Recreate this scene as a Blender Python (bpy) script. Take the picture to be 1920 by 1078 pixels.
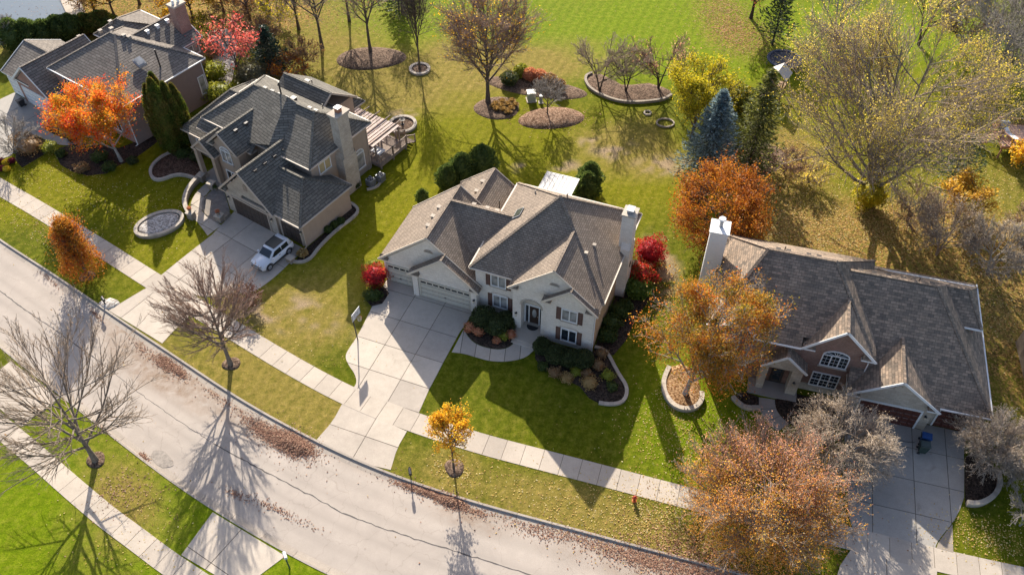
import bpy, math, random
import numpy as np
from mathutils import Vector, Matrix

for o in list(bpy.data.objects):
    bpy.data.objects.remove(o, do_unlink=True)
scene = bpy.context.scene
COL = scene.collection

# ---------------------------------------------------------------- camera
CAM_H, FPX, PITCH = 59.0, 1620.0, math.radians(47.3)
cd = bpy.data.cameras.new('camera')
cam = bpy.data.objects.new('camera', cd)
COL.objects.link(cam)
cam.location = (0, 0, CAM_H)
cam.rotation_euler = (math.pi / 2 - PITCH, 0, 0)
cd.sensor_width = 36.0
cd.lens = 36.0 * FPX / 1920.0
cd.clip_start = 0.5
cd.clip_end = 4000
scene.camera = cam

# ---------------------------------------------------------------- sky, sun, exposure
SUN_AZ, SUN_EL = math.radians(-9.0), math.radians(28.3)      # azimuth from +Y towards +X
w = bpy.data.worlds.new('World')
scene.world = w
w.use_nodes = True
nt = w.node_tree
sky = nt.nodes.new('ShaderNodeTexSky')
sky.sky_type = 'NISHITA'
sky.sun_disc = False
sky.sun_elevation = SUN_EL
sky.sun_rotation = SUN_AZ
sky.air_density = 0.6
sky.dust_density = 1.6
sky.ozone_density = 0.0
bg = nt.nodes['Background']
bg.inputs['Strength'].default_value = 0.14
nt.links.new(sky.outputs[0], bg.inputs['Color'])
sl = bpy.data.lights.new('sun', 'SUN')
sl.energy = 4.9
sl.angle = math.radians(0.53)
sl.color = (1.0, 0.92, 0.8)
sun = bpy.data.objects.new('sun', sl)
COL.objects.link(sun)
sdir = Vector((math.sin(SUN_AZ) * math.cos(SUN_EL), math.cos(SUN_AZ) * math.cos(SUN_EL), math.sin(SUN_EL)))
sun.rotation_euler = sdir.to_track_quat('Z', 'Y').to_euler()
vs = scene.view_settings
vs.view_transform = 'Standard'
vs.look = 'None'
vs.gamma = 1.0
vs.use_curve_mapping = False
vs.exposure = 1.05
scene.cycles.max_bounces = 6
scene.cycles.diffuse_bounces = 3
scene.cycles.transmission_bounces = 3
scene.cycles.use_denoising = True

# ---------------------------------------------------------------- survey helpers
def G(px, py, z=0.0):
    """survey point of the photograph -> plan position at height z"""
    x, y = px - 960.0, py - 539.0
    dy = FPX * math.cos(PITCH) - y * math.sin(PITCH)
    dz = -FPX * math.sin(PITCH) - y * math.cos(PITCH)
    k = (CAM_H - z) / -dz
    return (x * k, dy * k)

def ZP(pts, s, ox, oy, z=0.0):
    return [G(ox + x / s, oy + y / s, z) for x, y in pts]

rng = np.random.default_rng(7)
random.seed(7)

# ---------------------------------------------------------------- scene-graph helpers
def setp(o, label=None, cat=None, group=None, kind=None):
    if label: o['label'] = label
    if cat: o['category'] = cat
    if group: o['group'] = group
    if kind: o['kind'] = kind
    return o

def thing(name, label, cat, loc=(0, 0, 0), rz=0.0, group=None):
    o = bpy.data.objects.new(name, None)
    o.empty_display_size = 0.3
    COL.objects.link(o)
    o.location = loc if len(loc) == 3 else (loc[0], loc[1], 0)
    o.rotation_euler = (0, 0, rz)
    return setp(o, label, cat, group)

def link(name, me, parent=None, loc=None, rz=None, scale=None):
    o = bpy.data.objects.new(name, me)
    COL.objects.link(o)
    if parent is not None: o.parent = parent
    if loc is not None: o.location = loc
    if rz is not None: o.rotation_euler = (0, 0, rz)
    if scale is not None: o.scale = scale
    return o

def copy_tree(o, parent=None):
    c = o.copy()
    COL.objects.link(c)
    c.parent = parent
    for ch in o.children:
        copy_tree(ch, c)
    return c

def npmesh(name, V, F, mat=None, uv=None, smooth=False):
    """V (n,3), F (m,k) all faces with k corners"""
    me = bpy.data.meshes.new(name)
    V = np.asarray(V, np.float32)
    Fs = [np.asarray(f, np.int32) for f in (F if isinstance(F, list) else [F])]
    idx = np.concatenate([f.ravel() for f in Fs]); tot = np.concatenate([np.full(len(f), f.shape[1], np.int32) for f in Fs])
    me.vertices.add(len(V)); me.vertices.foreach_set('co', V.ravel())
    me.loops.add(len(idx)); me.loops.foreach_set('vertex_index', idx)
    me.polygons.add(len(tot))
    me.polygons.foreach_set('loop_start', np.r_[0, np.cumsum(tot)[:-1]].astype(np.int32))
    me.polygons.foreach_set('loop_total', tot)
    if smooth: me.polygons.foreach_set('use_smooth', np.ones(len(tot), bool))
    if mat is not None:
        for m in (mat if isinstance(mat, (list, tuple)) else [mat]): me.materials.append(m)
    me.update(calc_edges=True)
    return me

class MB:
    """collects polygons; build() links them as one mesh object with metric UVs"""
    def __init__(self):
        self.v = []; self.f = []; self.m = []; self.mats = []
    def mi(self, mat):
        if mat not in self.mats: self.mats.append(mat)
        return self.mats.index(mat)
    def face(self, pts, mat):
        n = len(self.v)
        self.v += [tuple(p) for p in pts]
        self.f.append(list(range(n, n + len(pts)))); self.m.append(self.mi(mat))
    def box(self, x0, x1, y0, y1, z0, z1, mat, front=None, right=None, top=None, left=None, back=None):
        a, b, c, d = (x0, y0), (x1, y0), (x1, y1), (x0, y1)
        P = lambda q, z: (q[0], q[1], z)
        self.face([P(a, z0), P(b, z0), P(b, z1), P(a, z1)], front or mat)
        self.face([P(b, z0), P(c, z0), P(c, z1), P(b, z1)], right or mat)
        self.face([P(c, z0), P(d, z0), P(d, z1), P(c, z1)], back or mat)
        self.face([P(d, z0), P(a, z0), P(a, z1), P(d, z1)], left or mat)
        self.face([P(a, z1), P(b, z1), P(c, z1), P(d, z1)], top or mat)
        self.face([P(d, z0), P(c, z0), P(b, z0), P(a, z0)], mat)
        return self
    def prism(self, poly, z0, z1, mat, side=None, bottom=False):
        """poly: plan polygon, extruded up"""
        area = sum(poly[i][0] * poly[(i + 1) % len(poly)][1] - poly[(i + 1) % len(poly)][0] * poly[i][1] for i in range(len(poly)))
        if area < 0: poly = poly[::-1]
        self.face([(x, y, z1) for x, y in poly], mat)
        if bottom: self.face([(x, y, z0) for x, y in poly[::-1]], mat)
        for i in range(len(poly)):
            a, b = poly[i], poly[(i + 1) % len(poly)]
            self.face([(a[0], a[1], z0), (b[0], b[1], z0), (b[0], b[1], z1), (a[0], a[1], z1)], side or mat)
        return self
    def extr(self, poly, d, mat, side=None):
        """poly: 3d polygon, extruded by vector d"""
        q = [tuple(p[i] + d[i] for i in range(3)) for p in poly]
        self.face(poly[::-1], mat); self.face(q, mat)
        for i in range(len(poly)):
            j = (i + 1) % len(poly)
            self.face([poly[i], poly[j], q[j], q[i]], side or mat)
        return self
    def beam(self, p, q, w, h, mat, up=(0, 0, 1)):
        p, q, up = Vector(p), Vector(q), Vector(up)
        d = (q - p)
        if d.length < 1e-6: return self
        d.normalize()
        s = d.cross(up)
        if s.length < 1e-4: s = d.cross(Vector((1, 0, 0)))
        s.normalize(); t = s.cross(d).normalized()
        s *= w / 2; t *= h / 2
        A = [p - s - t, p + s - t, p + s + t, p - s + t]
        B = [v + (q - p) for v in A]
        self.face(A[::-1], mat); self.face(B, mat)
        for i in range(4):
            j = (i + 1) % 4
            self.face([A[i], A[j], B[j], B[i]], mat)
        return self
    def cyl(self, p, q, r0, r1, mat, n=12, caps=True):
        p, q = Vector(p), Vector(q)
        d = (q - p).normalized()
        s = d.cross(Vector((0, 0, 1)))
        if s.length < 1e-3: s = Vector((1, 0, 0))
        s.normalize(); t = d.cross(s)
        A = []; B = []
        for i in range(n):
            c, e = math.cos(2 * math.pi * i / n), math.sin(2 * math.pi * i / n)
            A.append(p + (s * c + t * e) * r0); B.append(q + (s * c + t * e) * r1)
        for i in range(n):
            j = (i + 1) % n
            self.face([A[i], A[j], B[j], B[i]], mat)
        if caps:
            self.face(A[::-1], mat); self.face(B, mat)
        return self
    def lathe(self, prof, mat, n=14, c=(0, 0)):
        for (r0, z0), (r1, z1) in zip(prof, prof[1:]):
            for i in range(n):
                a, b = 2 * math.pi * i / n, 2 * math.pi * (i + 1) / n
                P = lambda r, t, z: (c[0] + r * math.cos(t), c[1] + r * math.sin(t), z)
                if r0 < 1e-5: self.face([P(0, a, z0), P(r1, b, z1), P(r1, a, z1)][::-1], mat)
                elif r1 < 1e-5: self.face([P(r0, a, z0), P(r0, b, z0), P(0, a, z1)], mat)
                else: self.face([P(r0, a, z0), P(r0, b, z0), P(r1, b, z1), P(r1, a, z1)], mat)
        return self
    def mesh(self, name, smooth=False, weld=False):
        me = bpy.data.meshes.new(name)
        me.from_pydata([tuple(v) for v in self.v], [], self.f)
        for m in self.mats: me.materials.append(m)
        me.polygons.foreach_set('material_index', np.array(self.m, np.int32))
        uvl = me.uv_layers.new(name='UVMap')
        me.update()
        uv = np.zeros((len(me.loops), 2), np.float32)
        for p in me.polygons:
            n = p.normal
            if abs(n.z) > 0.999: h = Vector((1, 0, 0))
            else: h = Vector((-n.y, n.x, 0)).normalized()
            t = n.cross(h)
            for li in p.loop_indices:
                c = me.vertices[me.loops[li].vertex_index].co
                uv[li] = (c.dot(h), c.dot(t))
        uvl.data.foreach_set('uv', uv.ravel())
        if weld or smooth:
            import bmesh
            bm = bmesh.new(); bm.from_mesh(me)
            bmesh.ops.remove_doubles(bm, verts=bm.verts, dist=1e-4)
            bm.to_mesh(me); bm.free()
        if smooth:
            me.polygons.foreach_set('use_smooth', np.ones(len(me.polygons), bool))
        return me
    def build(self, name, parent=None, smooth=False, weld=False):
        return link(name, self.mesh(name, smooth, weld), parent)

# ---------------------------------------------------------------- materials
def _nodes(name):
    m = bpy.data.materials.new(name)
    m.use_nodes = True
    n = m.node_tree
    return m, n, n.nodes['Principled BSDF']

def _new(n, t, **kw):
    x = n.nodes.new(t)
    for k, v in kw.items():
        if k in x.inputs: x.inputs[k].default_value = v
        else: setattr(x, k, v)
    return x

def ramp(n, stops, fac):
    r = n.nodes.new('ShaderNodeValToRGB')
    e = r.color_ramp.elements
    while len(e) < len(stops): e.new(0.5)
    for el, (p, c) in zip(e, stops):
        el.position = p; el.color = (*c, 1)
    n.links.new(fac, r.inputs[0])
    return r.outputs[0]

def mixc(n, fac, a, b, mode='MIX'):
    m = n.nodes.new('ShaderNodeMix'); m.data_type = 'RGBA'; m.blend_type = mode
    for sock, v in ((m.inputs['Factor'], fac), (m.inputs['A'], a), (m.inputs['B'], b)):
        if isinstance(v, (int, float)): sock.default_value = v
        elif isinstance(v, tuple): sock.default_value = (*v, 1) if len(v) == 3 else v
        else: n.links.new(v, sock)
    return m.outputs['Result']

def noise(n, scale, detail=4, rough=0.6, coord=None, dist=0.0):
    t = _new(n, 'ShaderNodeTexNoise', Scale=scale, Detail=detail, Roughness=rough, Distortion=dist)
    if coord is not None: n.links.new(coord, t.inputs['Vector'])
    return t.outputs['Fac']

def coords(n, kind='Object'):
    if kind == 'World':
        g = n.nodes.new('ShaderNodeNewGeometry'); return g.outputs['Position']
    return n.nodes.new('ShaderNodeTexCoord').outputs[kind]

def bump(n, bsdf, h, strength=0.5, dist=0.02):
    b = _new(n, 'ShaderNodeBump', Strength=strength, Distance=dist)
    n.links.new(h, b.inputs['Height']); n.links.new(b.outputs[0], bsdf.inputs['Normal'])

def sc(c, k): return tuple(x * k for x in c)

def plain(name, c, rough=0.6, var=0.15, scale=6.0, metal=0.0, bmp=0.0, spec=0.4):
    m, n, b = _nodes(name)
    co = coords(n, 'Object')
    f = noise(n, scale, 5, 0.65, co)
    n.links.new(ramp(n, [(0.3, sc(c, 1 - var)), (0.7, sc(c, 1 + var))], f), b.inputs['Base Color'])
    b.inputs['Roughness'].default_value = rough
    b.inputs['Metallic'].default_value = metal
    b.inputs['Specular IOR Level'].default_value = spec
    if bmp: bump(n, b, noise(n, scale * 5, 4, 0.6, co), bmp, 0.02)
    return m

def glass(name, c=(0.02, 0.025, 0.03)):
    m, n, b = _nodes(name)
    co = coords(n, 'Object')
    f = noise(n, 1.2, 2, 0.5, co)
    n.links.new(ramp(n, [(0.35, sc(c, 0.7)), (0.7, sc(c, 1.8))], f), b.inputs['Base Color'])
    b.inputs['Roughness'].default_value = 0.06
    b.inputs['Specular IOR Level'].default_value = 0.8
    return m

def brickmat(name, c1, c2, mortar, bw=0.21, bh=0.075, ms=0.012, rough=0.85, bias=0.0, stain=0.25):
    m, n, b = _nodes(name)
    uv = coords(n, 'UV')
    t = _new(n, 'ShaderNodeTexBrick', Scale=1.0)
    t.inputs['Color1'].default_value = (*c1, 1); t.inputs['Color2'].default_value = (*c2, 1); t.inputs['Mortar'].default_value = (*mortar, 1)
    t.inputs['Mortar Size'].default_value = ms; t.inputs['Brick Width'].default_value = bw; t.inputs['Row Height'].default_value = bh
    t.inputs['Bias'].default_value = bias; t.inputs['Mortar Smooth'].default_value = 0.2
    n.links.new(uv, t.inputs['Vector'])
    f = noise(n, 0.9, 5, 0.65, uv); f2 = noise(n, 9, 4, 0.7, uv)
    col = mixc(n, 1.0, t.outputs['Color'], ramp(n, [(0.3, (1 - stain,) * 3), (0.7, (1 + stain * 0.4,) * 3)], f), 'MULTIPLY')
    col = mixc(n, 0.6, col, ramp(n, [(0.25, (0.72,) * 3), (0.75, (1.15,) * 3)], f2), 'MULTIPLY')
    n.links.new(col, b.inputs['Base Color'])
    b.inputs['Roughness'].default_value = rough
    b.inputs['Specular IOR Level'].default_value = 0.25
    bump(n, b, t.outputs['Fac'], -0.5, 0.012)
    return m

def shingle(name, c, var=0.35, row=0.17, wid=0.34, stain=(0.75, 1.15), bmp=0.9, tint=(1, 1, 1), gap=0.018):
    """asphalt shingles: staggered tabs, shadow line at every course, slow weathering"""
    m, n, b = _nodes(name)
    uv = coords(n, 'UV')
    wob = noise(n, 1.7, 3, 0.5, uv)
    off = n.nodes.new('ShaderNodeVectorMath'); off.operation = 'MULTIPLY_ADD'
    cx = n.nodes.new('ShaderNodeCombineXYZ'); n.links.new(wob, cx.inputs[1])
    n.links.new(cx.outputs[0], off.inputs[0]); off.inputs[1].default_value = (0, 0.05, 0); n.links.new(uv, off.inputs[2])
    t = _new(n, 'ShaderNodeTexBrick', Scale=1.0)
    t.inputs['Color1'].default_value = (*sc(c, 1 - var), 1); t.inputs['Color2'].default_value = (*[min(1, c[i] * (1 + var) * tint[i]) for i in range(3)], 1)
    t.inputs['Mortar'].default_value = (*sc(c, 0.42), 1)
    t.inputs['Mortar Size'].default_value = gap; t.inputs['Brick Width'].default_value = wid; t.inputs['Row Height'].default_value = row
    t.inputs['Mortar Smooth'].default_value = 0.3
    n.links.new(off.outputs[0], t.inputs['Vector'])
    f = noise(n, 0.35, 4, 0.6, uv); f2 = noise(n, 5.0, 5, 0.75, uv)
    col = mixc(n, 1.0, t.outputs['Color'], ramp(n, [(0.3, (stain[0],) * 3), (0.7, (stain[1],) * 3)], f), 'MULTIPLY')
    col = mixc(n, 0.8, col, ramp(n, [(0.25, (0.7,) * 3), (0.75, (1.2,) * 3)], f2), 'MULTIPLY')
    mp = n.nodes.new('ShaderNodeMapping'); mp.inputs['Scale'].default_value = (2.2, 0.22, 1); n.links.new(uv, mp.inputs['Vector'])
    f4 = noise(n, 1.0, 5, 0.65, mp.outputs[0])
    col = mixc(n, 1.0, col, ramp(n, [(0.3, (0.84, 0.84, 0.85)), (0.5, (1.0,) * 3), (0.72, (1.1, 1.09, 1.07))], f4), 'MULTIPLY')
    n.links.new(col, b.inputs['Base Color'])
    b.inputs['Roughness'].default_value = 0.9
    b.inputs['Specular IOR Level'].default_value = 0.25
    # each course rises towards its lower edge
    sep = n.nodes.new('ShaderNodeSeparateXYZ'); n.links.new(off.outputs[0], sep.inputs[0])
    d = n.nodes.new('ShaderNodeMath'); d.operation = 'DIVIDE'; d.inputs[1].default_value = row; n.links.new(sep.outputs[1], d.inputs[0])
    fr = n.nodes.new('ShaderNodeMath'); fr.operation = 'FRACT'; n.links.new(d.outputs[0], fr.inputs[0])
    inv = n.nodes.new('ShaderNodeMath'); inv.operation = 'SUBTRACT'; inv.inputs[0].default_value = 1.0; n.links.new(fr.outputs[0], inv.inputs[1])
    add = n.nodes.new('ShaderNodeMath'); add.operation = 'SUBTRACT'; n.links.new(inv.outputs[0], add.inputs[0]); n.links.new(t.outputs['Fac'], add.inputs[1])
    bump(n, b, add.outputs[0], bmp, 0.025)
    return m

def siding(name, c, row=0.16, var=0.06):
    m, n, b = _nodes(name)
    uv = coords(n, 'UV')
    f = noise(n, 1.1, 4, 0.6, uv)
    sep = n.nodes.new('ShaderNodeSeparateXYZ'); n.links.new(uv, sep.inputs[0])
    d = n.nodes.new('ShaderNodeMath'); d.operation = 'DIVIDE'; d.inputs[1].default_value = row; n.links.new(sep.outputs[1], d.inputs[0])
    fr = n.nodes.new('ShaderNodeMath'); fr.operation = 'FRACT'; n.links.new(d.outputs[0], fr.inputs[0])
    n.links.new(ramp(n, [(0.3, sc(c, 1 - var)), (0.7, sc(c, 1 + var))], f), b.inputs['Base Color'])
    inv = n.nodes.new('ShaderNodeMath'); inv.operation = 'SUBTRACT'; inv.inputs[0].default_value = 1.0; n.links.new(fr.outputs[0], inv.inputs[1])
    bump(n, b, inv.outputs[0], 0.6, 0.02)
    b.inputs['Roughness'].default_value = 0.7
    return m

def concrete(name, c, var=0.12, stain=0.2, speck=0.06, isl=0.05):
    m, n, b = _nodes(name)
    co = coords(n, 'World')
    f = noise(n, 0.22, 5, 0.62, co, 0.6); f2 = noise(n, 1.6, 6, 0.7, co); f3 = noise(n, 14, 4, 0.75, co)
    col = mixc(n, 0.5, ramp(n, [(0.3, sc(c, 1 - stain)), (0.65, sc(c, 1 + var * 0.5))], f), ramp(n, [(0.25, sc(c, 1 - var)), (0.7, sc(c, 1 + var))], f2))
    col = mixc(n, 1.0, col, ramp(n, [(0.3, (1 - speck * 2,) * 3), (0.7, (1 + speck,) * 3)], f3), 'MULTIPLY')
    f5 = noise(n, 0.55, 4, 0.55, co, 1.2)
    col = mixc(n, 1.0, col, ramp(n, [(0.2, (0.72, 0.7, 0.68)), (0.36, (0.97,) * 3), (0.6, (1.0,) * 3)], f5), 'MULTIPLY')
    oi = n.nodes.new('ShaderNodeObjectInfo')
    col = mixc(n, 1.0, col, ramp(n, [(0.0, (1 - isl,) * 3), (1.0, (1 + isl, 1 + isl, 1 + isl * 0.8))], oi.outputs['Random']), 'MULTIPLY')
    n.links.new(col, b.inputs['Base Color'])
    b.inputs['Roughness'].default_value = 0.82
    b.inputs['Specular IOR Level'].default_value = 0.3
    bump(n, b, f3, 0.25, 0.01)
    return m

def mulch(name, c1, c2, c3, scale=9):
    m, n, b = _nodes(name)
    co = coords(n, 'World')
    v = _new(n, 'ShaderNodeTexVoronoi', Scale=scale); n.links.new(co, v.inputs['Vector'])
    f = noise(n, 1.3, 5, 0.7, co)
    sep = n.nodes.new('ShaderNodeSeparateColor'); n.links.new(v.outputs['Color'], sep.inputs[0])
    col = ramp(n, [(0.1, c1), (0.5, c2), (0.95, c3)], sep.outputs[0])
    col = mixc(n, 1.0, col, ramp(n, [(0.3, (0.65,) * 3), (0.7, (1.2,) * 3)], f), 'MULTIPLY')
    n.links.new(col, b.inputs['Base Color'])
    b.inputs['Roughness'].default_value = 0.95
    b.inputs['Specular IOR Level'].default_value = 0.15
    bump(n, b, sep.outputs[1], 1.0, 0.08)
    return m

def leafmat(name, stops, trans=0.45, patch=None, pscale=0.35, rough=0.55):
    """stops: colours across single leaves; patch: a second set taken over in loose patches of the crown"""
    m, n, b = _nodes(name)
    g = n.nodes.new('ShaderNodeNewGeometry')
    col = ramp(n, stops, g.outputs['Random Per Island'])
    if patch:
        f = noise(n, pscale, 3, 0.6, coords(n, 'Object'))
        r = n.nodes.new('ShaderNodeMapRange'); r.inputs['From Min'].default_value = 0.42; r.inputs['From Max'].default_value = 0.58
        n.links.new(f, r.inputs['Value'])
        col = mixc(n, r.outputs[0], col, ramp(n, patch, g.outputs['Random Per Island']))
    n.links.new(col, b.inputs['Base Color'])
    b.inputs['Roughness'].default_value = rough
    b.inputs['Specular IOR Level'].default_value = 0.25
    tr = n.nodes.new('ShaderNodeBsdfTranslucent')
    n.links.new(mixc(n, 1.0, col, (1.5, 1.4, 1.1), 'MULTIPLY'), tr.inputs['Color'])
    mx = n.nodes.new('ShaderNodeMixShader'); mx.inputs[0].default_value = trans
    out = n.nodes['Material Output']
    n.links.new(b.outputs[0], mx.inputs[1]); n.links.new(tr.outputs[0], mx.inputs[2]); n.links.new(mx.outputs[0], out.inputs['Surface'])
    return m

def barkmat(name, c, scale=5.0):
    m, n, b = _nodes(name)
    co = coords(n, 'Object')
    f = noise(n, scale, 6, 0.7, co)
    n.links.new(ramp(n, [(0.3, sc(c, 0.6)), (0.7, sc(c, 1.35))], f), b.inputs['Base Color'])
    b.inputs['Roughness'].default_value = 0.9
    b.inputs['Specular IOR Level'].default_value = 0.15
    bump(n, b, noise(n, scale * 4, 5, 0.7, co), 0.6, 0.03)
    return m

WHITE = plain('white_paint', (0.72, 0.71, 0.68), 0.5, 0.05)
CREAM = plain('cream_trim', (0.58, 0.5, 0.4), 0.55, 0.06)
BLACK = plain('black_metal', (0.025, 0.025, 0.027), 0.45, 0.2)
DARKM = plain('dark_bronze', (0.05, 0.042, 0.036), 0.5, 0.2)
GREYM = plain('grey_metal', (0.3, 0.31, 0.32), 0.45, 0.15, metal=0.3)
GLASS = glass('window_glass')
GLASSL = glass('curtained_glass', (0.26, 0.25, 0.23))
BULB = plain('frosted_lamp_glass', (0.6, 0.52, 0.38), 0.3, 0.1)
CONC = concrete('pale_concrete', (0.47, 0.405, 0.335), 0.15, 0.28, isl=0.13)
CONCW = concrete('sidewalk_concrete', (0.45, 0.385, 0.315), 0.13, 0.2, isl=0.11)
CONCG = concrete('grey_concrete', (0.36, 0.33, 0.29), 0.13, 0.25, isl=0.06)
JOINT = plain('joint_dirt', (0.09, 0.075, 0.055), 0.95, 0.3, 3)
STONE = concrete('cast_stone', (0.44, 0.38, 0.31), 0.15, 0.2, 0.1, 0.12)
STONED = concrete('rough_stone', (0.3, 0.25, 0.2), 0.2, 0.25, 0.12, 0.15)
MULCHD = mulch('dark_mulch', (0.022, 0.016, 0.012), (0.045, 0.032, 0.024), (0.08, 0.055, 0.04))
MULCHB = mulch('brown_mulch', (0.07, 0.045, 0.03), (0.14, 0.09, 0.06), (0.24, 0.165, 0.115))
GRAVEL = mulch('pale_gravel', (0.26, 0.23, 0.2), (0.44, 0.4, 0.36), (0.66, 0.62, 0.57), 8)
# ================================================================ ground, road, pavements
def curve_fn(pix, slope0, slope1, win=3.0):
    P = np.array(sorted(G(*p) for p in pix))
    x0, y0 = P[0]; x1, y1 = P[-1]
    P = np.vstack([[x0 - 200, y0 - 200 * slope0], P, [x1 + 200, y1 + 200 * slope1]])
    xs = np.arange(P[0, 0], P[-1, 0], 0.5)
    ys = np.interp(xs, P[:, 0], P[:, 1])
    k = int(win / 0.5) * 2 + 1
    for _ in range(2):
        ys = np.convolve(np.pad(ys, k // 2, mode='edge'), np.ones(k) / k, 'valid')
    return lambda x: np.interp(x, xs, ys)

N_KERB = curve_fn([(0, 452), (60, 488), (104, 516), (136, 538), (167, 560), (194, 577), (216, 593), (260, 624), (319, 660), (399, 716), (427, 735),
                   (467, 759), (531, 795), (591, 825), (640, 851), (697, 877), (732, 888), (762, 899), (806, 914), (843, 927), (863, 935), (897, 943), (920, 950),
                   (1120, 1002), (1157, 1013), (1200, 1025), (1230, 1033), (1260, 1040)], -0.78, -0.28)
S_KERB = curve_fn([(0, 650), (25, 673), (115, 741), (191, 803), (272, 866), (331, 911), (395, 953), (463, 994), (540, 1038), (586, 1064), (616, 1078)], -0.75, -0.42)

# --- lawns: two sheets that stop at the kerbs
def vnoise(X, Y, s, seed=0):
    r = np.random.default_rng(seed)
    T = r.random((64, 64))
    x, y = X / s, Y / s
    xi, yi = np.floor(x).astype(int), np.floor(y).astype(int)
    fx, fy = x - xi, y - yi
    fx, fy = fx * fx * (3 - 2 * fx), fy * fy * (3 - 2 * fy)
    t = lambda a, b: T[a % 64, b % 64]
    return (t(xi, yi) * (1 - fx) + t(xi + 1, yi) * fx) * (1 - fy) + (t(xi, yi + 1) * (1 - fx) + t(xi + 1, yi + 1) * fx) * fy

def blob(X, Y, px, py, rx, ry=None, ang=0.0):
    x, y = G(px, py); ry = ry or rx
    a = math.radians(ang); dx, dy = X - x, Y - y
    u, v = dx * math.cos(a) + dy * math.sin(a), -dx * math.sin(a) + dy * math.cos(a)
    d = np.sqrt((u / rx) ** 2 + (v / ry) ** 2)
    return np.clip(1.5 - d, 0, 1)

def lawn_attrs(X, Y):
    n1, n2 = vnoise(X, Y, 7, 1), vnoise(X, Y, 2.3, 2)
    brk = 0.55 + 0.9 * (0.5 * n1 + 0.5 * n2)
    dry = 0.07 * n1 + 0.07 * n2
    for a in [(540, 735, 5.5, 2.6, -38), (560, 745, 4.5, 1.8, -36), (500, 715, 5, 2, -38), (600, 770, 4, 2, -30), (330, 670, 5, 2.2, -40), (470, 700, 5, 2.4, -40), (480, 610, 5, 3, -35), (560, 600, 5, 3, -35), (610, 560, 5, 4, 0), (1000, 960, 14, 2.5, -20),
              (850, 880, 2, 2, 0), (1120, 960, 7, 2.2, -18), (230, 970, 4, 4, 0), (210, 900, 4, 2, -45), (1150, 285, 5, 4, 0), (1130, 260, 3, 2, 0), (1235, 300, 4, 3, 0), (700, 170, 6, 5, 0), (640, 110, 9, 6, 0), (820, 150, 8, 6, 0), (1050, 110, 7, 4, 0), (950, 130, 7, 4, 0),
              (1480, 400, 5, 6, 0), (1600, 440, 9, 5, 0), (1720, 440, 9, 6, 0), (1470, 290, 5, 5, 0), (1880, 600, 6, 10, 0), (1900, 520, 6, 8, 0), (200, 40, 30, 8, 0), (1860, 340, 6, 4, 0),
              (1200, 240, 3, 3, 0), (880, 105, 5, 5, 0)]:
        dry = dry + 0.62 * blob(X, Y, *a) * brk
    lush = np.zeros_like(X)
    for a in [(1160, 30, 30, 14, 0), (80, 1000, 12, 9, 0), (330, 980, 5, 3, 0), (540, 1075, 5, 3, 0), (1330, 80, 14, 8, 0), (1320, 800, 6, 7, 0), (1650, 80, 20, 8, 0), (720, 40, 8, 6, 0), (640, 170, 6, 5, 0)]:
        lush = lush + 0.9 * blob(X, Y, *a)
    gold = np.zeros_like(X)     # yellow-green turf
    for a in [(760, 380, 6, 14, -30), (640, 500, 10, 6, 30), (850, 250, 20, 8, 0), (330, 440, 8, 6, 0), (180, 330, 10, 6, 0), (1200, 330, 12, 6, 0), (90, 340, 10, 6, 0), (1640, 230, 14, 12, 0), (820, 330, 10, 8, 0), (700, 150, 14, 8, 0)]:
        gold = gold + 0.9 * blob(X, Y, *a)
    bare = np.zeros_like(X)     # bare soil and thatch
    n3, n4 = vnoise(X, Y, 1.1, 5), vnoise(X, Y, 0.55, 6)
    for a in [(1150, 280, 2.2, 1.9, 0), (1100, 268, 2.2, .7, 0), (1250, 310, 3, 1.4, 0), (980, 315, 1.0, .7, 0), (1060, 312, 1.6, .9, 0), (755, 215, 1.5, .8, 0), (1240, 500, 1.5, 4, 0), (590, 590, 4, 1.2, -32), (500, 595, 3, .8, -32)]:
        bare = bare + blob(X, Y, *a) * np.clip((0.5 * n3 + 0.5 * n4 - 0.46) * 7, 0, 1)
    fall = np.zeros_like(X)     # lawn under a carpet of fallen leaves
    for a in [(1470, 400, 3, 6, 0), (1620, 440, 10, 4, 0), (1480, 300, 4, 5, 0), (1700, 440, 8, 5, 0), (1350, 30, 3, 6, 0), (1395, 75, 4, 4, 0), (1880, 560, 6, 10, 0), (1900, 650, 5, 12, 0), (230, 40, 24, 7, 0), (470, 20, 8, 5, 0), (300, 15, 22, 5, 0), (1800, 480, 8, 6, 0)]:
        fall = fall + 0.62 * blob(X, Y, *a)
    c = lambda q: np.clip(q, 0, 1)
    return dict(dry=c(dry), lush=c(lush), gold=c(gold), bare=c(bare), fall=c(fall))

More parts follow.
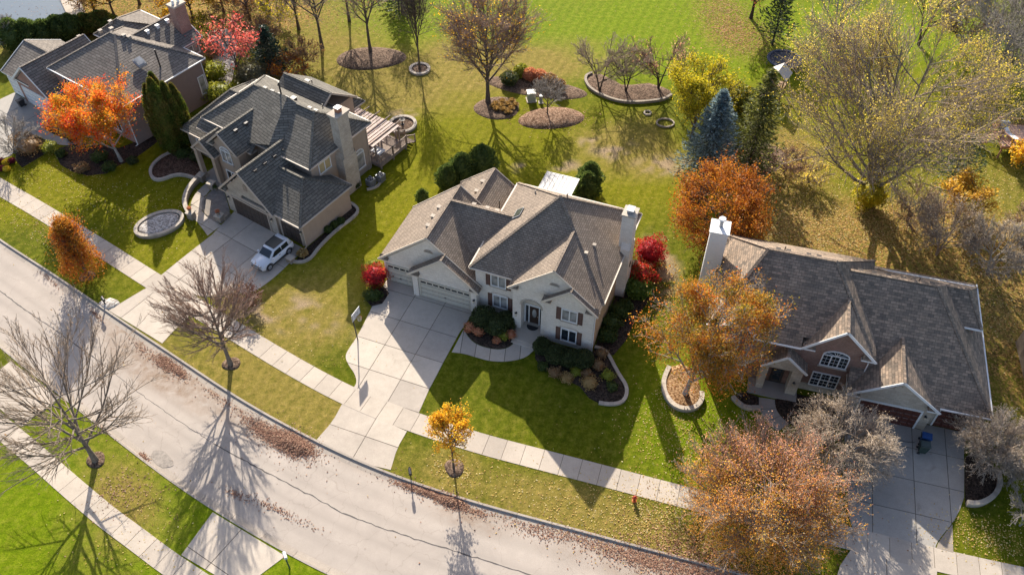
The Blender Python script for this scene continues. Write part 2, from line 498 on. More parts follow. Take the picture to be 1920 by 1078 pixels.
def grass_mat():
    m, n, b = _nodes('lawn_grass')
    co = coords(n, 'World')
    def at(nm):
        a = n.nodes.new('ShaderNodeAttribute'); a.attribute_name = nm; return a.outputs['Fac']
    f1, f2, f3 = noise(n, 0.18, 5, 0.65, co), noise(n, 1.7, 6, 0.75, co), noise(n, 13, 4, 0.8, co)
    base = ramp(n, [(0.3, (0.055, 0.076, 0.005)), (0.52, (0.094, 0.116, 0.006)), (0.72, (0.14, 0.156, 0.009))], f2)
    base = mixc(n, 1.0, base, ramp(n, [(0.3, (0.84, 0.86, 0.85)), (0.7, (1.32, 1.24, 1.05))], f1), 'MULTIPLY')
    lush = ramp(n, [(0.3, (0.095, 0.155, 0.003)), (0.7, (0.185, 0.25, 0.005))], f2)
    col = mixc(n, at('lush'), base, lush)
    goldc = ramp(n, [(0.3, (0.13, 0.138, 0.003)), (0.7, (0.24, 0.225, 0.006))], f2)
    gm = n.nodes.new('ShaderNodeMath'); gm.operation = 'MULTIPLY'; gm.inputs[1].default_value = 0.75; n.links.new(at('gold'), gm.inputs[0])
    col = mixc(n, gm.outputs[0], col, goldc)
    dryc = ramp(n, [(0.28, (0.13, 0.12, 0.02)), (0.55, (0.24, 0.19, 0.048)), (0.75, (0.34, 0.26, 0.095))], f2)
    # dryness breaks up into tufts
    dm = n.nodes.new('ShaderNodeMath'); dm.operation = 'MULTIPLY_ADD'; n.links.new(at('dry'), dm.inputs[0]); dm.inputs[1].default_value = 1.0
    k = n.nodes.new('ShaderNodeMapRange'); n.links.new(f2, k.inputs['Value']); k.inputs['From Min'].default_value = 0.3; k.inputs['From Max'].default_value = 0.7; k.inputs['To Min'].default_value = -0.22; k.inputs['To Max'].default_value = 0.22
    n.links.new(k.outputs[0], dm.inputs[2]); dm.use_clamp = True
    col = mixc(n, dm.outputs[0], col, dryc)
    # mower stripes: sheen of the leaning blades painted as lighter and darker bands
    sep = n.nodes.new('ShaderNodeSeparateXYZ'); n.links.new(co, sep.inputs[0])
    def lin(a, bb, ph):
        q = n.nodes.new('ShaderNodeVectorMath'); q.operation = 'DOT_PRODUCT'; n.links.new(co, q.inputs[0]); q.inputs[1].default_value = (a, bb, 0)
        s = n.nodes.new('ShaderNodeMath'); s.operation = 'SINE'; ad = n.nodes.new('ShaderNodeMath'); ad.operation = 'ADD'; ad.inputs[1].default_value = ph
        n.links.new(q.outputs['Value'], ad.inputs[0]); n.links.new(ad.outputs[0], s.inputs[0]); return s.outputs[0]
    st = lin(5.0, -1.95, 0.4)
    mr = n.nodes.new('ShaderNodeMapRange'); n.links.new(st, mr.inputs['Value']); mr.inputs['From Min'].default_value = -0.5; mr.inputs['From Max'].default_value = 0.5; mr.inputs['To Min'].default_value = 0.945; mr.inputs['To Max'].default_value = 1.055
    cb = n.nodes.new('ShaderNodeCombineXYZ')
    for i in range(3): n.links.new(mr.outputs[0], cb.inputs[i])
    col = mixc(n, 1.0, col, cb.outputs[0], 'MULTIPLY')
    col = mixc(n, at('bare'), col, ramp(n, [(0.3, (0.24, 0.17, 0.1)), (0.7, (0.42, 0.32, 0.22))], f3))
    v = _new(n, 'ShaderNodeTexVoronoi', Scale=6.5); n.links.new(co, v.inputs['Vector'])
    s2 = n.nodes.new('ShaderNodeSeparateColor'); n.links.new(v.outputs['Color'], s2.inputs[0])
    fm = n.nodes.new('ShaderNodeMath'); fm.operation = 'MULTIPLY'; n.links.new(at('fall'), fm.inputs[0])
    gt = n.nodes.new('ShaderNodeMath'); gt.operation = 'GREATER_THAN'; gt.inputs[1].default_value = 0.45; n.links.new(s2.outputs[1], gt.inputs[0]); n.links.new(gt.outputs[0], fm.inputs[1])
    col = mixc(n, fm.outputs[0], col, ramp(n, [(0.1, (0.12, 0.07, 0.03)), (0.4, (0.24, 0.15, 0.05)), (0.7, (0.36, 0.22, 0.07)), (0.95, (0.42, 0.26, 0.1))], s2.outputs[0]))
    f6 = noise(n, 4.5, 5, 0.8, co)
    col = mixc(n, 1.0, col, ramp(n, [(0.28, (0.66, 0.7, 0.7)), (0.5, (1.0,) * 3), (0.72, (1.34, 1.26, 1.15))], f6), 'MULTIPLY')
    col = mixc(n, 1.0, col, ramp(n, [(0.25, (0.52, 0.55, 0.52)), (0.75, (1.42, 1.36, 1.25))], f3), 'MULTIPLY')
    n.links.new(col, b.inputs['Base Color'])
    b.inputs['Roughness'].default_value = 0.85
    b.inputs['Specular IOR Level'].default_value = 0.04
    h = n.nodes.new('ShaderNodeMath'); h.operation = 'ADD'; n.links.new(f3, h.inputs[0]); n.links.new(f2, h.inputs[1])
    bump(n, b, h.outputs[0], 0.9, 0.07)
    return m
GRASS = grass_mat()

def lawn(name, edge, sign):
    xs = np.concatenate([np.linspace(-260, -80, 19)[:-1], np.arange(-80, 80, 0.6), np.linspace(80, 260, 19)])
    ts = np.concatenate([np.arange(0, 90 if sign > 0 else 40, 0.6), np.linspace(90 if sign > 0 else 40, 420, 14)])
    X, T = np.meshgrid(xs, ts, indexing='ij')
    Y = edge(X) + sign * T
    Z = np.zeros_like(X)
    V = np.stack([X, Y, Z], -1).reshape(-1, 3)
    nx, ny = X.shape
    i = np.arange(nx * ny).reshape(nx, ny)
    F = np.stack([i[:-1, :-1], i[1:, :-1], i[1:, 1:], i[:-1, 1:]], -1).reshape(-1, 4)
    if sign < 0: F = F[:, ::-1]
    me = npmesh(name, V, F, GRASS)
    for k, q in lawn_attrs(V[:, 0], V[:, 1]).items():
        a = me.attributes.new(k, 'FLOAT', 'POINT'); a.data.foreach_set('value', q.astype(np.float32))
    return setp(link(name, me), kind='structure')
lawn('lawn', lambda x: N_KERB(x) + 0.08, 1)
lawn('lawn', lambda x: S_KERB(x) - 0.08, -1)
tb = MB(); tb.face([(-1500, -1500, -0.8), (1500, -1500, -0.8), (1500, 2500, -0.8), (-1500, 2500, -0.8)], plain('distant_field', (0.09, 0.11, 0.03), 0.95, 0.3, 0.1))
setp(tb.build('terrain'), kind='structure')

# --- road
def road_mat():
    m, n, b = _nodes('worn_asphalt')
    co = coords(n, 'World')
    f1, f2, f3 = noise(n, 0.16, 5, 0.6, co, 0.8), noise(n, 1.1, 6, 0.7, co, 0.4), noise(n, 30, 3, 0.8, co)
    c = (0.405, 0.35, 0.298)
    col = mixc(n, 0.5, ramp(n, [(0.3, sc(c, 0.72)), (0.7, sc(c, 1.14))], f1), ramp(n, [(0.25, sc(c, 0.84)), (0.75, sc(c, 1.12))], f2))
    col = mixc(n, 1.0, col, ramp(n, [(0.3, (0.84,) * 3), (0.72, (1.1,) * 3)], f3), 'MULTIPLY')
    tk = n.nodes.new('ShaderNodeAttribute'); tk.attribute_name = 'track'
    tm = n.nodes.new('ShaderNodeMath'); tm.operation = 'MULTIPLY'; n.links.new(tk.outputs['Fac'], tm.inputs[0]); n.links.new(f2, tm.inputs[1])
    col = mixc(n, tm.outputs[0], col, sc(c, 0.66))
    vv = _new(n, 'ShaderNodeTexVoronoi', Scale=0.35); vv.feature = 'DISTANCE_TO_EDGE'
    wn_ = n.nodes.new('ShaderNodeVectorMath'); wn_.operation = 'MULTIPLY_ADD'; nz = _new(n, 'ShaderNodeTexNoise', Scale=1.4, Detail=4.0); n.links.new(co, nz.inputs['Vector']); n.links.new(nz.outputs['Color'], wn_.inputs[0]); wn_.inputs[1].default_value = (1.1, 1.1, 0); n.links.new(co, wn_.inputs[2]); n.links.new(wn_.outputs[0], vv.inputs['Vector'])
    col = mixc(n, 1.0, col, ramp(n, [(0.0, (0.84, 0.83, 0.82)), (0.008, (0.98,) * 3), (0.02, (1.0,) * 3)], vv.outputs['Distance']), 'MULTIPLY')
    a = n.nodes.new('ShaderNodeAttribute'); a.attribute_name = 'silt'
    mm = n.nodes.new('ShaderNodeMath'); mm.operation = 'MULTIPLY'; n.links.new(a.outputs['Fac'], mm.inputs[0])
    r = n.nodes.new('ShaderNodeMapRange'); n.links.new(f2, r.inputs['Value']); r.inputs['From Min'].default_value = 0.3; r.inputs['From Max'].default_value = 0.65
    n.links.new(r.outputs[0], mm.inputs[1])
    col = mixc(n, mm.outputs[0], col, ramp(n, [(0.3, (0.15, 0.10, 0.065)), (0.7, (0.26, 0.18, 0.12))], f3))
    n.links.new(col, b.inputs['Base Color'])
    b.inputs['Roughness'].default_value = 0.85
    b.inputs['Specular IOR Level'].default_value = 0.3
    bump(n, b, f3, 0.3, 0.01)
    return m
xs = np.arange(-120, 120, 0.8)
ts = np.linspace(0, 1, 26)
X, T = np.meshgrid(xs, ts, indexing='ij')
Y = S_KERB(X) * (1 - T) + N_KERB(X) * T
V = np.stack([X, Y, -0.13 + 0.1 * (1 - (2 * T - 1) ** 2) * 0.6], -1).reshape(-1, 3)
nx, ny = X.shape; i = np.arange(nx * ny).reshape(nx, ny)
F = np.stack([i[:-1, :-1], i[1:, :-1], i[1:, 1:], i[:-1, 1:]], -1).reshape(-1, 4)
me = npmesh('road', V, F, road_mat(), smooth=True)
xf, yf = V[:, 0], V[:, 1]
silt = np.clip(1.0 - (N_KERB(xf) - yf) / 1.1, 0, 1) * 0.75 + np.clip(1.0 - (yf - S_KERB(xf)) / 0.8, 0, 1) * 0.5
for a in [(250, 650, 5, 2.2, -42), (310, 690, 3, 1.6, -42), (370, 735, 4, 1.5, -35), (480, 800, 2.5, 1.2, -35), (880, 965, 3, 1, -20), (1250, 1060, 8, 1.6, -15)]:
    silt = silt + 0.8 * blob(xf, yf, *a)
at = me.attributes.new('silt', 'FLOAT', 'POINT'); at.data.foreach_set('value', np.clip(silt, 0, 1).astype(np.float32))
tr_ = sum(np.exp(-((T.reshape(-1) - q) / .035) ** 2) for q in (.22, .4, .6, .78)); at = me.attributes.new('track', 'FLOAT', 'POINT'); at.data.foreach_set('value', np.clip(tr_ * .8, 0, 1).astype(np.float32))
road = setp(link('road', me), kind='structure')
ROADZ = lambda x, y: -0.13 + 0.06 * (1 - (2 * (y - S_KERB(x)) / (N_KERB(x) - S_KERB(x)) - 1) ** 2)

# tar-sealed seams
def seam(pix, w=0.042):
    P = np.array([G(*p) for p in pix])
    d = np.r_[0, np.cumsum(np.hypot(*np.diff(P, axis=0).T))]
    s = np.arange(0, d[-1], 0.35)
    x = np.interp(s, d, P[:, 0]) + rng.normal(0, 0.03, len(s)); y = np.interp(s, d, P[:, 1]) + rng.normal(0, 0.03, len(s))
    tx, ty = np.gradient(x), np.gradient(y); L = np.hypot(tx, ty); nxx, nyy = -ty / L, tx / L
    ww = w * (0.6 + 0.8 * rng.random(len(s)))
    mb = MB()
    z = ROADZ(x, y) + 0.006
    for k in range(len(s) - 1):
        mb.face([(x[k] - nxx[k] * ww[k], y[k] - nyy[k] * ww[k], z[k]), (x[k + 1] - nxx[k + 1] * ww[k + 1], y[k + 1] - nyy[k + 1] * ww[k + 1], z[k + 1]),
                 (x[k + 1] + nxx[k + 1] * ww[k + 1], y[k + 1] + nyy[k + 1] * ww[k + 1], z[k + 1]), (x[k] + nxx[k] * ww[k], y[k] + nyy[k] * ww[k], z[k])], TAR)
    return mb.build('tar_seam', road)
TAR = plain('tar', (0.075, 0.065, 0.06), 0.7, 0.3, 3)
seam([(-20, 530), (30, 568), (62, 590), (110, 622), (155, 655), (192, 681)])
seam([(400, 830), (450, 858), (520, 895), (580, 925), (640, 960), (720, 990), (820, 1022), (905, 1048), (1000, 1078)])
seam([(192, 681), (260, 735), (330, 785), (400, 830)], 0.02)
# old patch around the storm drain
_c = G(303, 860, -0.1); pm = MB(); pm.prism([(_c[0] + (1.15 + .14 * math.sin(3 * t) + .1 * math.cos(5 * t)) * math.cos(t) * math.cos(-.6) - .55 * math.sin(t) * math.sin(-.6), _c[1] + 1.15 * math.cos(t) * math.sin(-.6) + (.55 + .06 * math.sin(4 * t)) * math.sin(t) * math.cos(-.6)) for t in np.linspace(0, 2 * math.pi, 30)[:-1]], -0.12, -0.088, plain('patched_asphalt', (0.27, 0.235, 0.2), 0.9, 0.3, 4)); pm.build('asphalt_patch', road)

# --- kerbs with gutter pans: one casting every three metres
KCONC = concrete('kerb_concrete', (0.36, 0.31, 0.26), 0.15, 0.25, 0.1, 0.1)
def kerb(label_fn, edge, sign, x0, x1):
    root = setp(bpy.data.objects.new('kerb', None), kind='structure'); COL.objects.link(root)
    x = x0
    while x < x1:
        xe = x + 2.6
        q = np.linspace(x + 0.012, xe - 0.012, 6)
        prof = [(-0.07, -0.2), (-0.07, 0.035), (0.09, 0.035), (0.13, -0.085), (0.58, -0.112), (0.58, -0.2)]
        ring = []
        for xx in q:
            t = (edge(xx + 0.1) - edge(xx - 0.1)) / 0.2
            nl = math.hypot(1, t); nx_, ny_ = t / nl, -1 / nl           # points to the south
            if sign < 0: nx_, ny_ = -nx_, -ny_
            ring.append([(xx + nx_ * o, float(edge(xx)) + ny_ * o, z) for o, z in prof])
        mb = MB()
        for a, b_ in zip(ring, ring[1:]):
            for k in range(len(prof) - 1):
                f = [a[k], b_[k], b_[k + 1], a[k + 1]]
                mb.face(f if sign < 0 else f[::-1], KCONC)
        mb.face(ring[0], KCONC); mb.face(ring[-1][::-1], KCONC)
        mb.build('kerb_casting', root, weld=True)
        x = xe
kerb('n', N_KERB, 1, -75, 75)
kerb('s', S_KERB, -1, -60, 30)

# --- sidewalks: single slabs
def strip_slabs(up, lo, step, mat, name='sidewalk', z=0.03, gap=0.035, parent=None, skip=None):
    U_ = np.array(up); L_ = np.array(lo)
    def res(P, s):
        d = np.r_[0, np.cumsum(np.hypot(*np.diff(P, axis=0).T))]; s = s * d[-1]
        return np.stack([np.interp(s, d, P[:, 0]), np.interp(s, d, P[:, 1])], -1)
    s = np.linspace(0, 1, 200); C = (res(U_, s) + res(L_, s)) / 2
    d = np.r_[0, np.cumsum(np.hypot(*np.diff(C, axis=0).T))]
    k = 9
    for _ in range(2):
        for c in (0, 1): C[:, c] = np.convolve(np.pad(C[:, c], k // 2, mode='edge'), np.ones(k) / k, 'valid')
    W = float(np.median(np.hypot(*(res(U_, s) - res(L_, s)).T)))
    d = np.r_[0, np.cumsum(np.hypot(*np.diff(C, axis=0).T))]
    n = max(1, int(round(d[-1] / step)))
    cuts = np.linspace(0, d[-1], n + 1)
    Pt = lambda q: np.array([np.interp(q, d, C[:, 0]), np.interp(q, d, C[:, 1])])
    def nrm(q):
        a, b_ = Pt(max(0, q - 0.4)), Pt(min(d[-1], q + 0.4)); t = (b_ - a) / np.hypot(*(b_ - a)); return np.array([-t[1], t[0]])
    root = parent
    if root is None:
        root = setp(bpy.data.objects.new(name, None), kind='structure'); COL.objects.link(root)
    bed = MB()
    for a, b_ in zip(cuts, cuts[1:]):
        if skip and skip((a + b_) / 2): continue
        qs = np.linspace(a + gap / 2, b_ - gap / 2, 3)
        e1 = [tuple(Pt(q) + nrm(q) * W / 2) for q in qs]; e2 = [tuple(Pt(q) - nrm(q) * W / 2) for q in qs[::-1]]
        mb = MB(); mb.prism(e1 + e2, -0.06, z + float(rng.normal(0, 0.003)), mat); mb.build('slab', root)
        g1 = [tuple(Pt(q) + nrm(q) * (W / 2 - 0.01)) for q in (a, b_)]; g2 = [tuple(Pt(q) - nrm(q) * (W / 2 - 0.01)) for q in (b_, a)]
        bed.prism(g1 + g2, -0.05, z - 0.022, JOINT)
    bed.build('joint_bed', root)
    return root
NSW_UP = [(-60, 302), (0, 337), (60, 372), (104, 400), (149, 427), (202, 458), (240, 483), (300, 518), (417, 590), (454, 611), (490, 635), (544, 667), (580, 687), (630, 715), (658, 730), (695, 744), (782, 776), (887, 812), (937, 827), (1004, 842), (1060, 856), (1163, 882), (1196, 892), (1233, 902), (1260, 911), (1600, 993), (1751, 1029), (1791, 1040), (1920, 1068), (2040, 1092)]
NSW_LO = [(-60, 330), (0, 366), (64, 402), (96, 420), (171, 467), (200, 487), (237, 509), (275, 537), (314, 562), (390, 607), (497, 674), (524, 689), (567, 714), (580, 722), (642, 754), (704, 781), (764, 807), (794, 816), (881, 842), (931, 856), (964, 864), (1024, 880), (1060, 891), (1120, 907), (1139, 911), (1190, 924), (1227, 934), (1260, 941), (1600, 1028), (1673, 1047), (1755, 1067), (1920, 1103), (2040, 1128)]
strip_slabs([G(*p) for p in NSW_UP], [G(*p) for p in NSW_LO], 1.55, CONCW)
SSW_UP = [(-90, 690), (-40, 733), (38, 798), (89, 845), (147, 898), (212, 953), (297, 1015), (336, 1041), (420, 1095), (520, 1150), (640, 1210), (780, 1270)]
SSW_LO = [(-130, 730), (-70, 780), (0, 832), (60, 877), (115, 924), (149, 953), (191, 988), (246, 1028), (306, 1077), (390, 1135), (490, 1190), (610, 1250), (750, 1312)]
strip_slabs([G(*p) for p in SSW_UP], [G(*p) for p in SSW_LO], 1.55, CONCW)

# --- driveways: slabs cut from an outline by a grid of joints
def clip_half(poly, a, b, c):
    out = []
    for i in range(len(poly)):
        p, q = poly[i], poly[(i + 1) % len(poly)]
        fp, fq = a * p[0] + b * p[1] - c, a * q[0] + b * q[1] - c
        if fp <= 0: out.append(p)
        if (fp < 0 < fq) or (fq < 0 < fp):
            t = fp / (fp - fq); out.append((p[0] + t * (q[0] - p[0]), p[1] + t * (q[1] - p[1])))
    return out

def driveway(name, outline, org, ang, us, vs, mat, z=0.03, gap=0.05, parent=None):
    """us, vs: joint positions in the driveway's own frame"""
    root = parent
    if root is None:
        root = setp(bpy.data.objects.new(name, None), kind='structure'); COL.objects.link(root)
    c, s = math.cos(ang), math.sin(ang)
    loc = [((x - org[0]) * c + (y - org[1]) * s, -(x - org[0]) * s + (y - org[1]) * c) for x, y in outline]
    W = lambda p: (org[0] + p[0] * c - p[1] * s, org[1] + p[0] * s + p[1] * c)
    us = [-99] + sorted(us) + [99]; vs_ = [-99] + sorted(vs) + [99]
    for u0, u1 in zip(us, us[1:]):
        for v0, v1 in zip(vs_, vs_[1:]):
            q = loc
            for h in ((1, 0, u1 - gap / 2), (-1, 0, -(u0 + gap / 2)), (0, 1, v1 - gap / 2), (0, -1, -(v0 + gap / 2))):
                q = clip_half(q, *h)
                if len(q) < 3: break
            if len(q) < 3: continue
            ar = abs(sum(q[i][0] * q[(i + 1) % len(q)][1] - q[(i + 1) % len(q)][0] * q[i][1] for i in range(len(q)))) / 2
            if ar < 0.03: continue
            mb = MB(); mb.prism([W(p) for p in q], -0.06, z + float(rng.normal(0, 0.003)), mat); mb.build('slab', root)
    bed = MB(); cx = sum(p[0] for p in outline) / len(outline); cy = sum(p[1] for p in outline) / len(outline)
    bed.prism([(cx + (x - cx) * 0.997, cy + (y - cy) * 0.997) for x, y in outline], -0.05, z - 0.02, JOINT)
    bed.build('joint_bed', root)
    return root

def smooth_pts(P, it=2):
    """Chaikin corner cutting of an open polyline"""
    P = [tuple(p) for p in P]
    for _ in range(it):
        Q = [P[0]]
        for a, b_ in zip(P, P[1:]):
            Q += [(a[0] * .75 + b_[0] * .25, a[1] * .75 + b_[1] * .25), (a[0] * .25 + b_[0] * .75, a[1] * .25 + b_[1] * .75)]
        P = Q + [P[-1]]
    return P

# house frames: corner survey point and facade bearing
F1 = ((-41.07, 75.31), math.radians(-35.0))
F2 = ((-20.08, 59.56), math.radians(-33.9))
F3 = ((6.84, 46.71), math.radians(-21.0))
F4 = ((32.31, 38.91), math.radians(-15.4))
def LW(fr, u, v):
    (x, y), a = fr
    return (x + u * math.cos(a) - v * math.sin(a), y + u * math.sin(a) + v * math.cos(a))
def inv(fr, p):
    (x, y), a = fr
    dx, dy = p[0] - x, p[1] - y
    return (dx * math.cos(a) + dy * math.sin(a), -dx * math.sin(a) + dy * math.cos(a))

S0 = (580, 540); k3 = 2.994
# driveway of the white brick house
left = smooth_pts(ZP([(355, 100), (275, 265), (215, 350), (200, 390), (225, 440), (255, 480), (268, 530), (245, 565)], k3, *S0))
out3 = [LW(F3, -20.45, 1.5)] + left + ZP([(345, 612), (612, 706)], k3, *S0) + ZP([(673, 568), (757, 408), (840, 255)], k3, *S0) + [LW(F3, -11.3, 0.82), LW(F3, -17.2, 0.82), LW(F3, -17.25, 1.5)]
dw3 = driveway('driveway', out3, F3[0], F3[1], [-17.1, -14.15], [0.4, -2.6, -5.6, -8.5, -11.0], CONC)
ap3 = [*ZP([(187, 645), (370, 727), (548, 804)], k3, *S0), *smooth_pts(ZP([(548, 804), (492, 900), (457, 1020)], k3, *S0), 1), *ZP([(330, 990), (180, 930)], k3, *S0), *smooth_pts(ZP([(42, 850), (130, 750), (187, 645)], k3, *S0), 1)]
driveway('driveway_apron', ap3, F3[0], F3[1], [-14.3], [-14.6], CONC, 0.026)
# driveway of the taupe house
l2 = lambda P: ZP(P, k3, 200, 380)
out2 = [LW(F2, -9.6, -0.05)] + l2([(590, 183), (446, 295), (306, 408)]) + l2([(395, 462), (480, 515)]) + smooth_pts(l2([(560, 530), (620, 512), (700, 508), (790, 508), (850, 490), (960, 405), (1020, 345)])) + [LW(F2, 0.1, -0.3), LW(F2, -0.1, -0.05)]
driveway('driveway', out2, F2[0], F2[1], [-6.9, -3.5], [-3.0, -6.3, -9.6], CONC)
ap2 = l2([(228, 476), (345, 550), (470, 628)]) + smooth_pts(l2([(430, 670), (385, 710), (312, 790)]), 1) + l2([(150, 690), (12, 606)]) + l2([(120, 540)])
driveway('driveway_apron', ap2, F2[0], F2[1], [-7.6], [-16.3], CONC, 0.026)
# driveway of the brown brick house
l4 = lambda P: ZP(P, 1288 / 380, 1540, 760)
out4 = [LW(F4, -5.4, 0.55), LW(F4, -0.02, 0.1), LW(F4, 0.7, 0.1), LW(F4, 0.72, 0.75), LW(F4, 4.2, 0.75)] + l4([(905, 300), (908, 400), (906, 585)]) + smooth_pts(l4([(880, 660), (835, 745), (770, 820), (735, 870), (722, 905)])) + l4([(200, 785)]) + smooth_pts(l4([(175, 700), (168, 600), (165, 480)]), 1)
driveway('driveway', out4, F4[0], F4[1], [-3.15, -0.05, 2.5], [-1.9, -4.9, -7.8, -10.4], CONCG)
pav = MB()
pv = l4([(832, 755), (838, 935), (730, 905), (745, 868), (785, 812)])
pav.prism(pv, -0.05, 0.034, STONED); setp(pav.build('paver_inset'), kind='structure')
ap4 = l4([(450, 985), (700, 1040), (745, 1048)]) + [G(1740, 1150), G(1560, 1140)] + l4([(150, 1010)])
driveway('driveway_apron', l4([(195, 905), (450, 968), (735, 1035)]) + [G(1752, 1180), G(1540, 1180), G(1575, 1060)], F4[0], F4[1], [-2.2], [-15.2], CONC, 0.026)
# driveway of the far-left house
out1 = [LW(F1, -20.0, -1.6), LW(F1, -11.6, -1.7), LW(F1, -11.6, -4.0)] + ZP([(290, 745), (235, 790), (175, 830), (110, 880), (60, 930)], 3.171, 0, 0) + [G(-20, 305), G(-70, 262), G(-60, 215)]
driveway('driveway', out1, F1[0], F1[1], [-17.0, -14.0], [-4.6, -7.6, -10.6], CONCG)
# driveways on the south side
driveway('driveway_apron', [G(20, 677), G(112, 745), G(40, 800), G(-45, 728)], G(40, 700), math.radians(-48), [0], [-3.2], CONCW, 0.026)
driveway('driveway_apron', [G(399, 960), G(535, 1042), G(487, 1078), G(455, 1108), G(340, 1040)], G(437, 1003), math.radians(-32), [0.2], [-2.4, ], CONC, 0.026)
driveway('driveway', [G(-50, 745), G(2, 838), G(-40, 880), G(-150, 820)], G(-20, 800), math.radians(-48), [0], [-3.2], CONCW, 0.026)

# --- front walks
def walk(up, lo, mat=CONC, step=1.2, name='front_walk'):
    return strip_slabs(up, lo, step, mat, name, 0.034)
w3o = ZP([(800, 360), (870, 368), (940, 390), (1020, 412), (1120, 413), (1215, 392), (1265, 345)], k3, *S0)
w3i = ZP([(866, 235), (905, 295), (960, 328), (1050, 348), (1115, 340), (1160, 300), (1180, 262)], k3, *S0)
driveway('front_walk', smooth_pts(w3o) + smooth_pts(w3i)[::-1], G(920, 655), math.radians(-5), [-2.6, -1.3, 0, 1.3, 2.6], [], CONC, 0.034)
w4 = ZP([(235, 775), (232, 850), (255, 935), (310, 1020), (400, 1100)], 1401 / 260, 1380, 600); w4b = ZP([(385, 800), (392, 880), (430, 960), (500, 1030), (560, 1080)], 1401 / 260, 1380, 600)
walk(smooth_pts(w4), smooth_pts(w4b), CONCG)
w1 = ZP([(205, 800), (280, 835), (350, 862), (430, 868), (500, 850)], 3.171, 0, 0); w1b = ZP([(255, 765), (310, 800), (370, 825), (430, 830), (490, 815)], 3.171, 0, 0)
walk(smooth_pts(w1), smooth_pts(w1b), CONCG)

# --- water
wm, wn, wb_ = _nodes('pond_water')
wb_.inputs['Base Color'].default_value = (0.1, 0.135, 0.17, 1); wb_.inputs['Roughness'].default_value = 0.3; wb_.inputs['Specular IOR Level'].default_value = 0.12
bump(wn, wb_, noise(wn, 1.5, 3, 0.5, coords(wn, 'World')), 0.12, 0.05)
pond = MB(); pond.face([(x, y, 0.02) for x, y in [G(-260, 110), G(-60, 95), G(10, 84), G(60, 72), G(105, 62), G(138, 46), G(133, 20), G(122, -20), G(110, -80), G(-260, -80)]], wm)
setp(pond.build('pond'), kind='structure')
# pale stone bank along the pond
bk = MB()
bank = smooth_pts([G(124, -14), G(136, 12), G(146, 32), G(142, 46)])
for a, b_ in zip(bank, bank[1:]): bk.beam((*a, 0.05), (*b_, 0.05), 2.2, 0.25, STONE)
setp(bk.build('pond_bank'), kind='structure')
# pale patio behind the far-left house
pat = [G(388, 62), G(420, 52), G(446, 66), G(442, 110), G(436, 150), G(424, 165), G(408, 150), G(398, 110)]
driveway('patio', pat, G(415, 100), math.radians(-35), [-3, -1.5, 0, 1.5, 3], [-6, -4.5, -3, -1.5, 0, 1.5, 3, 4.5], concrete('pale_patio', (0.5, 0.45, 0.4), 0.1, 0.15), 0.03)
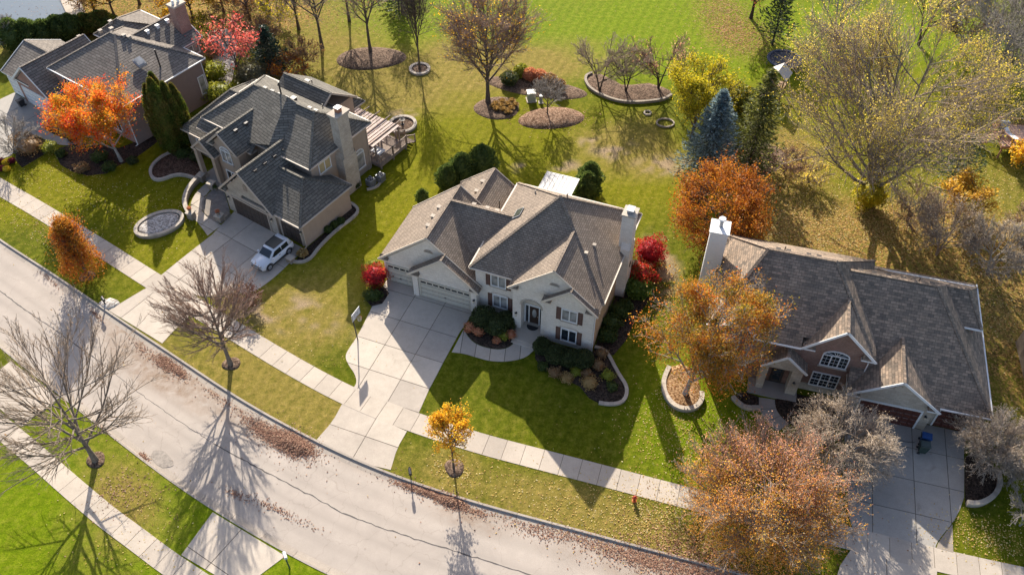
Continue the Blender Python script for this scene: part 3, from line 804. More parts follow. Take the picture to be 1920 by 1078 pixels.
# ================================================================ house building kit (all in a house's own frame: u right, v back)
class House:
    def __init__(s, fr, label, roofm, trim, name='house'):
        s.root = thing(name, label, 'house', fr[0], fr[1]); s.roofm = roofm; s.trim = trim
        s.cap = s.roofm
    def part(s, name, mb, parent=None, **k): return mb.build(name, parent or s.root, **k)
    def wall(s, u0, u1, v0, v1, z0, z1, mat, **k):
        return s.part('wall', MB().box(u0, u1, v0, v1, z0, z1, mat, **k))
    def _caps(s, ro, lines):
        for p, q in lines:
            mb = MB(); p, q = Vector(p), Vector(q)
            mb.beam(p + Vector((0, 0, 0.01)), q + Vector((0, 0, 0.01)), 0.24, 0.07, s.cap); mb.build('ridge_cap', ro)
    def hip(s, u0, u1, v0, v1, ze, r0, r1, t=0.2, caps=True):
        """four-sided roof with ridge r0->r1 (3d points); eave at ze"""
        mb = MB(); a, b, c, d = (u0, v0), (u1, v0), (u1, v1), (u0, v1)
        P = lambda q, z: (q[0], q[1], z)
        al_u = abs(r1[0] - r0[0]) >= abs(r1[1] - r0[1])
        if al_u:   # ridge runs along u, r0 left
            F = [[P(a, ze), P(b, ze), r1, r0], [P(b, ze), P(c, ze), r1], [P(c, ze), P(d, ze), r0, r1], [P(d, ze), P(a, ze), r0]]
            hips = [(P(a, ze), r0), (P(d, ze), r0), (P(b, ze), r1), (P(c, ze), r1)]
        else:      # ridge runs along v, r0 front
            F = [[P(a, ze), P(b, ze), r0], [P(b, ze), P(c, ze), r1, r0], [P(c, ze), P(d, ze), r1], [P(d, ze), P(a, ze), r0, r1]]
            hips = [(P(a, ze), r0), (P(b, ze), r0), (P(c, ze), r1), (P(d, ze), r1)]
        for f in F:
            g = []
            for p in f:
                if not g or (Vector(p) - Vector(g[-1])).length > 1e-4: g.append(p)
            if len(g) > 2: mb.face(g, s.roofm)
        ro = s.part('roof', mb)
        fb = MB()
        e = 0.02
        for p, q in ((a, b), (b, c), (c, d), (d, a)):
            fb.face([P(p, ze - t), P(q, ze - t), P(q, ze - 0.005), P(p, ze - 0.005)], s.trim)
        fb.face([P(d, ze - t), P(c, ze - t), P(b, ze - t), P(a, ze - t)], s.trim)
        fb.build('fascia', ro)
        gm = MB()
        for p, q, o in ((a, b, (0, -1)), (b, c, (1, 0)), (c, d, (0, 1)), (d, a, (-1, 0))):
            gm.beam((p[0] + o[0] * 0.06, p[1] + o[1] * 0.06, ze - 0.06), (q[0] + o[0] * 0.06, q[1] + o[1] * 0.06, ze - 0.06), 0.11, 0.11, s.trim)
        gm.build('gutter', ro)
        if caps: s._caps(ro, hips + ([(r0, r1)] if (Vector(r0) - Vector(r1)).length > 0.1 else []))
        return ro
    def gable(s, a0, a1, b0, b1, ze, zr, along='v', t=0.17, mid=None, trim0=True, trim1=True, ze1=None):
        """two slopes; a0..a1 across the ridge, b0..b1 along it"""
        mid = (a0 + a1) / 2 if mid is None else mid
        ze1 = ze if ze1 is None else ze1
        P = (lambda a, b, z: (a, b, z)) if along == 'v' else (lambda a, b, z: (b, a, z))
        flip = along != 'v'
        def fc(mb, pts, m): mb.face(pts[::-1] if flip else pts, m)
        mb = MB()
        fc(mb, [P(a0, b1, ze), P(a0, b0, ze), P(mid, b0, zr), P(mid, b1, zr)], s.roofm)
        fc(mb, [P(a1, b0, ze1), P(a1, b1, ze1), P(mid, b1, zr), P(mid, b0, zr)], s.roofm)
        ro = s.part('roof', mb)
        tb_ = MB()
        fc(tb_, [P(a0, b0, ze - t), P(a0, b1, ze - t), P(mid, b1, zr - t), P(mid, b0, zr - t)], s.trim)
        fc(tb_, [P(a1, b1, ze1 - t), P(a1, b0, ze1 - t), P(mid, b0, zr - t), P(mid, b1, zr - t)], s.trim)
        fc(tb_, [P(a0, b1, ze - t), P(a0, b0, ze - t), P(a0, b0, ze), P(a0, b1, ze)], s.trim)
        fc(tb_, [P(a1, b0, ze1 - t), P(a1, b1, ze1 - t), P(a1, b1, ze1), P(a1, b0, ze1)], s.trim)
        for b_, f in ((b0, 1), (b1, -1)):
            q = [P(a0, b_, ze - t), P(mid, b_, zr - t), P(mid, b_, zr), P(a0, b_, ze)]
            q2 = [P(mid, b_, zr - t), P(a1, b_, ze1 - t), P(a1, b_, ze1), P(mid, b_, zr)]
            for x in (q, q2): fc(tb_, x if f > 0 else x[::-1], s.trim)
        tb_.build('fascia', ro)
        for b_, on, sg in ((b0, trim0, -1), (b1, trim1, 1)):
            if on:
                for aa, zz in ((a0, ze), (a1, ze1)):
                    MB().beam(P(aa, b_ + sg * 0.02, zz - 0.05), P(mid, b_ + sg * 0.02, zr - 0.05), 0.07, 0.2, s.trim).build('rake_board', ro)
        s._caps(ro, [(P(mid, b0, zr), P(mid, b1, zr))])
        return ro
    def gable_wall(s, a0, a1, b, ze, zr, mat, th=0.25, along='v', mid=None):
        """triangular wall below a gable; front face at b"""
        mid = (a0 + a1) / 2 if mid is None else mid
        mb = MB()
        if along == 'v': mb.extr([(a0, b, ze), (a1, b, ze), (mid, b, zr)], (0, th, 0), mat)
        else: mb.extr([(b, a0, ze), (b, a1, ze), (b, mid, zr)], (-th, 0, 0), mat)
        return s.part('gable_wall', mb)
    def ret(s, u0, u1, v, z, d=0.5, h=0.42):
        """cornice return: little hipped roof at a gable's foot, leaning on the wall"""
        mb = MB(); m = (u0 + u1) / 2
        mb.face([(u0, v - d, z), (u1, v - d, z), (u1 - 0.1, v, z + h), (u0 + 0.1, v, z + h)], s.roofm)
        mb.face([(u1, v - d, z), (u1, v, z), (u1 - 0.1, v, z + h)], s.roofm); mb.face([(u0, v, z), (u0, v - d, z), (u0 + 0.1, v, z + h)], s.roofm)
        mb.box(u0, u1, v - d, v, z - 0.16, z - 0.005, s.trim)
        return s.part('cornice_return', mb)
    def _place(s, side, pos, depth, z):
        """matrix from window space (x across, y into wall, z up)"""
        if side == 'front': return Matrix.Translation((pos, depth, z))
        if side == 'right': return Matrix.Translation((depth, pos, z)) @ Matrix.Rotation(math.pi / 2, 4, 'Z')
        if side == 'left': return Matrix.Translation((depth, pos, z)) @ Matrix.Rotation(-math.pi / 2, 4, 'Z')
    def window(s, side, pos, depth, z0, w_, h_, cols=2, rows=1, arch=0.0, glassm=None, frame=None, mx=0, mz=0, sill=True, fw=0.09):
        """frame with its own panes; mx, mz: thin glazing bars per pane"""
        frame = frame or WHITE; glassm = glassm or GLASS
        M = s._place(side, pos, depth, z0)
        mb = MB(); x0, x1 = -w_ / 2, w_ / 2
        mb.box(x0, x0 + fw, -0.07, 0.02, 0, h_, frame).box(x1 - fw, x1, -0.07, 0.02, 0, h_, frame).box(x0 + fw, x1 - fw, -0.07, 0.02, 0, fw, frame)
        if not arch: mb.box(x0 + fw, x1 - fw, -0.07, 0.02, h_ - fw, h_, frame)
        cw = (w_ - fw * (cols + 1)) / cols; rh = (h_ - fw * (rows + 1)) / rows
        for c in range(1, cols): mb.box(x0 + c * (cw + fw), x0 + c * (cw + fw) + fw, -0.065, 0.02, fw, h_ - (0 if arch else fw), frame)
        for r in range(1, rows): mb.box(x0 + fw, x1 - fw, -0.06, 0.02, r * (rh + fw), r * (rh + fw) + fw * 0.8, frame)
        n = 10
        if arch:
            pr = [(x1 * math.cos(math.pi * i / n), h_ + arch * math.sin(math.pi * i / n)) for i in range(n + 1)]
            pi_ = [((x1 - fw) * math.cos(math.pi * i / n), h_ + (arch - fw) * math.sin(math.pi * i / n)) for i in range(n + 1)]
            for i in range(n):
                mb.extr([(pr[i][0], -0.07, pr[i][1]), (pr[i + 1][0], -0.07, pr[i + 1][1]), (pi_[i + 1][0], -0.07, pi_[i + 1][1]), (pi_[i][0], -0.07, pi_[i][1])], (0, 0.09, 0), frame)
            mb.box(x0 + fw, x1 - fw, -0.06, 0.02, h_ - fw / 2, h_ + fw / 2, frame)
        wo = s.part('window', mb); wo.matrix_local = M
        for c in range(cols):
            for r in range(rows):
                a = x0 + fw + c * (cw + fw); b = fw + r * (rh + fw)
                pm_ = MB(); pm_.box(a, a + cw, -0.015, 0.01, b, b + rh, glassm)
                p_ = pm_.build('pane', wo)
                if mx or mz:
                    q = MB()
                    for i in range(1, mx + 1): q.box(a + cw * i / (mx + 1) - 0.009, a + cw * i / (mx + 1) + 0.009, -0.03, -0.016, b, b + rh, frame)
                    for i in range(1, mz + 1): q.box(a, a + cw, -0.033, -0.017, b + rh * i / (mz + 1) - 0.009, b + rh * i / (mz + 1) + 0.009, frame)
                    q.build('glazing_bars', wo)
        if arch:
            pm_ = MB(); pm_.extr([(x, -0.015, z) for x, z in pi_], (0, 0.025, 0), glassm); pm_.build('pane', wo)
            q = MB()
            for i in (2, 4, 5, 6, 8): q.beam((0, -0.024, h_), (pi_[i][0], -0.024, pi_[i][1]), 0.03, 0.016, frame, (0, 1, 0))
            q.build('glazing_bars', wo)
        if sill: MB().box(x0 - 0.08, x1 + 0.08, -0.13, 0.02, -0.11, -0.004, STONE).build('sill', wo)
        return wo
    def shutter(s, side, pos, depth, z0, w_, h_, mat):
        mb = MB(); x0, x1 = -w_ / 2, w_ / 2
        mb.box(x0, x0 + .05, -.05, 0, 0, h_, mat).box(x1 - .05, x1, -.05, 0, 0, h_, mat)
        for a in (0, h_ / 2 - 0.03, h_ - 0.06): mb.box(x0 + .05, x1 - .05, -.047, 0, a, a + 0.06, mat)
        o = s.part('shutter', mb); o.matrix_local = s._place(side, pos, depth, z0)
        q = MB(); n = int(h_ / 0.07)
        for i in range(1, n): q.beam((x0 + .05, -.022, i * h_ / n), (x1 - .05, -.022, i * h_ / n), .008, .07, mat, (0, 0.5, 0.85))
        q.build('louvre_slats', o)
        return o
    def garage(s, pos, depth, w_, h_, mat, cols, rows=4, frame=None, lites=None, side='front'):
        M = s._place(side, pos, depth, 0.03)
        mb = MB(); x0, x1 = -w_ / 2, w_ / 2
        mb.box(x0, x1, 0.0, 0.05, 0, h_, mat)
        d = s.part('garage_door', mb); d.matrix_local = M
        cw, rh = w_ / cols, h_ / rows
        pmesh = None; lmesh = None
        for r in range(rows):
            for c in range(cols):
                if lites and r == rows - 1:
                    if lmesh is None:
                        q = MB(); q.box(-cw * .4, cw * .4, -0.012, -0.002, -rh * .12, rh * .26, GLASS); lmesh = q.mesh('door_lite')
                    link('door_lite', lmesh, d, (x0 + (c + .5) * cw, 0, (r + .5) * rh)); continue
                if pmesh is None:
                    q = MB(); e = 0.06; a, b = cw / 2 - 0.05, rh / 2 - 0.045
                    O = [(-a, 0, -b), (a, 0, -b), (a, 0, b), (-a, 0, b)]; I = [(-a + e, -0.035, -b + e), (a - e, -0.035, -b + e), (a - e, -0.035, b - e), (-a + e, -0.035, b - e)]
                    for i in range(4): q.face([O[i], O[(i + 1) % 4], I[(i + 1) % 4], I[i]], mat)
                    q.face(I, mat); pmesh = q.mesh('door_panel')
                link('door_panel', pmesh, d, (x0 + (c + .5) * cw, -0.002, (r + .5) * rh))
        for r in range(1, rows):
            MB().box(x0, x1, -0.008, -0.001, r * rh - 0.015, r * rh + 0.015, BLACK if mat is not WHITE else GREYM).build('section_seam', d)
        MB().box(-0.09, 0.09, -0.07, -0.04, 0.62, 0.68, BLACK).build('handle', d)
        f = MB(); fr_ = frame or WHITE
        f.box(x0 - .14, x0, -.06, .1, 0, h_ + .14, fr_).box(x1, x1 + .14, -.06, .1, 0, h_ + .14, fr_).box(x0, x1, -.06, .1, h_, h_ + .14, fr_)
        o = s.part('garage_door_frame', f); o.matrix_local = M
        return d
    def lamp(s, u, v, z):
        mb = MB(); mb.box(u - .04, u + .04, v - .05, v, z + .1, z + .3, BLACK).lathe([(0.0, z + .36), (.12, z + .26), (.1, z + .24)][::-1], BLACK, 8, (u, v - .15)).lathe([(.06, z - .12), (.07, z - .1), (0, z - .15)][::-1], BLACK, 8, (u, v - .15)).beam((u, v - .03, z + .28), (u, v - .15, z + .34), .03, .03, BLACK)
        l = s.part('wall_lantern', mb)
        MB().lathe([(.055, z - .1), (.09, z + .22)], BULB, 8, (u, v - .15)).build('lamp_glass', l)
    def vent(s, u, v, z, sz=0.32, mat=None, h=0.16):
        mb = MB(); mb.box(u - sz / 2, u + sz / 2, v - sz / 2, v + sz / 2, z - 0.2, z + h, mat or DARKM).box(u - sz / 2 - .04, u + sz / 2 + .04, v - sz / 2 - .04, v + sz / 2 + .04, z + h, z + h + .03, mat or DARKM)
        return s.part('roof_vent', mb)
    def pipe(s, u, v, z, h=0.5, r=0.05, mat=None):
        mb = MB(); mb.cyl((u, v, z - .3), (u, v, z + h), r, r, mat or DARKM, 10); return s.part('vent_pipe', mb)
    def downspout(s, u, v, z, mat=None):
        mb = MB(); m = mat or s.trim
        mb.beam((u, v, 0.1), (u, v, z - .25), .09, .07, m).beam((u, v, 0.12), (u, v - .4, .04), .09, .06, m); return s.part('downspout', mb)

# ================================================================ white brick house (centre)
SH3 = shingle('weathered_brown_shingle', (0.26, 0.206, 0.158), 0.16, 0.2, 0.34, (0.88, 1.08))
BR3 = brickmat('white_brick', (0.72, 0.64, 0.54), (0.84, 0.77, 0.67), (0.6, 0.53, 0.45), stain=0.12)
SI3 = siding('tan_siding', (0.5, 0.36, 0.22))
SHUT = plain('brown_shutter_paint', (0.105, 0.045, 0.025), 0.5, 0.15)
GD3 = plain('almond_door_paint', (0.5, 0.45, 0.36), 0.5, 0.05)
h = House(F3, 'white brick two-storey house with brown shutters and tan garage doors, in the middle', SH3, CREAM)
R = h.root
h.wall(-11.3, 0, 1.45, 12.55, 0, 5.25, BR3, right=SI3, back=SI3, left=SI3)
h.wall(-4.3, -0.002, 0, 1.45, 0, 5.25, BR3, right=SI3)
h.gable_wall(-4.3, 0, 0, 5.252, 7.05, BR3, 0.3)
# entry tower with arched recess
h.wall(-7.4, -6.62, 0.35, 1.45, 0, 5.25, BR3); h.wall(-4.78, -4.302, 0.35, 1.45, 0, 5.25, BR3)
tw = MB(); n = 12
cu, hw, zs = -5.7, 0.92, 3.35
arcp = [(cu - hw * math.cos(math.pi * i / n), zs + hw * 0.85 * math.sin(math.pi * i / n)) for i in range(n + 1)]
top = [(-6.62, 5.25), (-4.78, 5.25)]
pts = [(-6.62, zs)] + arcp[1:-1] + [(-4.78, zs), (-4.78, 5.25), (-6.62, 5.25)]
tw.extr([(u, 0.352, z) for u, z in pts], (0, 0.55, 0), BR3)
h.part('entry_arch', tw)
ar = MB()
for i in range(n):
    a, b = arcp[i], arcp[i + 1]; f = lambda p: (cu + (p[0] - cu) * 1.16, zs + (p[1] - zs) * 1.19)
    A, B = f(a), f(b)
    ar.extr([(a[0], 0.29, a[1]), (b[0], 0.29, b[1]), (B[0], 0.29, B[1]), (A[0], 0.29, A[1])], (0, 0.061, 0), STONE)
h.part('arch_surround', ar)
h.gable_wall(-7.42, 0.0, 0.36, 5.252, 8.35, BR3, 0.3, mid=-3.7)
# door group
dm = plain('dark_wood_door', (0.05, 0.028, 0.018), 0.4, 0.2)
bk_ = MB().box(-6.6, -4.8, 1.25, 1.44, 2.55, 4.3, CREAM); h.part('transom_panel', bk_)
h.window('front', -5.7, 1.245, 3.3, 1.7, 0.62, 2, 1, 0.28, GLASS, CREAM, sill=False)
dfr = MB(); dfr.box(-6.6, -6.5, 1.18, 1.44, 0.18, 2.6, WHITE).box(-4.9, -4.8, 1.18, 1.44, 0.18, 2.6, WHITE).box(-6.5, -4.9, 1.18, 1.44, 2.45, 2.6, WHITE).box(-6.22, -6.14, 1.19, 1.44, .18, 2.45, WHITE).box(-5.26, -5.18, 1.19, 1.44, .18, 2.45, WHITE)
df = h.part('door_frame', dfr)
for a, b in ((-6.5, -6.22), (-5.18, -4.9)): MB().box(a, b, 1.28, 1.44, .2, 2.45, GLASS).build('sidelight_pane', df)
dd = h.part('front_door', MB().box(-6.14, -5.26, 1.27, 1.44, 0.2, 2.45, dm))
ov = MB(); ov.extr([(-5.7 + .2 * math.cos(2 * math.pi * i / 16), 1.255, 1.5 + .55 * math.sin(2 * math.pi * i / 16)) for i in range(16)], (0, .01, 0), GLASSL); ov.build('oval_pane', dd)
MB().cyl((-5.35, 1.2, 1.2), (-5.35, 1.26, 1.2), .035, .035, BULB, 8).build('door_knob', dd)
h.part('porch_slab', MB().box(-7.1, -4.32, -1.0, 1.44, 0, 0.16, CONC)); h.part('porch_step', MB().box(-6.9, -4.6, -1.4, -1.002, 0, 0.09, CONC))
mat_ = MB(); mat_.prism([(-5.7 + .55 * math.cos(t), 0.95 - .55 * math.sin(t)) for t in np.linspace(0, math.pi, 10)], 0.162, 0.18, BLACK)
setp(mat_.build('doormat'), 'black half-round doormat at the white house entry', 'doormat'); bpy.data.objects['doormat'].matrix_world = Matrix.Translation((*F3[0], 0)) @ Matrix.Rotation(F3[1], 4, 'Z')
h.lamp(-7.05, 0.35, 1.9)
# garage wing
h.wall(-20.5, -17.2, 1.55, 8.5, 0, 2.75, BR3, right=SI3, left=SI3, back=SI3)
h.wall(-17.2, -11.0, 0.85, 8.5, 0, 2.75, BR3, right=BR3, left=BR3, back=SI3)
h.wall(-11.3, -11.002, 1.0, 1.45, 0, 2.75, BR3)
h.gable_wall(-20.5, -11.1, 1.56, 2.752, 6.75, BR3, 0.3); h.gable_wall(-17.2, -11.0, 0.86, 2.752, 5.38, BR3, 0.3)
h.gable_wall(-20.4, -11.4, 8.45, 2.752, 6.6, SI3, -0.25)
h.garage(-14.1, 0.83, 4.85, 2.15, GD3, 8, 4, GD3, True); h.garage(-18.95, 1.53, 2.45, 2.15, GD3, 4, 4, GD3, True)
for u in (-17.0, -16.75): pass
h.part('pilaster', MB().box(-17.25, -16.72, 0.7, 0.85, 0, 2.6, BR3)); h.part('pilaster', MB().box(-11.52, -10.98, 0.7, 0.85, 0, 2.6, BR3))
h.lamp(-11.2, 0.7, 1.5)
# rear family-room wing
h.wall(-17.7, -11.31, 8.5, 13.4, 0, 2.75, SI3); h.gable_wall(-17.7, -11.1, 13.38, 2.752, 5.35, SI3, -0.25)
# roofs
h.hip(-11.67, 0.4, 1.05, 12.95, 5.4, (-5.64, 7.0, 10.5), (-5.63, 7.0, 10.5))
h.gable(-7.75, 0.38, 0.0, 5.0, 5.385, 8.84, mid=-3.7, trim1=False)
h.gable(-4.58, 0.385, -0.5, 0.06, 5.37, 7.47, trim1=False)
h.gable(-20.9, -10.7, 1.28, 8.72, 2.9, 7.2)
h.gable(-17.6, -10.66, 0.45, 1.36, 2.88, 5.8, trim1=False)
h.gable(1.5, 11.7, -15.85, -8.0, 2.9, 7.19, along='u', trim0=False, trim1=False)
h.gable(-18.05, -10.75, 7.0, 13.75, 2.9, 5.75, trim0=False)
h.ret(-4.55, -3.75, 0.0, 5.42, 0.48); h.ret(-0.75, 0.36, 0.0, 5.42, 0.48); h.ret(-7.7, -6.85, 0.34, 5.42, 0.34)
h.ret(-20.85, -19.95, 1.55, 2.92, 0.27); h.ret(-17.55, -16.5, .85, 2.9, 0.38); h.ret(-11.6, -10.7, .85, 2.9, 0.38)
# half-round louvres in the gables
def louvre(u, v, z, r):
    mb = MB(); mb.extr([(u + r * math.cos(math.pi * i / 10), v - .05, z + r * .8 * math.sin(math.pi * i / 10)) for i in range(11)], (0, .06, 0), CREAM)
    o = h.part('gable_louvre', mb)
    q = MB()
    for i in range(1, 5):
        zz = z + r * .16 * i; ww = r * math.sqrt(max(0, 1 - (i * .2) ** 2)) - .06
        q.box(u - ww, u + ww, v - .075, v - .05, zz, zz + .035, STONED)
    q.build('louvre_slats', o)
louvre(-3.7, 0.36, 6.75, 0.48); louvre(-15.8, 1.56, 5.15, 0.5)
# windows and shutters
for side, u, v, z, gl in (('front', -9.15, 1.45, 3.4, GLASSL), ('front', -9.0, 1.45, .75, GLASSL), ('front', -2.15, 0.0, 3.3, GLASSL), ('front', -2.1, 0.0, .65, GLASS)):
    h.window(side, u, v, z, 1.45, 1.45 if z > 2 else 1.6, 2, 1, 0, gl)
    for sx in (-0.96, 0.96): h.shutter('front', u + sx, v, z - .03, .42, 1.5 if z > 2 else 1.62, SHUT)
    if z < 2:
        a = MB()
        for i in range(8):
            t0, t1 = math.pi * (i / 8), math.pi * ((i + 1) / 8); f = lambda t, k: (u + .8 * k * math.cos(t), v - .04, z + 1.62 + .22 * k * math.sin(t))
            a.extr([f(t0, 1), f(t1, 1), f(t1, 1.15), f(t0, 1.15)], (0, .042, 0), STONE)
        h.part('brick_arch', a)
# chimney on the right wall
ch = MB(); ch.box(0.0, 0.85, 7.2, 9.0, 0, 6.0, BR3)
ch.face([(0, 7.2, 6.0), (.85, 7.2, 6.0), (.85, 7.5, 6.6), (0, 7.5, 6.6)], BR3); ch.box(-.25, .84, 7.5, 8.7, 6.0, 9.6, BR3).box(-.32, .92, 7.42, 8.78, 9.6, 9.75, STONE)
c3 = h.part('chimney', ch); MB().box(0.05, .55, 7.8, 8.4, 9.75, 10.05, GREYM).box(-.02, .62, 7.72, 8.48, 10.05, 10.1, GREYM).build('chimney_cap', c3)
h.part('vent_hood', MB().box(.85, .9, 7.9, 8.4, 3.4, 3.8, DARKM))
for u, v in ((-1.9, 5.4), (-2.2, 4.0)):
    z = 5.4 + .846 * (.4 - u); h.vent(u, v, z + .02, .22, STONE, .2)
for u, v, z in ((-16.6, 3.4, 6.55), (-16.7, 4.7, 6.5), (-16.7, 6.0, 6.5), (-13.9, 7.5, 6.45), (-12.6, 7.5, 6.45), (-11.7, 7.6, 6.3), (-14.9, 10.4, 5.4), (-14.9, 11.9, 5.4)): h.vent(u, v, z, .3, STONE, .1)
h.pipe(-12.5, 10.2, 4.4, .8, .05); h.pipe(-8.7, 9.4, 7.9, .35, .07, STONE); h.pipe(-5.2, 7.6, 9.9, .5, .06)
sk = MB(); sk.extr([(-9.75, 6.3, 7.05), (-9.75, 7.5, 7.05), (-9.05, 7.5, 7.64), (-9.05, 6.3, 7.64)], (0, 0, .14), GREYM); so = h.part('skylight', sk)
q = MB(); q.extr([(-9.68, 6.4, 7.26), (-9.68, 7.4, 7.26), (-9.12, 7.4, 7.735), (-9.12, 6.4, 7.735)], (0, 0, .02), GLASS); q.build('pane', so)
h.downspout(0.06, 0.06, 5.2, WHITE); h.downspout(-11.24, 1.2, 2.6, CREAM)
# patio roof of white ribbed panels
pr = thing('patio_cover', 'white ribbed metal patio cover on posts behind the white brick house', 'patio cover', LW(F3, -8.92, 15.75), F3[1])
wp = plain('white_ribbed_metal', (0.62, 0.59, 0.53), 0.45, 0.04)
for i in range(8):
    a = -1.73 + i * .4325
    MB().box(a + .012, a + .42, -2.8, 2.85, 2.72, 2.78, wp).box(a + .012, a + .06, -2.8, 2.85, 2.781, 2.82, wp).build('roof_panel', pr)
MB().box(-1.73, 1.73, -2.8, -2.7, 2.6, 2.718, WHITE).box(-1.73, 1.73, 2.72, 2.85, 2.6, 2.718, WHITE).build('beam', pr)
for x in (-1.6, 1.6): MB().box(x - .06, x + .06, 2.66, 2.78, 0, 2.6, WHITE).build('post', pr)
# ================================================================ taupe house with dark roof (left of centre)
SH2 = shingle('dark_grey_shingle', (0.155, 0.142, 0.118), 0.18, 0.28, 0.9, (0.86, 1.1), 1.0, gap=0.03)
ST2 = plain('taupe_stucco', (0.36, 0.28, 0.21), 0.9, 0.07, 2.0, bmp=0.2)
BR2 = brickmat('buff_brick', (0.42, 0.36, 0.28), (0.55, 0.48, 0.39), (0.4, 0.35, 0.29), stain=0.25)
GD2 = plain('brown_door_paint', (0.07, 0.05, 0.038), 0.5, 0.1)
TR2 = plain('taupe_trim', (0.46, 0.38, 0.3), 0.55, 0.06)
h = House(F2, 'taupe house with dark grey roof, tall brick chimney and a deck behind', SH2, TR2)
R = h.root
# garage
h.wall(-10.2, -3.3, 0.0, 6.5, 0, 2.85, BR2, right=ST2, left=ST2)
h.wall(-3.3, 0.0, 0.25, 6.9, 0, 2.85, ST2, front=BR2)
h.gable_wall(-10.2, -3.3, 0.01, 2.852, 6.15, BR2, 0.3)
h.garage(-6.8, -0.03, 4.75, 2.15, GD2, 8, 4, TR2); h.garage(-1.65, 0.22, 2.5, 2.15, GD2, 4, 4, TR2)
h.lamp(-3.85, 0.0, 1.7); h.lamp(-.25, .25, 1.7); h.lamp(-9.75, 0, 1.7)
lv = MB(); lv.extr([(-6.75 + x, -.04, z) for x, z in ((-.25, 4.1), (.25, 4.1), (.25, 4.6), (.2, 4.8), (0, 4.9), (-.2, 4.8), (-.25, 4.6))], (0, .05, 0), STONED); h.part('gable_louvre', lv)
# main body
h.wall(-16.6, -2.6, 4.9, 13.1, 0, 5.65, ST2)
h.wall(-13.8, -10.0, 2.5, 4.9, 0, 5.25, ST2); h.gable_wall(-13.8, -10.0, 2.52, 5.252, 7.05, ST2, .25)
h.wall(-20.6, -16.6, 4.5, 14.5, 0, 2.85, ST2)
h.wall(-16.6, -13.8, 3.9, 4.9, 0, 4.9, ST2)
h.wall(-12.6, -7.2, 13.1, 16.3, 0, 5.4, ST2)
# roofs
h.hip(-17.15, -2.15, 4.45, 13.5, 5.8, (-13.5, 9.1, 8.5), (-5.3, 9.1, 8.5))
fr2 = MB(); fr2.face([(-17.15, 3.55, 5.1), (-9.3, 3.55, 5.1), (-9.3, 4.45, 5.79), (-17.15, 4.45, 5.79)], SH2); fr2.face([(-17.15, 3.55, 5.1), (-17.15, 4.45, 5.79), (-17.15, 4.45, 5.0)], TR2)
fr2.box(-17.15, -9.3, 3.5, 3.62, 4.93, 5.09, TR2).box(-17.15, -9.3, 3.62, 4.45, 4.93, 4.98, TR2); h.part('roof_skirt', fr2)
h.gable(-10.4, -3.1, -0.42, 7.5, 3.0, 6.62, trim1=False)
h.hip(-7.5, .22, -0.15, 7.26, 3.0, (-6.0, 3.55, 5.3), (-2.4, 3.55, 5.3))
h.gable(-14.05, -9.77, 2.15, 7.6, 5.4, 7.36, trim1=False)
h.gable(-16.15, -12.85, 1.65, 4.4, 4.2, 5.68, trim1=False)
h.hip(-21.0, -14.6, 4.1, 15.0, 3.0, (-18.3, 9.6, 5.8), (-16.0, 9.6, 5.8))
h.gable(9.6, 16.7, -13.5, -6.9, 5.2, 7.65, along='u', trim0=False)
h.ret(-10.38, -9.5, 0.0, 3.0, .4); h.ret(-4.0, -3.14, 0.0, 3.0, .4); h.ret(-14.0, -13.2, 2.5, 5.42, .33); h.ret(-10.6, -9.8, 2.5, 5.42, .33)
# raised front section left of the garage ridge
rs = MB(); a_, b_, c_, d_ = (-13.0, 3.62, 5.16), (-7.5, 4.55, 6.35), (-8.7, 9.05, 8.92), (-13.5, 9.1, 8.52)
rs.face([a_, b_, c_], SH2); rs.face([a_, c_, d_], SH2); rs.face([b_, (-6.5, 4.55, 5.87), (-7.4, 9.1, 8.5), c_], SH2); rs.face([c_, (-7.4, 9.11, 8.49), (-8.9, 10.0, 7.9), (-13.5, 9.11, 8.49)], SH2)
h.part('roof', rs)
# sunroom
h.wall(-11.9, -8.3, 16.3, 18.4, 0, 2.9, ST2)
h.hip(-12.2, -8.0, 15.4, 18.8, 3.0, (-10.7, 17.1, 4.3), (-9.5, 17.1, 4.3))
# porch columns
for u in (-16.0, -13.45):
    c = MB(); c.box(u - .3, u + .3, 1.75, 2.35, 0, .5, STONE).box(u - .22, u + .22, 1.83, 2.27, .5, 3.9, ST2).box(u - .3, u + .3, 1.75, 2.35, 3.9, 4.1, TR2); h.part('porch_column', c)
h.part('porch_beam', MB().box(-16.1, -13.0, 1.85, 2.25, 3.95, 4.2, TR2)); h.gable_wall(-16.0, -13.0, 1.9, 4.2, 5.5, ST2, .2)
h.part('porch_slab', MB().box(-16.4, -12.9, 1.6, 4.88, 0, .16, CONCG))
dd = h.part('front_door', MB().box(-15.2, -14.2, 3.84, 3.9, .16, 2.4, GD2)); MB().box(-14.9, -14.5, 3.83, 3.839, .9, 2.1, GLASS).build('pane', dd)
h.window('front', -14.7, 3.9, 2.7, 1.5, .9, 2, 1, .3, GLASS, WHITE, sill=False)
h.window('front', -11.9, 2.5, 3.5, 1.5, 1.45, 2, 1, .55, GLASSL); h.window('front', -11.9, 2.5, .7, 1.5, 1.7, 2, 1, 0, GLASS)
h.window('front', -18.6, 4.5, .9, 1.6, 1.3, 2, 1, 0, GLASS); h.window('front', -16.0, 3.9, 3.3, .8, 1.0, 1, 1, 0, GLASS)
h.window('right', 6.75, -2.6, 3.9, 1.7, 1.3, 2, 1, 0, plain('amber_blind', (0.42, 0.33, 0.17), .6, .1)); h.window('right', 11.5, -2.6, .9, 1.5, 1.9, 1, 1, .55, GLASSL)
h.window('right', 7.7, -2.6, 1.6, .6, .6, 1, 1, .2, GLASS)
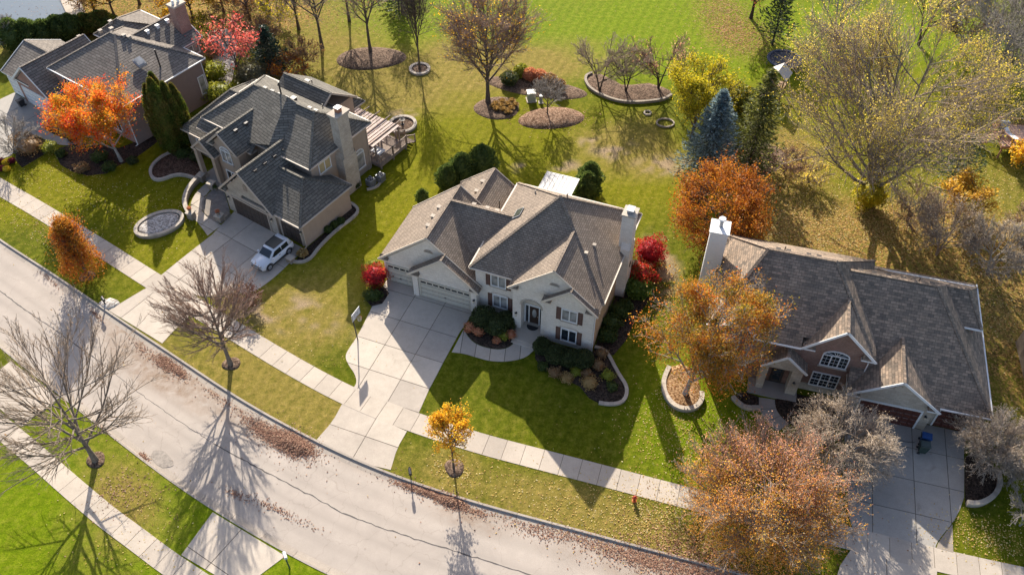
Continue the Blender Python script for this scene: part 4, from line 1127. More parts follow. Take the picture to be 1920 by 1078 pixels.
# chimney
ch = MB(); ch.box(-2.6, -1.55, 8.3, 10.2, 0, 4.6, BR2)
ch.face([(-2.6, 8.3, 4.6), (-1.55, 8.3, 4.6), (-1.55, 8.5, 5.2), (-2.6, 8.5, 5.2)], BR2); ch.face([(-1.55, 10.2, 4.6), (-2.6, 10.2, 4.6), (-2.6, 10.0, 5.2), (-1.55, 10.0, 5.2)], BR2)
ch.box(-2.6, -1.58, 8.5, 10.0, 4.6, 9.3, BR2).box(-2.68, -1.46, 8.4, 10.1, 9.3, 9.5, BR2).box(-2.74, -1.4, 8.32, 10.18, 9.5, 9.66, STONE)
c2 = h.part('chimney', ch); MB().box(-2.3, -1.8, 9.0, 9.5, 9.66, 10.15, plain('copper_flue', (0.3, 0.12, 0.06), .5, .2)).box(-2.36, -1.74, 8.94, 9.56, 10.15, 10.2, WHITE).build('chimney_flue', c2)
# roof furniture
for v in (1.2, 2.5, 3.8, 5.1): h.vent(-6.2, v, 6.0, .34)
for v in (3.9, 5.3): h.vent(-11.3, v, 6.85, .34)
for u in (-12.3, -11.3, -10.3, -9.3, -6.2, -5.4): h.vent(u, 9.35, 8.3, .4, DARKM, .1)
h.pipe(-10.0, 9.4, 8.3, 1.6, .09); h.pipe(-6.3, 11.2, 7.2, .5); h.pipe(-10.4, 14.0, 7.0, .5); h.vent(-11.2, 14.0, 6.9, .5); h.vent(-8.9, 9.9, 8.05, .5)
h.vent(-5.2, 11.6, 7.0, .3, STONE, .1); h.vent(-4.9, 12.0, 6.7, .22, STONE, .1)
sk = MB(); zs = lambda v: 5.8 + .58 * (v - 4.45)
sk.extr([(-9.25, 5.5, zs(5.5) + .02), (-8.65, 5.5, zs(5.5) + .02), (-8.65, 6.6, zs(6.6) + .02), (-9.25, 6.6, zs(6.6) + .02)], (0, 0, .22), GREYM); so = h.part('skylight', sk)
q = MB(); q.extr([(-9.18, 5.6, zs(5.6) + .243), (-8.72, 5.6, zs(5.6) + .243), (-8.72, 6.5, zs(6.5) + .243), (-9.18, 6.5, zs(6.5) + .243)], (0, 0, .02), GLASSL); q.build('pane', so)
h.downspout(-2.55, 13.0, 5.5, TR2); h.downspout(.05, .2, 2.8, TR2); h.downspout(-20.5, 4.45, 2.8, TR2)

# pergola, deck and stair behind the taupe house
WD = plain('pinkish_cedar', (0.46, 0.36, 0.31), .8, .2, 3); WDG = plain('grey_weathered_wood', (0.26, 0.2, 0.16), .85, .2, 3)
pg = thing('pergola', 'reddish wooden slatted pergola over the deck behind the taupe house', 'pergola', LW(F2, -2.3, 13.3), F2[1])
for i in range(14):
    a = -5.5 + i * .42
    MB().box(a, a + .3, -.2, 4.2, 2.9, 2.94, WD).build('roof_slat', pg)
for i in range(5):
    MB().box(-5.9, .5, .25 + i * .95, .33 + i * .95, 2.7, 2.89, WD).build('rafter', pg)
for i in range(4):
    MB().box(-4.6 + i * 1.45, -4.53 + i * 1.45, -.3, 5.0, 2.945, 3.05, WDG).build('batten', pg)
MB().box(-5.6, .3, 4.05, 4.2, 2.5, 2.698, WDG).build('beam', pg)
for x, y in ((-5.3, 4.12), (-2.6, 4.12), (.1, 4.12), (.1, .3)): MB().box(x - .08, x + .08, y - .08, y + .08, 0, 2.5 if y > 1 else 2.7, WDG).build('post', pg)
dk = thing('deck', 'raised grey wooden deck with baluster railing behind the taupe house', 'deck', LW(F2, -2.3, 13.2), F2[1])
for i in range(20):
    y = .0 + i * .225
    MB().box(-5.4, .9, y, y + .21, .72, .76, WDG).build('deck_board', dk)
MB().box(-5.4, .9, 0, .06, .35, .715, WDG).box(.84, .9, .06, 4.5, .35, .715, WDG).box(-5.4, .84, 4.44, 4.5, .35, .715, WDG).build('rim_joist', dk)
def rail(parent, p, q, z0=.76, hgt=.95, mat=WDG, nb=None, z1=None):
    p, q = Vector((*p, 0)), Vector((*q, 0)); z1 = z0 if z1 is None else z1
    L_ = (q - p).length; rt = MB()
    A, B = p + Vector((0, 0, z0 + hgt)), q + Vector((0, 0, z1 + hgt))
    rt.beam(A, B, .1, .05, mat).beam(A - Vector((0, 0, hgt - .12)), B - Vector((0, 0, hgt - .12)), .05, .05, mat); rt.build('handrail', parent)
    for t in (0, 1):
        c = p.lerp(q, t); zz = z0 + (z1 - z0) * t
        MB().box(c.x - .05, c.x + .05, c.y - .05, c.y + .05, zz - .05, zz + hgt + .08, mat).build('newel_post', parent)
    nb = nb or int(L_ / .14); b = MB()
    for i in range(1, nb):
        c = p.lerp(q, i / nb); zz = z0 + (z1 - z0) * i / nb
        b.box(c.x - .018, c.x + .018, c.y - .018, c.y + .018, zz + .1, zz + hgt - .03, mat)
    b.build('baluster_row', parent)
rail(dk, (.85, .1), (.85, 2.2)); rail(dk, (.85, 2.2), (.85, 4.4)); rail(dk, (-5.3, 4.4), (-2.0, 4.4)); rail(dk, (-2.0, 4.4), (-.6, 4.4))
for i in range(5): MB().box(-.5, .8, 4.5 + i * .28, 4.8 + i * .28, .6 - i * .14, .64 - i * .14, WDG).build('stair_tread', dk)
rail(dk, (.85, 4.5), (.85, 5.9), .76, .95, WDG, None, .05); rail(dk, (-.55, 4.5), (-.55, 5.9), .76, .95, WDG, None, .05)
for x, y in ((.8, .2), (.8, 2.2), (.8, 4.3), (-5.2, 4.3)): MB().box(x - .07, x + .07, y - .07, y + .07, 0, .71, WDG).build('post', dk)
# table under the pergola
tb2 = thing('patio_table', 'white patio table on the deck under the pergola', 'table', (*LW(F2, -2.6, 14.3), .76), F2[1])
MB().box(-.7, .7, -.5, .5, .68, .72, WHITE).build('table_top', tb2)
for x in (-.6, .6):
    for y in (-.4, .4): MB().cyl((x, y, 0), (x, y, .68), .03, .03, WHITE, 8).build('leg', tb2)
# air conditioners
for i, (u, v, lb) in enumerate(((-.75, 10.8, 'air conditioner nearer the garage of the pair by the brick chimney'), (-.35, 11.9, 'air conditioner nearer the deck of the pair by the brick chimney'))):
    ac = thing('air_conditioner', lb, 'air conditioner', (*LW(F2, u, v), .08), F2[1], 'air conditioners beside the taupe house')
    b = MB(); b.box(-.38, .38, -.38, .38, 0, .78, GREYM).build('cabinet', ac)
    f = MB()
    for k in range(9): f.box(-.39, .39, -.39, .39, .08 + k * .075, .1 + k * .075, BLACK)
    f.build('louvre_slats', ac)
    t = MB(); t.lathe([(.33, .78), (.33, .84), (.29, .84), (.29, .79), (.0, .79)][::-1], BLACK, 18); t.build('fan_grille', ac)
    fb = MB()
    for k in range(4):
        a = k * math.pi / 2
        fb.extr([(.04 * math.cos(a), .04 * math.sin(a), .8), (.26 * math.cos(a - .3), .26 * math.sin(a - .3), .8), (.26 * math.cos(a + .3), .26 * math.sin(a + .3), .815)], (0, 0, .006), GREYM)
    fb.build('fan_blades', ac)

# ================================================================ brown brick house (right)
SH4 = shingle('mottled_grey_shingle', (0.235, 0.19, 0.148), 0.32, 0.24, 0.42, (0.9, 1.08), 0.7, (1.1, 1.0, 0.92), gap=0.014)
BR4 = brickmat('brown_brick', (0.2, 0.095, 0.062), (0.3, 0.155, 0.105), (0.3, 0.24, 0.2), stain=0.2)
LS4 = brickmat('pale_limestone', (0.44, 0.37, 0.29), (0.54, 0.47, 0.38), (0.4, 0.35, 0.29), .5, .25, .015, stain=.2)
GD4 = plain('mahogany_door', (0.095, 0.03, 0.02), .45, .25, 4)
h = House(F4, 'brown brick house with steep mottled grey roof and mahogany garage doors', SH4, WHITE)
R = h.root
h.wall(-17.3, -4.8, 1.8, 12.6, 0, 5.25, BR4); h.part('stone_base', MB().box(-9.4, -5.7, 1.72, 1.8, 0, .85, LS4))
h.wall(-9.8, -4.7, 1.75, 1.8, .86, 5.25, BR4); h.gable_wall(-9.8, -4.65, 1.76, 5.252, 7.9, BR4, .3)
h.wall(-16.9, -14.1, 1.7, 1.8, 0, 5.25, BR4); h.gable_wall(-16.9, -14.1, 1.7, 5.252, 7.4, BR4, .25)
h.wall(-5.75, 0.85, .15, 8.0, 0, 2.85, LS4); h.wall(.85, 4.6, .85, 14.2, 0, 2.85, LS4, right=BR4); h.wall(-5.75, .85, 8.0, 14.2, 0, 2.85, BR4)
h.gable_wall(-5.75, .85, .16, 2.852, 5.5, LS4, .25)
h.garage(-2.32, .12, 4.6, 2.2, GD4, 8, 4, WHITE); h.garage(2.65, .82, 2.25, 2.2, GD4, 4, 4, WHITE)
h.lamp(-5.25, .15, 1.6); h.lamp(.42, .15, 1.6)
mr = MB(); Lr, Rr = (-14.0, 7.2, 9.9), (-8.7, 7.2, 9.9); E_, D_ = (-17.21, 2.1, 5.943), (-4.92, 2.1, 5.943)
mr.face([(-13.6, 1.4, 5.4), (-10.1, 1.4, 5.4), (-10.1, 2.1, 5.943), D_, Rr, Lr, E_, (-13.6, 2.1, 5.943)], SH4)
mr.face([(-4.4, 2.1, 5.4), (-4.4, 13.03, 5.4), Rr, D_], SH4); mr.face([(-4.4, 13.03, 5.4), (-17.65, 13.03, 5.4), Lr, Rr], SH4); mr.face([(-17.65, 13.03, 5.4), (-17.65, 2.1, 5.4), E_, Lr], SH4)
mo = h.part('roof', mr)
MB().box(-13.6, -10.1, 1.4, 1.55, 5.2, 5.39, WHITE).build('fascia', mo); MB().beam((-13.6, 1.34, 5.34), (-10.1, 1.34, 5.34), .11, .11, WHITE).build('gutter', mo)
MB().box(-17.65, -17.5, 1.8, 13.03, 5.2, 5.39, WHITE).build('fascia', mo); MB().box(-4.55, -4.4, 2.1, 13.03, 5.2, 5.39, WHITE).build('fascia', mo); MB().box(-17.5, -4.55, 12.88, 13.03, 5.2, 5.39, WHITE).build('fascia', mo)
MB().box(-13.6, -10.1, 1.55, 1.8, 5.2, 5.26, WHITE).build('soffit', mo)
h._caps(mo, [(Lr, Rr), (D_, Rr), ((-4.4, 13.03, 5.4), Rr), ((-17.65, 13.03, 5.4), Lr), (E_, Lr)])
rg4 = MB(); A_, B_ = (-7.2, 8.1, 8.4), (-.5, 8.1, 8.4)
rg4.face([(-5.95, .26, 3.0), (4.95, .26, 3.0), B_, A_, (-7.2, 3.6, 5.3), (-5.95, 3.6, 5.3)], SH4)
rg4.face([(4.95, .26, 3.0), (4.95, 15.0, 3.0), B_], SH4); rg4.face([(4.95, 15.0, 3.0), (-7.2, 15.0, 3.0), A_, B_], SH4)
ro4 = h.part('roof', rg4)
fs4 = MB(); fs4.box(1.1, 4.95, .26, .4, 2.8, 2.99, WHITE).box(4.8, 4.95, .4, 15.0, 2.8, 2.99, WHITE).box(.86, 4.8, .4, .84, 2.8, 2.85, WHITE).box(-5.95, -5.9, .3, 1.75, 2.86, 3.0, WHITE); fs4.build('fascia', ro4)
g4 = MB(); g4.beam((1.12, .2, 2.94), (4.95, .2, 2.94), .11, .11, WHITE).beam((5.01, .2, 2.94), (5.01, 15.0, 2.94), .11, .11, WHITE); g4.build('gutter', ro4)
h._caps(ro4, [(A_, B_), ((4.95, .26, 3.0), B_)])
h.wall(-3.0, 3.5, 7.5, 11.7, 2.9, 5.28, BR4); h.hip(-4.2, 3.86, 7.16, 12.05, 5.4, (-2.0, 9.6, 7.25), (2.4, 9.6, 7.25))
h.gable(-5.93, 1.1, -.3, 6.0, 3.0, 5.75, trim1=False)
h.gable(-10.1, -4.38, 1.38, 6.2, 5.4, 8.2, trim1=False)
h.gable(-17.1, -13.6, 1.4, 5.2, 5.38, 7.6, trim1=False)
h.gable(-12.75, -9.1, .55, 3.4, 3.3, 4.95, trim1=False)
h.ret(-5.9, -4.9, .15, 3.0, .42); h.ret(.15, 1.08, .15, 3.0, .42); h.ret(-10.05, -9.0, 1.75, 5.42, .35); h.ret(-5.5, -4.4, 1.75, 5.42, .35)
mv = MB(); mv.lathe([(.32, 0), (.32, .05), (.0, .05)], STONE, 20); o = h.part('round_louvre', mv); o.matrix_local = Matrix.Translation((-2.4, .15, 4.45)) @ Matrix.Rotation(math.pi / 2, 4, 'X')
h.window('front', -7.25, 1.75, 3.5, 2.1, 1.35, 3, 1, .6, GLASS, WHITE, 1, 2)
h.window('front', -7.4, 1.74, .8, 2.2, 1.75, 3, 2, 0, GLASS, WHITE, 1, 1)
h.window('front', -15.5, 1.7, 3.3, 1.5, 1.5, 2, 1, 0, GLASS, WHITE, 2, 3); h.window('front', -15.5, 1.7, .8, 1.6, 1.7, 2, 1, 0, GLASS, WHITE, 2, 3)
# entry porch
h.part('porch_pier', MB().box(-10.2, -9.35, .75, 1.72, .16, 3.2, LS4)); h.part('porch_pier', MB().box(-12.6, -12.05, .75, 1.72, .16, 3.2, LS4))
h.gable_wall(-12.6, -9.3, .76, 3.1, 4.75, LS4, .2); h.part('porch_slab', MB().box(-13.2, -9.2, .1, 1.72, 0, .15, CONCG))
dd = h.part('front_door', MB().box(-11.6, -10.6, 1.7, 1.79, .15, 2.4, DARKM)); MB().box(-11.4, -10.8, 1.69, 1.699, .5, 2.1, GLASS).build('pane', dd); h.lamp(-9.8, .75, 1.6)
ch = MB(); ch.box(-18.75, -17.3, 8.2, 9.7, 0, 9.6, WHITE, left=WHITE).box(-18.85, -17.2, 8.1, 9.8, 9.6, 9.72, WHITE); c4 = h.part('chimney', ch)
MB().cyl((-18.0, 9.0, 9.7), (-18.0, 9.0, 10.5), .16, .16, GREYM, 12).cyl((-18.0, 9.0, 10.5), (-18.0, 9.0, 10.62), .32, .28, WHITE, 14).build('chimney_flue', c4)
for u in (-13.2, -12.4, -10.8, -10.0): h.vent(u, 7.7, 9.5, .3, DARKM, .08)
h.pipe(-12.6, 8.4, 8.9, .45); h.pipe(-1.8, 8.6, 8.0, .45)
for u in (-6.4, -5.3, -4.2, -3.0, -.8): h.vent(u, 8.5, 8.1, .3, DARKM, .08)
for p, q in (((-4.5, 1.5), 5.3), ((-10.3, 1.55), 5.3), ((-13.7, 1.55), 5.3)): pass
h.downspout(-13.75, 1.62, 5.3, WHITE); h.downspout(-5.8, .05, 2.9, WHITE); h.downspout(-4.85, 1.62, 5.2, WHITE)

# ================================================================ grey-roofed house, far left
SH1 = shingle('charcoal_shingle', (0.2, 0.172, 0.145), 0.16, 0.3, 0.8, (0.86, 1.1), 1.0, gap=0.03)
ST1 = plain('mauve_stucco', (0.235, 0.17, 0.14), 0.9, 0.06, 2.0, bmp=0.2)
BR1 = brickmat('red_brick', (0.3, 0.12, 0.075), (0.4, 0.19, 0.125), (0.4, 0.32, 0.27))
h = House(F1, 'large brown stucco house with charcoal roof and white garage doors, far left', SH1, WHITE)
R = h.root
h.wall(-12.1, 0, .4, 10.9, 0, 5.25, ST1, front=BR1)
h.wall(-17.5, -11.3, -1.7, 6.0, 0, 2.85, BR1); h.gable_wall(-17.5, -11.3, -1.69, 2.852, 5.3, BR1, .3)
h.wall(-19.8, -17.5, -1.5, 6.0, 0, 2.85, BR1); h.wall(-15.0, -7.0, 10.9, 14.0, 0, 2.85, ST1); h.wall(-10.0, -3.7, 10.9, 13.9, 0, 5.25, ST1)
h.garage(-14.3, -1.72, 4.75, 2.2, WHITE, 8, 4, WHITE); h.garage(-18.65, -1.52, 2.0, 2.2, WHITE, 4, 4, WHITE)
h.hip(-12.46, .3, 0, 11.25, 5.4, (-7.2, 5.7, 8.75), (-6.4, 5.7, 8.75))
h.gable(-17.75, -11.04, -2.0, 6.3, 3.0, 5.72)
h.gable(-1.8, 6.2, -20.2, -15.0, 3.0, 5.0, along='u', trim1=False)
h.gable(-10.3, -3.35, 7.5, 14.1, 5.4, 7.5, trim0=False)
h.hip(-15.4, -8.5, 8.0, 14.6, 4.6, (-12.0, 9.6, 7.0), (-11.0, 9.6, 7.0))
h.window('right', 12.7, -3.7, 3.6, 1.7, 1.3, 2, 1, 0, GLASSL); h.window('front', -10.0, .4, 3.5, 1.5, 1.5, 2, 1, 0, GLASS); h.window('front', -3.0, .4, 3.5, 1.6, 1.5, 2, 1, 0, GLASS); h.window('front', -3.0, .4, .7, 1.6, 1.7, 2, 1, 0, GLASS); h.window('front', -6.5, .4, 2.7, 1.4, 1.6, 2, 1, .4, GLASS)
h.window('right', 10.2, 0.0, 1.2, .9, 2.3, 1, 1, 0, GLASSL)
ch = MB(); ch.box(-5.6, -4.5, 12.4, 13.9, 5.0, 9.3, BR1).box(-5.7, -4.4, 12.3, 14.0, 9.3, 9.5, STONE); c1 = h.part('chimney', ch)
for v in (12.8, 13.5): MB().cyl((-5.05, v, 9.5), (-5.05, v, 9.95), .17, .14, WHITE, 10).build('chimney_pot', c1)
sk = MB(); sk.extr([(-2.8, 4.6, 7.15), (-2.8, 5.6, 7.15), (-1.9, 5.6, 6.65), (-1.9, 4.6, 6.65)], (0, 0, .3), GREYM); so = h.part('skylight', sk)
q = MB(); q.extr([(-2.72, 4.7, 7.43), (-2.72, 5.5, 7.43), (-1.98, 5.5, 7.02), (-1.98, 4.7, 7.02)], (0, 0, .02), GLASSL); q.build('pane', so)
h.pipe(-1.2, 6.6, 6.4, 1.9, .09)
for u, v, z in ((-8.2, 6.5, 8.4), (-5.8, 6.3, 8.5), (-5.4, 6.6, 8.3), (-15.0, 6.0, 5.3), (-12.6, 9.0, 6.6), (-12.9, 7.6, 6.0)): h.vent(u, v, z, .35, STONE, .15)
for v in (9.4, 10.8, 12.2): h.vent(-6.3, v, 7.25, .35, WHITE, .2)
h.downspout(-.05, .3, 5.3, WHITE); h.downspout(-.02, 10.8, 5.3, WHITE); h.downspout(-11.35, -1.75, 2.9, WHITE)
# ================================================================ beds, stone edging and garden structures
def bed(name, outline, mat, z=0.05, mound=0.0, seed=0, kind='structure'):
    """planting bed: a low rounded sheet over the lawn"""
    P = np.array(outline); c = P.mean(0)
    rings = [1.0, .97, .8, .55, .28]; hs = [-0.02, z, z + mound * .5, z + mound * .85, z + mound]
    V = []; n = len(P); r = np.random.default_rng(seed)
    for k, hgt in zip(rings, hs):
        for p in P: V.append((*(c + (p - c) * k), hgt + (r.normal(0, mound * .06) if k < .9 else 0)))
    V.append((*c, z + mound))
    mb = MB(); V = [tuple(v) for v in V]
    area = sum(P[i][0] * P[(i + 1) % n][1] - P[(i + 1) % n][0] * P[i][1] for i in range(n))
    for k in range(len(rings) - 1):
        for i in range(n):
            j = (i + 1) % n; f = [V[k * n + i], V[k * n + j], V[(k + 1) * n + j], V[(k + 1) * n + i]]
            mb.face(f if area > 0 else f[::-1], mat)
    k = len(rings) - 1
    for i in range(n):
        f = [V[k * n + i], V[k * n + (i + 1) % n], V[-1]]; mb.face(f if area > 0 else f[::-1], mat)
    o = mb.build(name, smooth=True); return setp(o, kind=kind)

def ell(cx, cy, rx, ry, ang=0, n=28, wob=0.0, seed=0):
    r = np.random.default_rng(seed); a = math.radians(ang); o = []
    ph = r.random(3) * 6
    for i in range(n):
        t = 2 * math.pi * i / n; k = 1 + wob * (math.sin(2 * t + ph[0]) + .6 * math.sin(3 * t + ph[1]))
        x, y = rx * k * math.cos(t), ry * k * math.sin(t)
        o.append((cx + x * math.cos(a) - y * math.sin(a), cy + x * math.sin(a) + y * math.cos(a)))
    return o

def stone_course(root, path, w_, z0, z1, mat, bl=0.42, closed=False, gap=0.012, name='stone'):
    """separate blocks laid along a path"""
    P = np.array(path + ([path[0]] if closed else []))
    d = np.r_[0, np.cumsum(np.hypot(*np.diff(P, axis=0).T))]
    n = max(2, int(round(d[-1] / bl))); cuts = np.linspace(0, d[-1], n + 1)
    pt = lambda q: np.array([np.interp(q, d, P[:, 0]), np.interp(q, d, P[:, 1])])
    def nr(q):
        a, b = pt(max(0, q - .12)), pt(min(d[-1], q + .12))
        if closed and (q < .12 or q > d[-1] - .12): a, b = pt((q - .12) % d[-1]), pt((q + .12) % d[-1])
        t = (b - a) / max(1e-6, np.hypot(*(b - a))); return np.array([-t[1], t[0]])
    for a, b in zip(cuts, cuts[1:]):
        a, b = a + gap / 2, b - gap / 2; na, nb_ = nr(a), nr(b); pa, pb = pt(a), pt(b)
        q = [tuple(pa + na * w_ / 2), tuple(pb + nb_ * w_ / 2), tuple(pb - nb_ * w_ / 2), tuple(pa - na * w_ / 2)]
        MB().prism(q, z0, z1 + float(rng.normal(0, .006)), mat).build(name, root)

def edging(label, path, w_=.3, h_=.22, mat=None, closed=False, cat='edging', name='stone_edging', courses=1, group=None):
    root = setp(bpy.data.objects.new(name, None), label, cat, group); COL.objects.link(root)
    mat = mat or STONE
    for k in range(courses):
        hh = h_ / courses
        stone_course(root, path, w_ if k == courses - 1 else w_ * .86, k * hh - (.05 if k == 0 else 0), (k + 1) * hh - .008, mat if k == courses - 1 else STONED, .42 if k % 2 == 0 else .4, closed)
    return root

# oval gravel bed with a stone wall, left lawn
c = G(300, 423); ov = ell(*c, 2.3, 1.55, 33)
bed('gravel_bed', ell(*c, 2.05, 1.3, 33), GRAVEL, .3, .08)
edging('pale stone wall of the oval gravel bed on the left lawn', ov, .36, .42, STONE, True, 'planter wall', 'planter_wall', 2)
# tree ring and fountain ring in the back lawn
c = G(787, 131); edging('round stone ring around the thin bare tree in the back lawn', ell(*c, 1.15, 1.15, 0, 24), .34, .25, STONE, True, 'tree ring', 'tree_ring'); bed('mulch_bed', ell(*c, 1.02, 1.02), MULCHB, .1, .05)
c = G(755, 236); edging('round stone ring around the small fountain beside the deck', ell(*c, 1.45, 1.45, 0, 26), .36, .35, STONE, True, 'planter wall', 'planter_wall', 2); bed('mulch_bed', ell(*c, 1.3, 1.3), MULCHB, .15, .04)
ft = thing('fountain', 'small dark tiered garden fountain inside the stone ring beside the deck', 'fountain', (*c, .15))
MB().lathe([(.28, 0), (.2, .1), (.09, .15), (.07, .55), (.0, .55)], DARKM, 14).build('pedestal', ft); MB().lathe([(.06, .55), (.34, .68), (.36, .72), (.3, .7), (0, .62)], DARKM, 16).build('basin', ft); MB().lathe([(.05, .62), (.04, .95), (.12, 1.0), (0, 1.06)], DARKM, 10).build('finial', ft)
# crescent bed with wall
cr_o = ZP([(1040, 195), (1035, 235), (1065, 290), (1130, 335), (1220, 375), (1300, 400), (1400, 412), (1500, 410), (1600, 400), (1690, 385), (1740, 350), (1735, 310), (1680, 285), (1560, 250), (1420, 265), (1330, 265), (1240, 215), (1160, 175), (1090, 172)], 1920 / 440, 860, 100)
bed('mulch_bed', cr_o, MULCHB, .12, .12)
edging('curved low stone wall along the crescent bed in the back lawn', smooth_pts(cr_o[-1:] + cr_o[:11]), .3, .34, STONED, False, 'garden wall', 'garden_wall', 2)
# leaf-mulch mounds
bed('mulch_bed', ell(*G(695, 110), 4.2, 2.6, 0, 30, .05, 3), MULCHB, .06, .3, 1)
bed('mulch_bed', ell(*G(1034, 222), 3.9, 2.0, 4, 30, .05, 4), mulch('reddish_leaf_mulch', (0.11, 0.06, 0.035), (0.22, 0.13, 0.08), (0.36, 0.24, 0.16)), .06, .35, 2)
bed('mulch_bed', ell(*G(932, 203), 2.8, 2.1, 0, 28, .06, 5), MULCHB, .05, .1, 3)
bed('mulch_bed', ell(*G(1005, 165), 6.0, 1.9, -14, 28, .05, 8), MULCHB, .04, .05, 3)
for px_, py_, r_ in ((180, 862, .75), (434, 682, .75), (852, 877, .8), (164, 518, .7)): bed('mulch_bed', ell(*G(px_, py_), r_, r_, 0, 20, .08, int(px_)), MULCHB, .05, .12, int(px_))
bed('mulch_bed', ell(*G(1400, 295), 4.5, 3.2, 0, 28, .06, 9), MULCHB, .04, .05, 5)
# white house beds
bed('mulch_bed', smooth_pts(ZP([(870, 238), (905, 290), (960, 325), (1050, 345), (1115, 337), (1158, 298), (1170, 265)], k3, *S0)) + [LW(F3, -7.45, .3), LW(F3, -7.5, 1.4), LW(F3, -10.9, 1.4), LW(F3, -11.0, .7)], MULCHD, .05, .06, 7)
zb = lambda P: ZP(P, 1437 / 320, 1020, 560)
ed3 = smooth_pts(zb([(425, 412), (500, 430), (545, 480), (590, 570), (640, 660), (690, 730), (700, 800), (670, 870), (600, 893), (520, 890), (460, 880)]))
bed('mulch_bed', ed3 + zb([(380, 840), (300, 740), (200, 690), (80, 620), (-40, 560), (-80, 500), (-75, 420)]) + [LW(F3, -4.2, -.1), LW(F3, 0.1, -.1)], MULCHD, .06, .12, 8)
edging('curving stone edging of the shrub bed at the white house right corner', ed3, .3, .2, STONE)
bed('mulch_bed', [LW(F3, .1, .5), LW(F3, 1.9, .4), LW(F3, 2.5, 2.5), LW(F3, 2.6, 5), LW(F3, 3.1, 7.5), LW(F3, 3.4, 10.5), LW(F3, 2.2, 12.5), LW(F3, .1, 12.4)], MULCHD, .05, .08, 9)
bed('mulch_bed', ZP([(330, 30), (420, -10), (450, 30), (410, 90), (350, 105), (318, 70)], k3, *S0), MULCHD, .05, .05, 10)
# brown house planters
pl = smooth_pts(zb([(1050, 590), (1008, 680), (1000, 750), (1020, 830), (1080, 910), (1160, 945), (1240, 945), (1300, 910), (1330, 850), (1320, 800)]))
edging('horseshoe-shaped pale stone planter wall under the orange and green tree', pl, .38, .45, STONE, False, 'planter wall', 'planter_wall', 2)
bed('mulch_bed', pl + zb([(1300, 700), (1250, 600), (1150, 560)]), mulch('leafy_mulch', (0.14, 0.07, 0.03), (0.3, 0.17, 0.08), (0.46, 0.3, 0.16)), .3, .06, 11)
z5 = lambda P: ZP(P, 1401 / 260, 1380, 600)
edging('angled grey stone wall left of the brown house entry walk', z5([(-40, 790), (0, 835), (60, 885), (120, 905), (240, 900)]), .34, .4, STONE, False, 'garden wall', 'garden_wall', 2)
bed('mulch_bed', z5([(-40, 780), (0, 825), (60, 875), (120, 895), (232, 890), (232, 780), (60, 720)]), MULCHD, .1, .08, 12)
bed('mulch_bed', z5([(390, 800), (395, 880), (440, 955), (520, 1040), (700, 1120), (900, 1120), (1040, 1000), (1045, 840), (600, 740)]), MULCHD, .06, .08, 13)
zr = lambda P: ZP(P, 379 / 140, 1780, 680)
wl = smooth_pts(zr([(82, 720), (130, 728), (180, 712), (225, 680), (248, 630), (245, 580), (225, 550)]))
edging('curved grey stone retaining wall right of the brown house driveway', wl, .36, .5, STONE, False, 'retaining wall', 'retaining_wall', 2)
bed('mulch_bed', wl + zr([(200, 470), (140, 440), (80, 480), (76, 600)]), MULCHD, .25, .08, 14)
# taupe house: beds, kerbed walls, paved forecourt
z6 = lambda P: ZP(P, 1031 / 220, 240, 250)
wA = smooth_pts(z6([(375, 180), (300, 215), (235, 270), (200, 330), (205, 385), (240, 418), (300, 418), (370, 390), (440, 370), (520, 380), (590, 405)]))
edging('winding stone edging of the mulch bed left of the taupe house porch', wA, .3, .3, STONE)
bed('mulch_bed', wA + z6([(660, 380), (640, 300), (560, 200), (470, 150)]), mulch('rust_mulch', (0.05, 0.03, 0.02), (0.1, 0.06, 0.04), (0.16, 0.1, 0.07)), .1, .1, 15)
wB = smooth_pts(z6([(640, 410), (590, 455), (540, 520), (512, 590), (508, 650), (525, 700), (560, 750)]))
edging('tall curved stone seat wall beside the taupe house front walk', wB, .42, .7, STONE, False, 'garden wall', 'garden_wall', 2)
driveway('front_walk', smooth_pts(z6([(690, 440), (640, 480), (580, 550), (550, 620), (545, 680), (575, 750), (620, 790), (700, 900)])) + z6([(820, 810), (730, 745), (690, 730)]) + smooth_pts(z6([(655, 690), (650, 640), (665, 570), (720, 500), (760, 470)])), G(380, 395), F2[1], [-3, -1.5, 0, 1.5], [-3, -1.5, 0, 1.5, 3, 4.5], CONC, .034)
pvm = brickmat('grey_pavers', (0.23, 0.2, 0.17), (0.32, 0.28, 0.24), (0.15, 0.13, 0.11), .3, .15, .01)
fc_ = MB(); fc_.prism(smooth_pts(z6([(665, 690), (660, 640), (675, 570), (730, 505), (800, 480)])) + z6([(850, 520), (895, 680), (850, 770), (800, 790), (735, 742)]), -.05, .036, pvm); setp(fc_.build('paved_forecourt'), kind='structure')
wC = smooth_pts(z6([(690, 560), (660, 600), (655, 650), (680, 705), (740, 755), (800, 795)]))
edging('low curved kerb around the grey paver forecourt of the taupe house', wC, .2, .12, STONED)
edging('short stone wall linking the two piers beside the taupe garage', z6([(845, 765), (890, 715)]), .4, .4, STONED, False, 'garden wall', 'garden_wall', 1)
pier_spots = [((565, 745), 'stone pier at the street end of the curved seat wall'), ((815, 770), 'stone pier at the driveway corner of the paved forecourt'), ((655, 415), 'stone pier beside the left porch column of the taupe house'), ((745, 485), 'stone pier beside the right porch column of the taupe house')]
for (a, b), lb in pier_spots:
    p = thing('stone_pier', lb, 'pier', z6([(a, b)])[0], F2[1] + .2, 'stone piers of the taupe house forecourt')
    for k in range(3): MB().box(-.31, .31, -.31, .31, k * .25, k * .25 + .24, STONED).build('stone', p)
    MB().box(-.38, .38, -.38, .38, .75, .85, STONE).build('capstone', p)
z7 = lambda P: ZP(P, 1437 / 480, 200, 380)
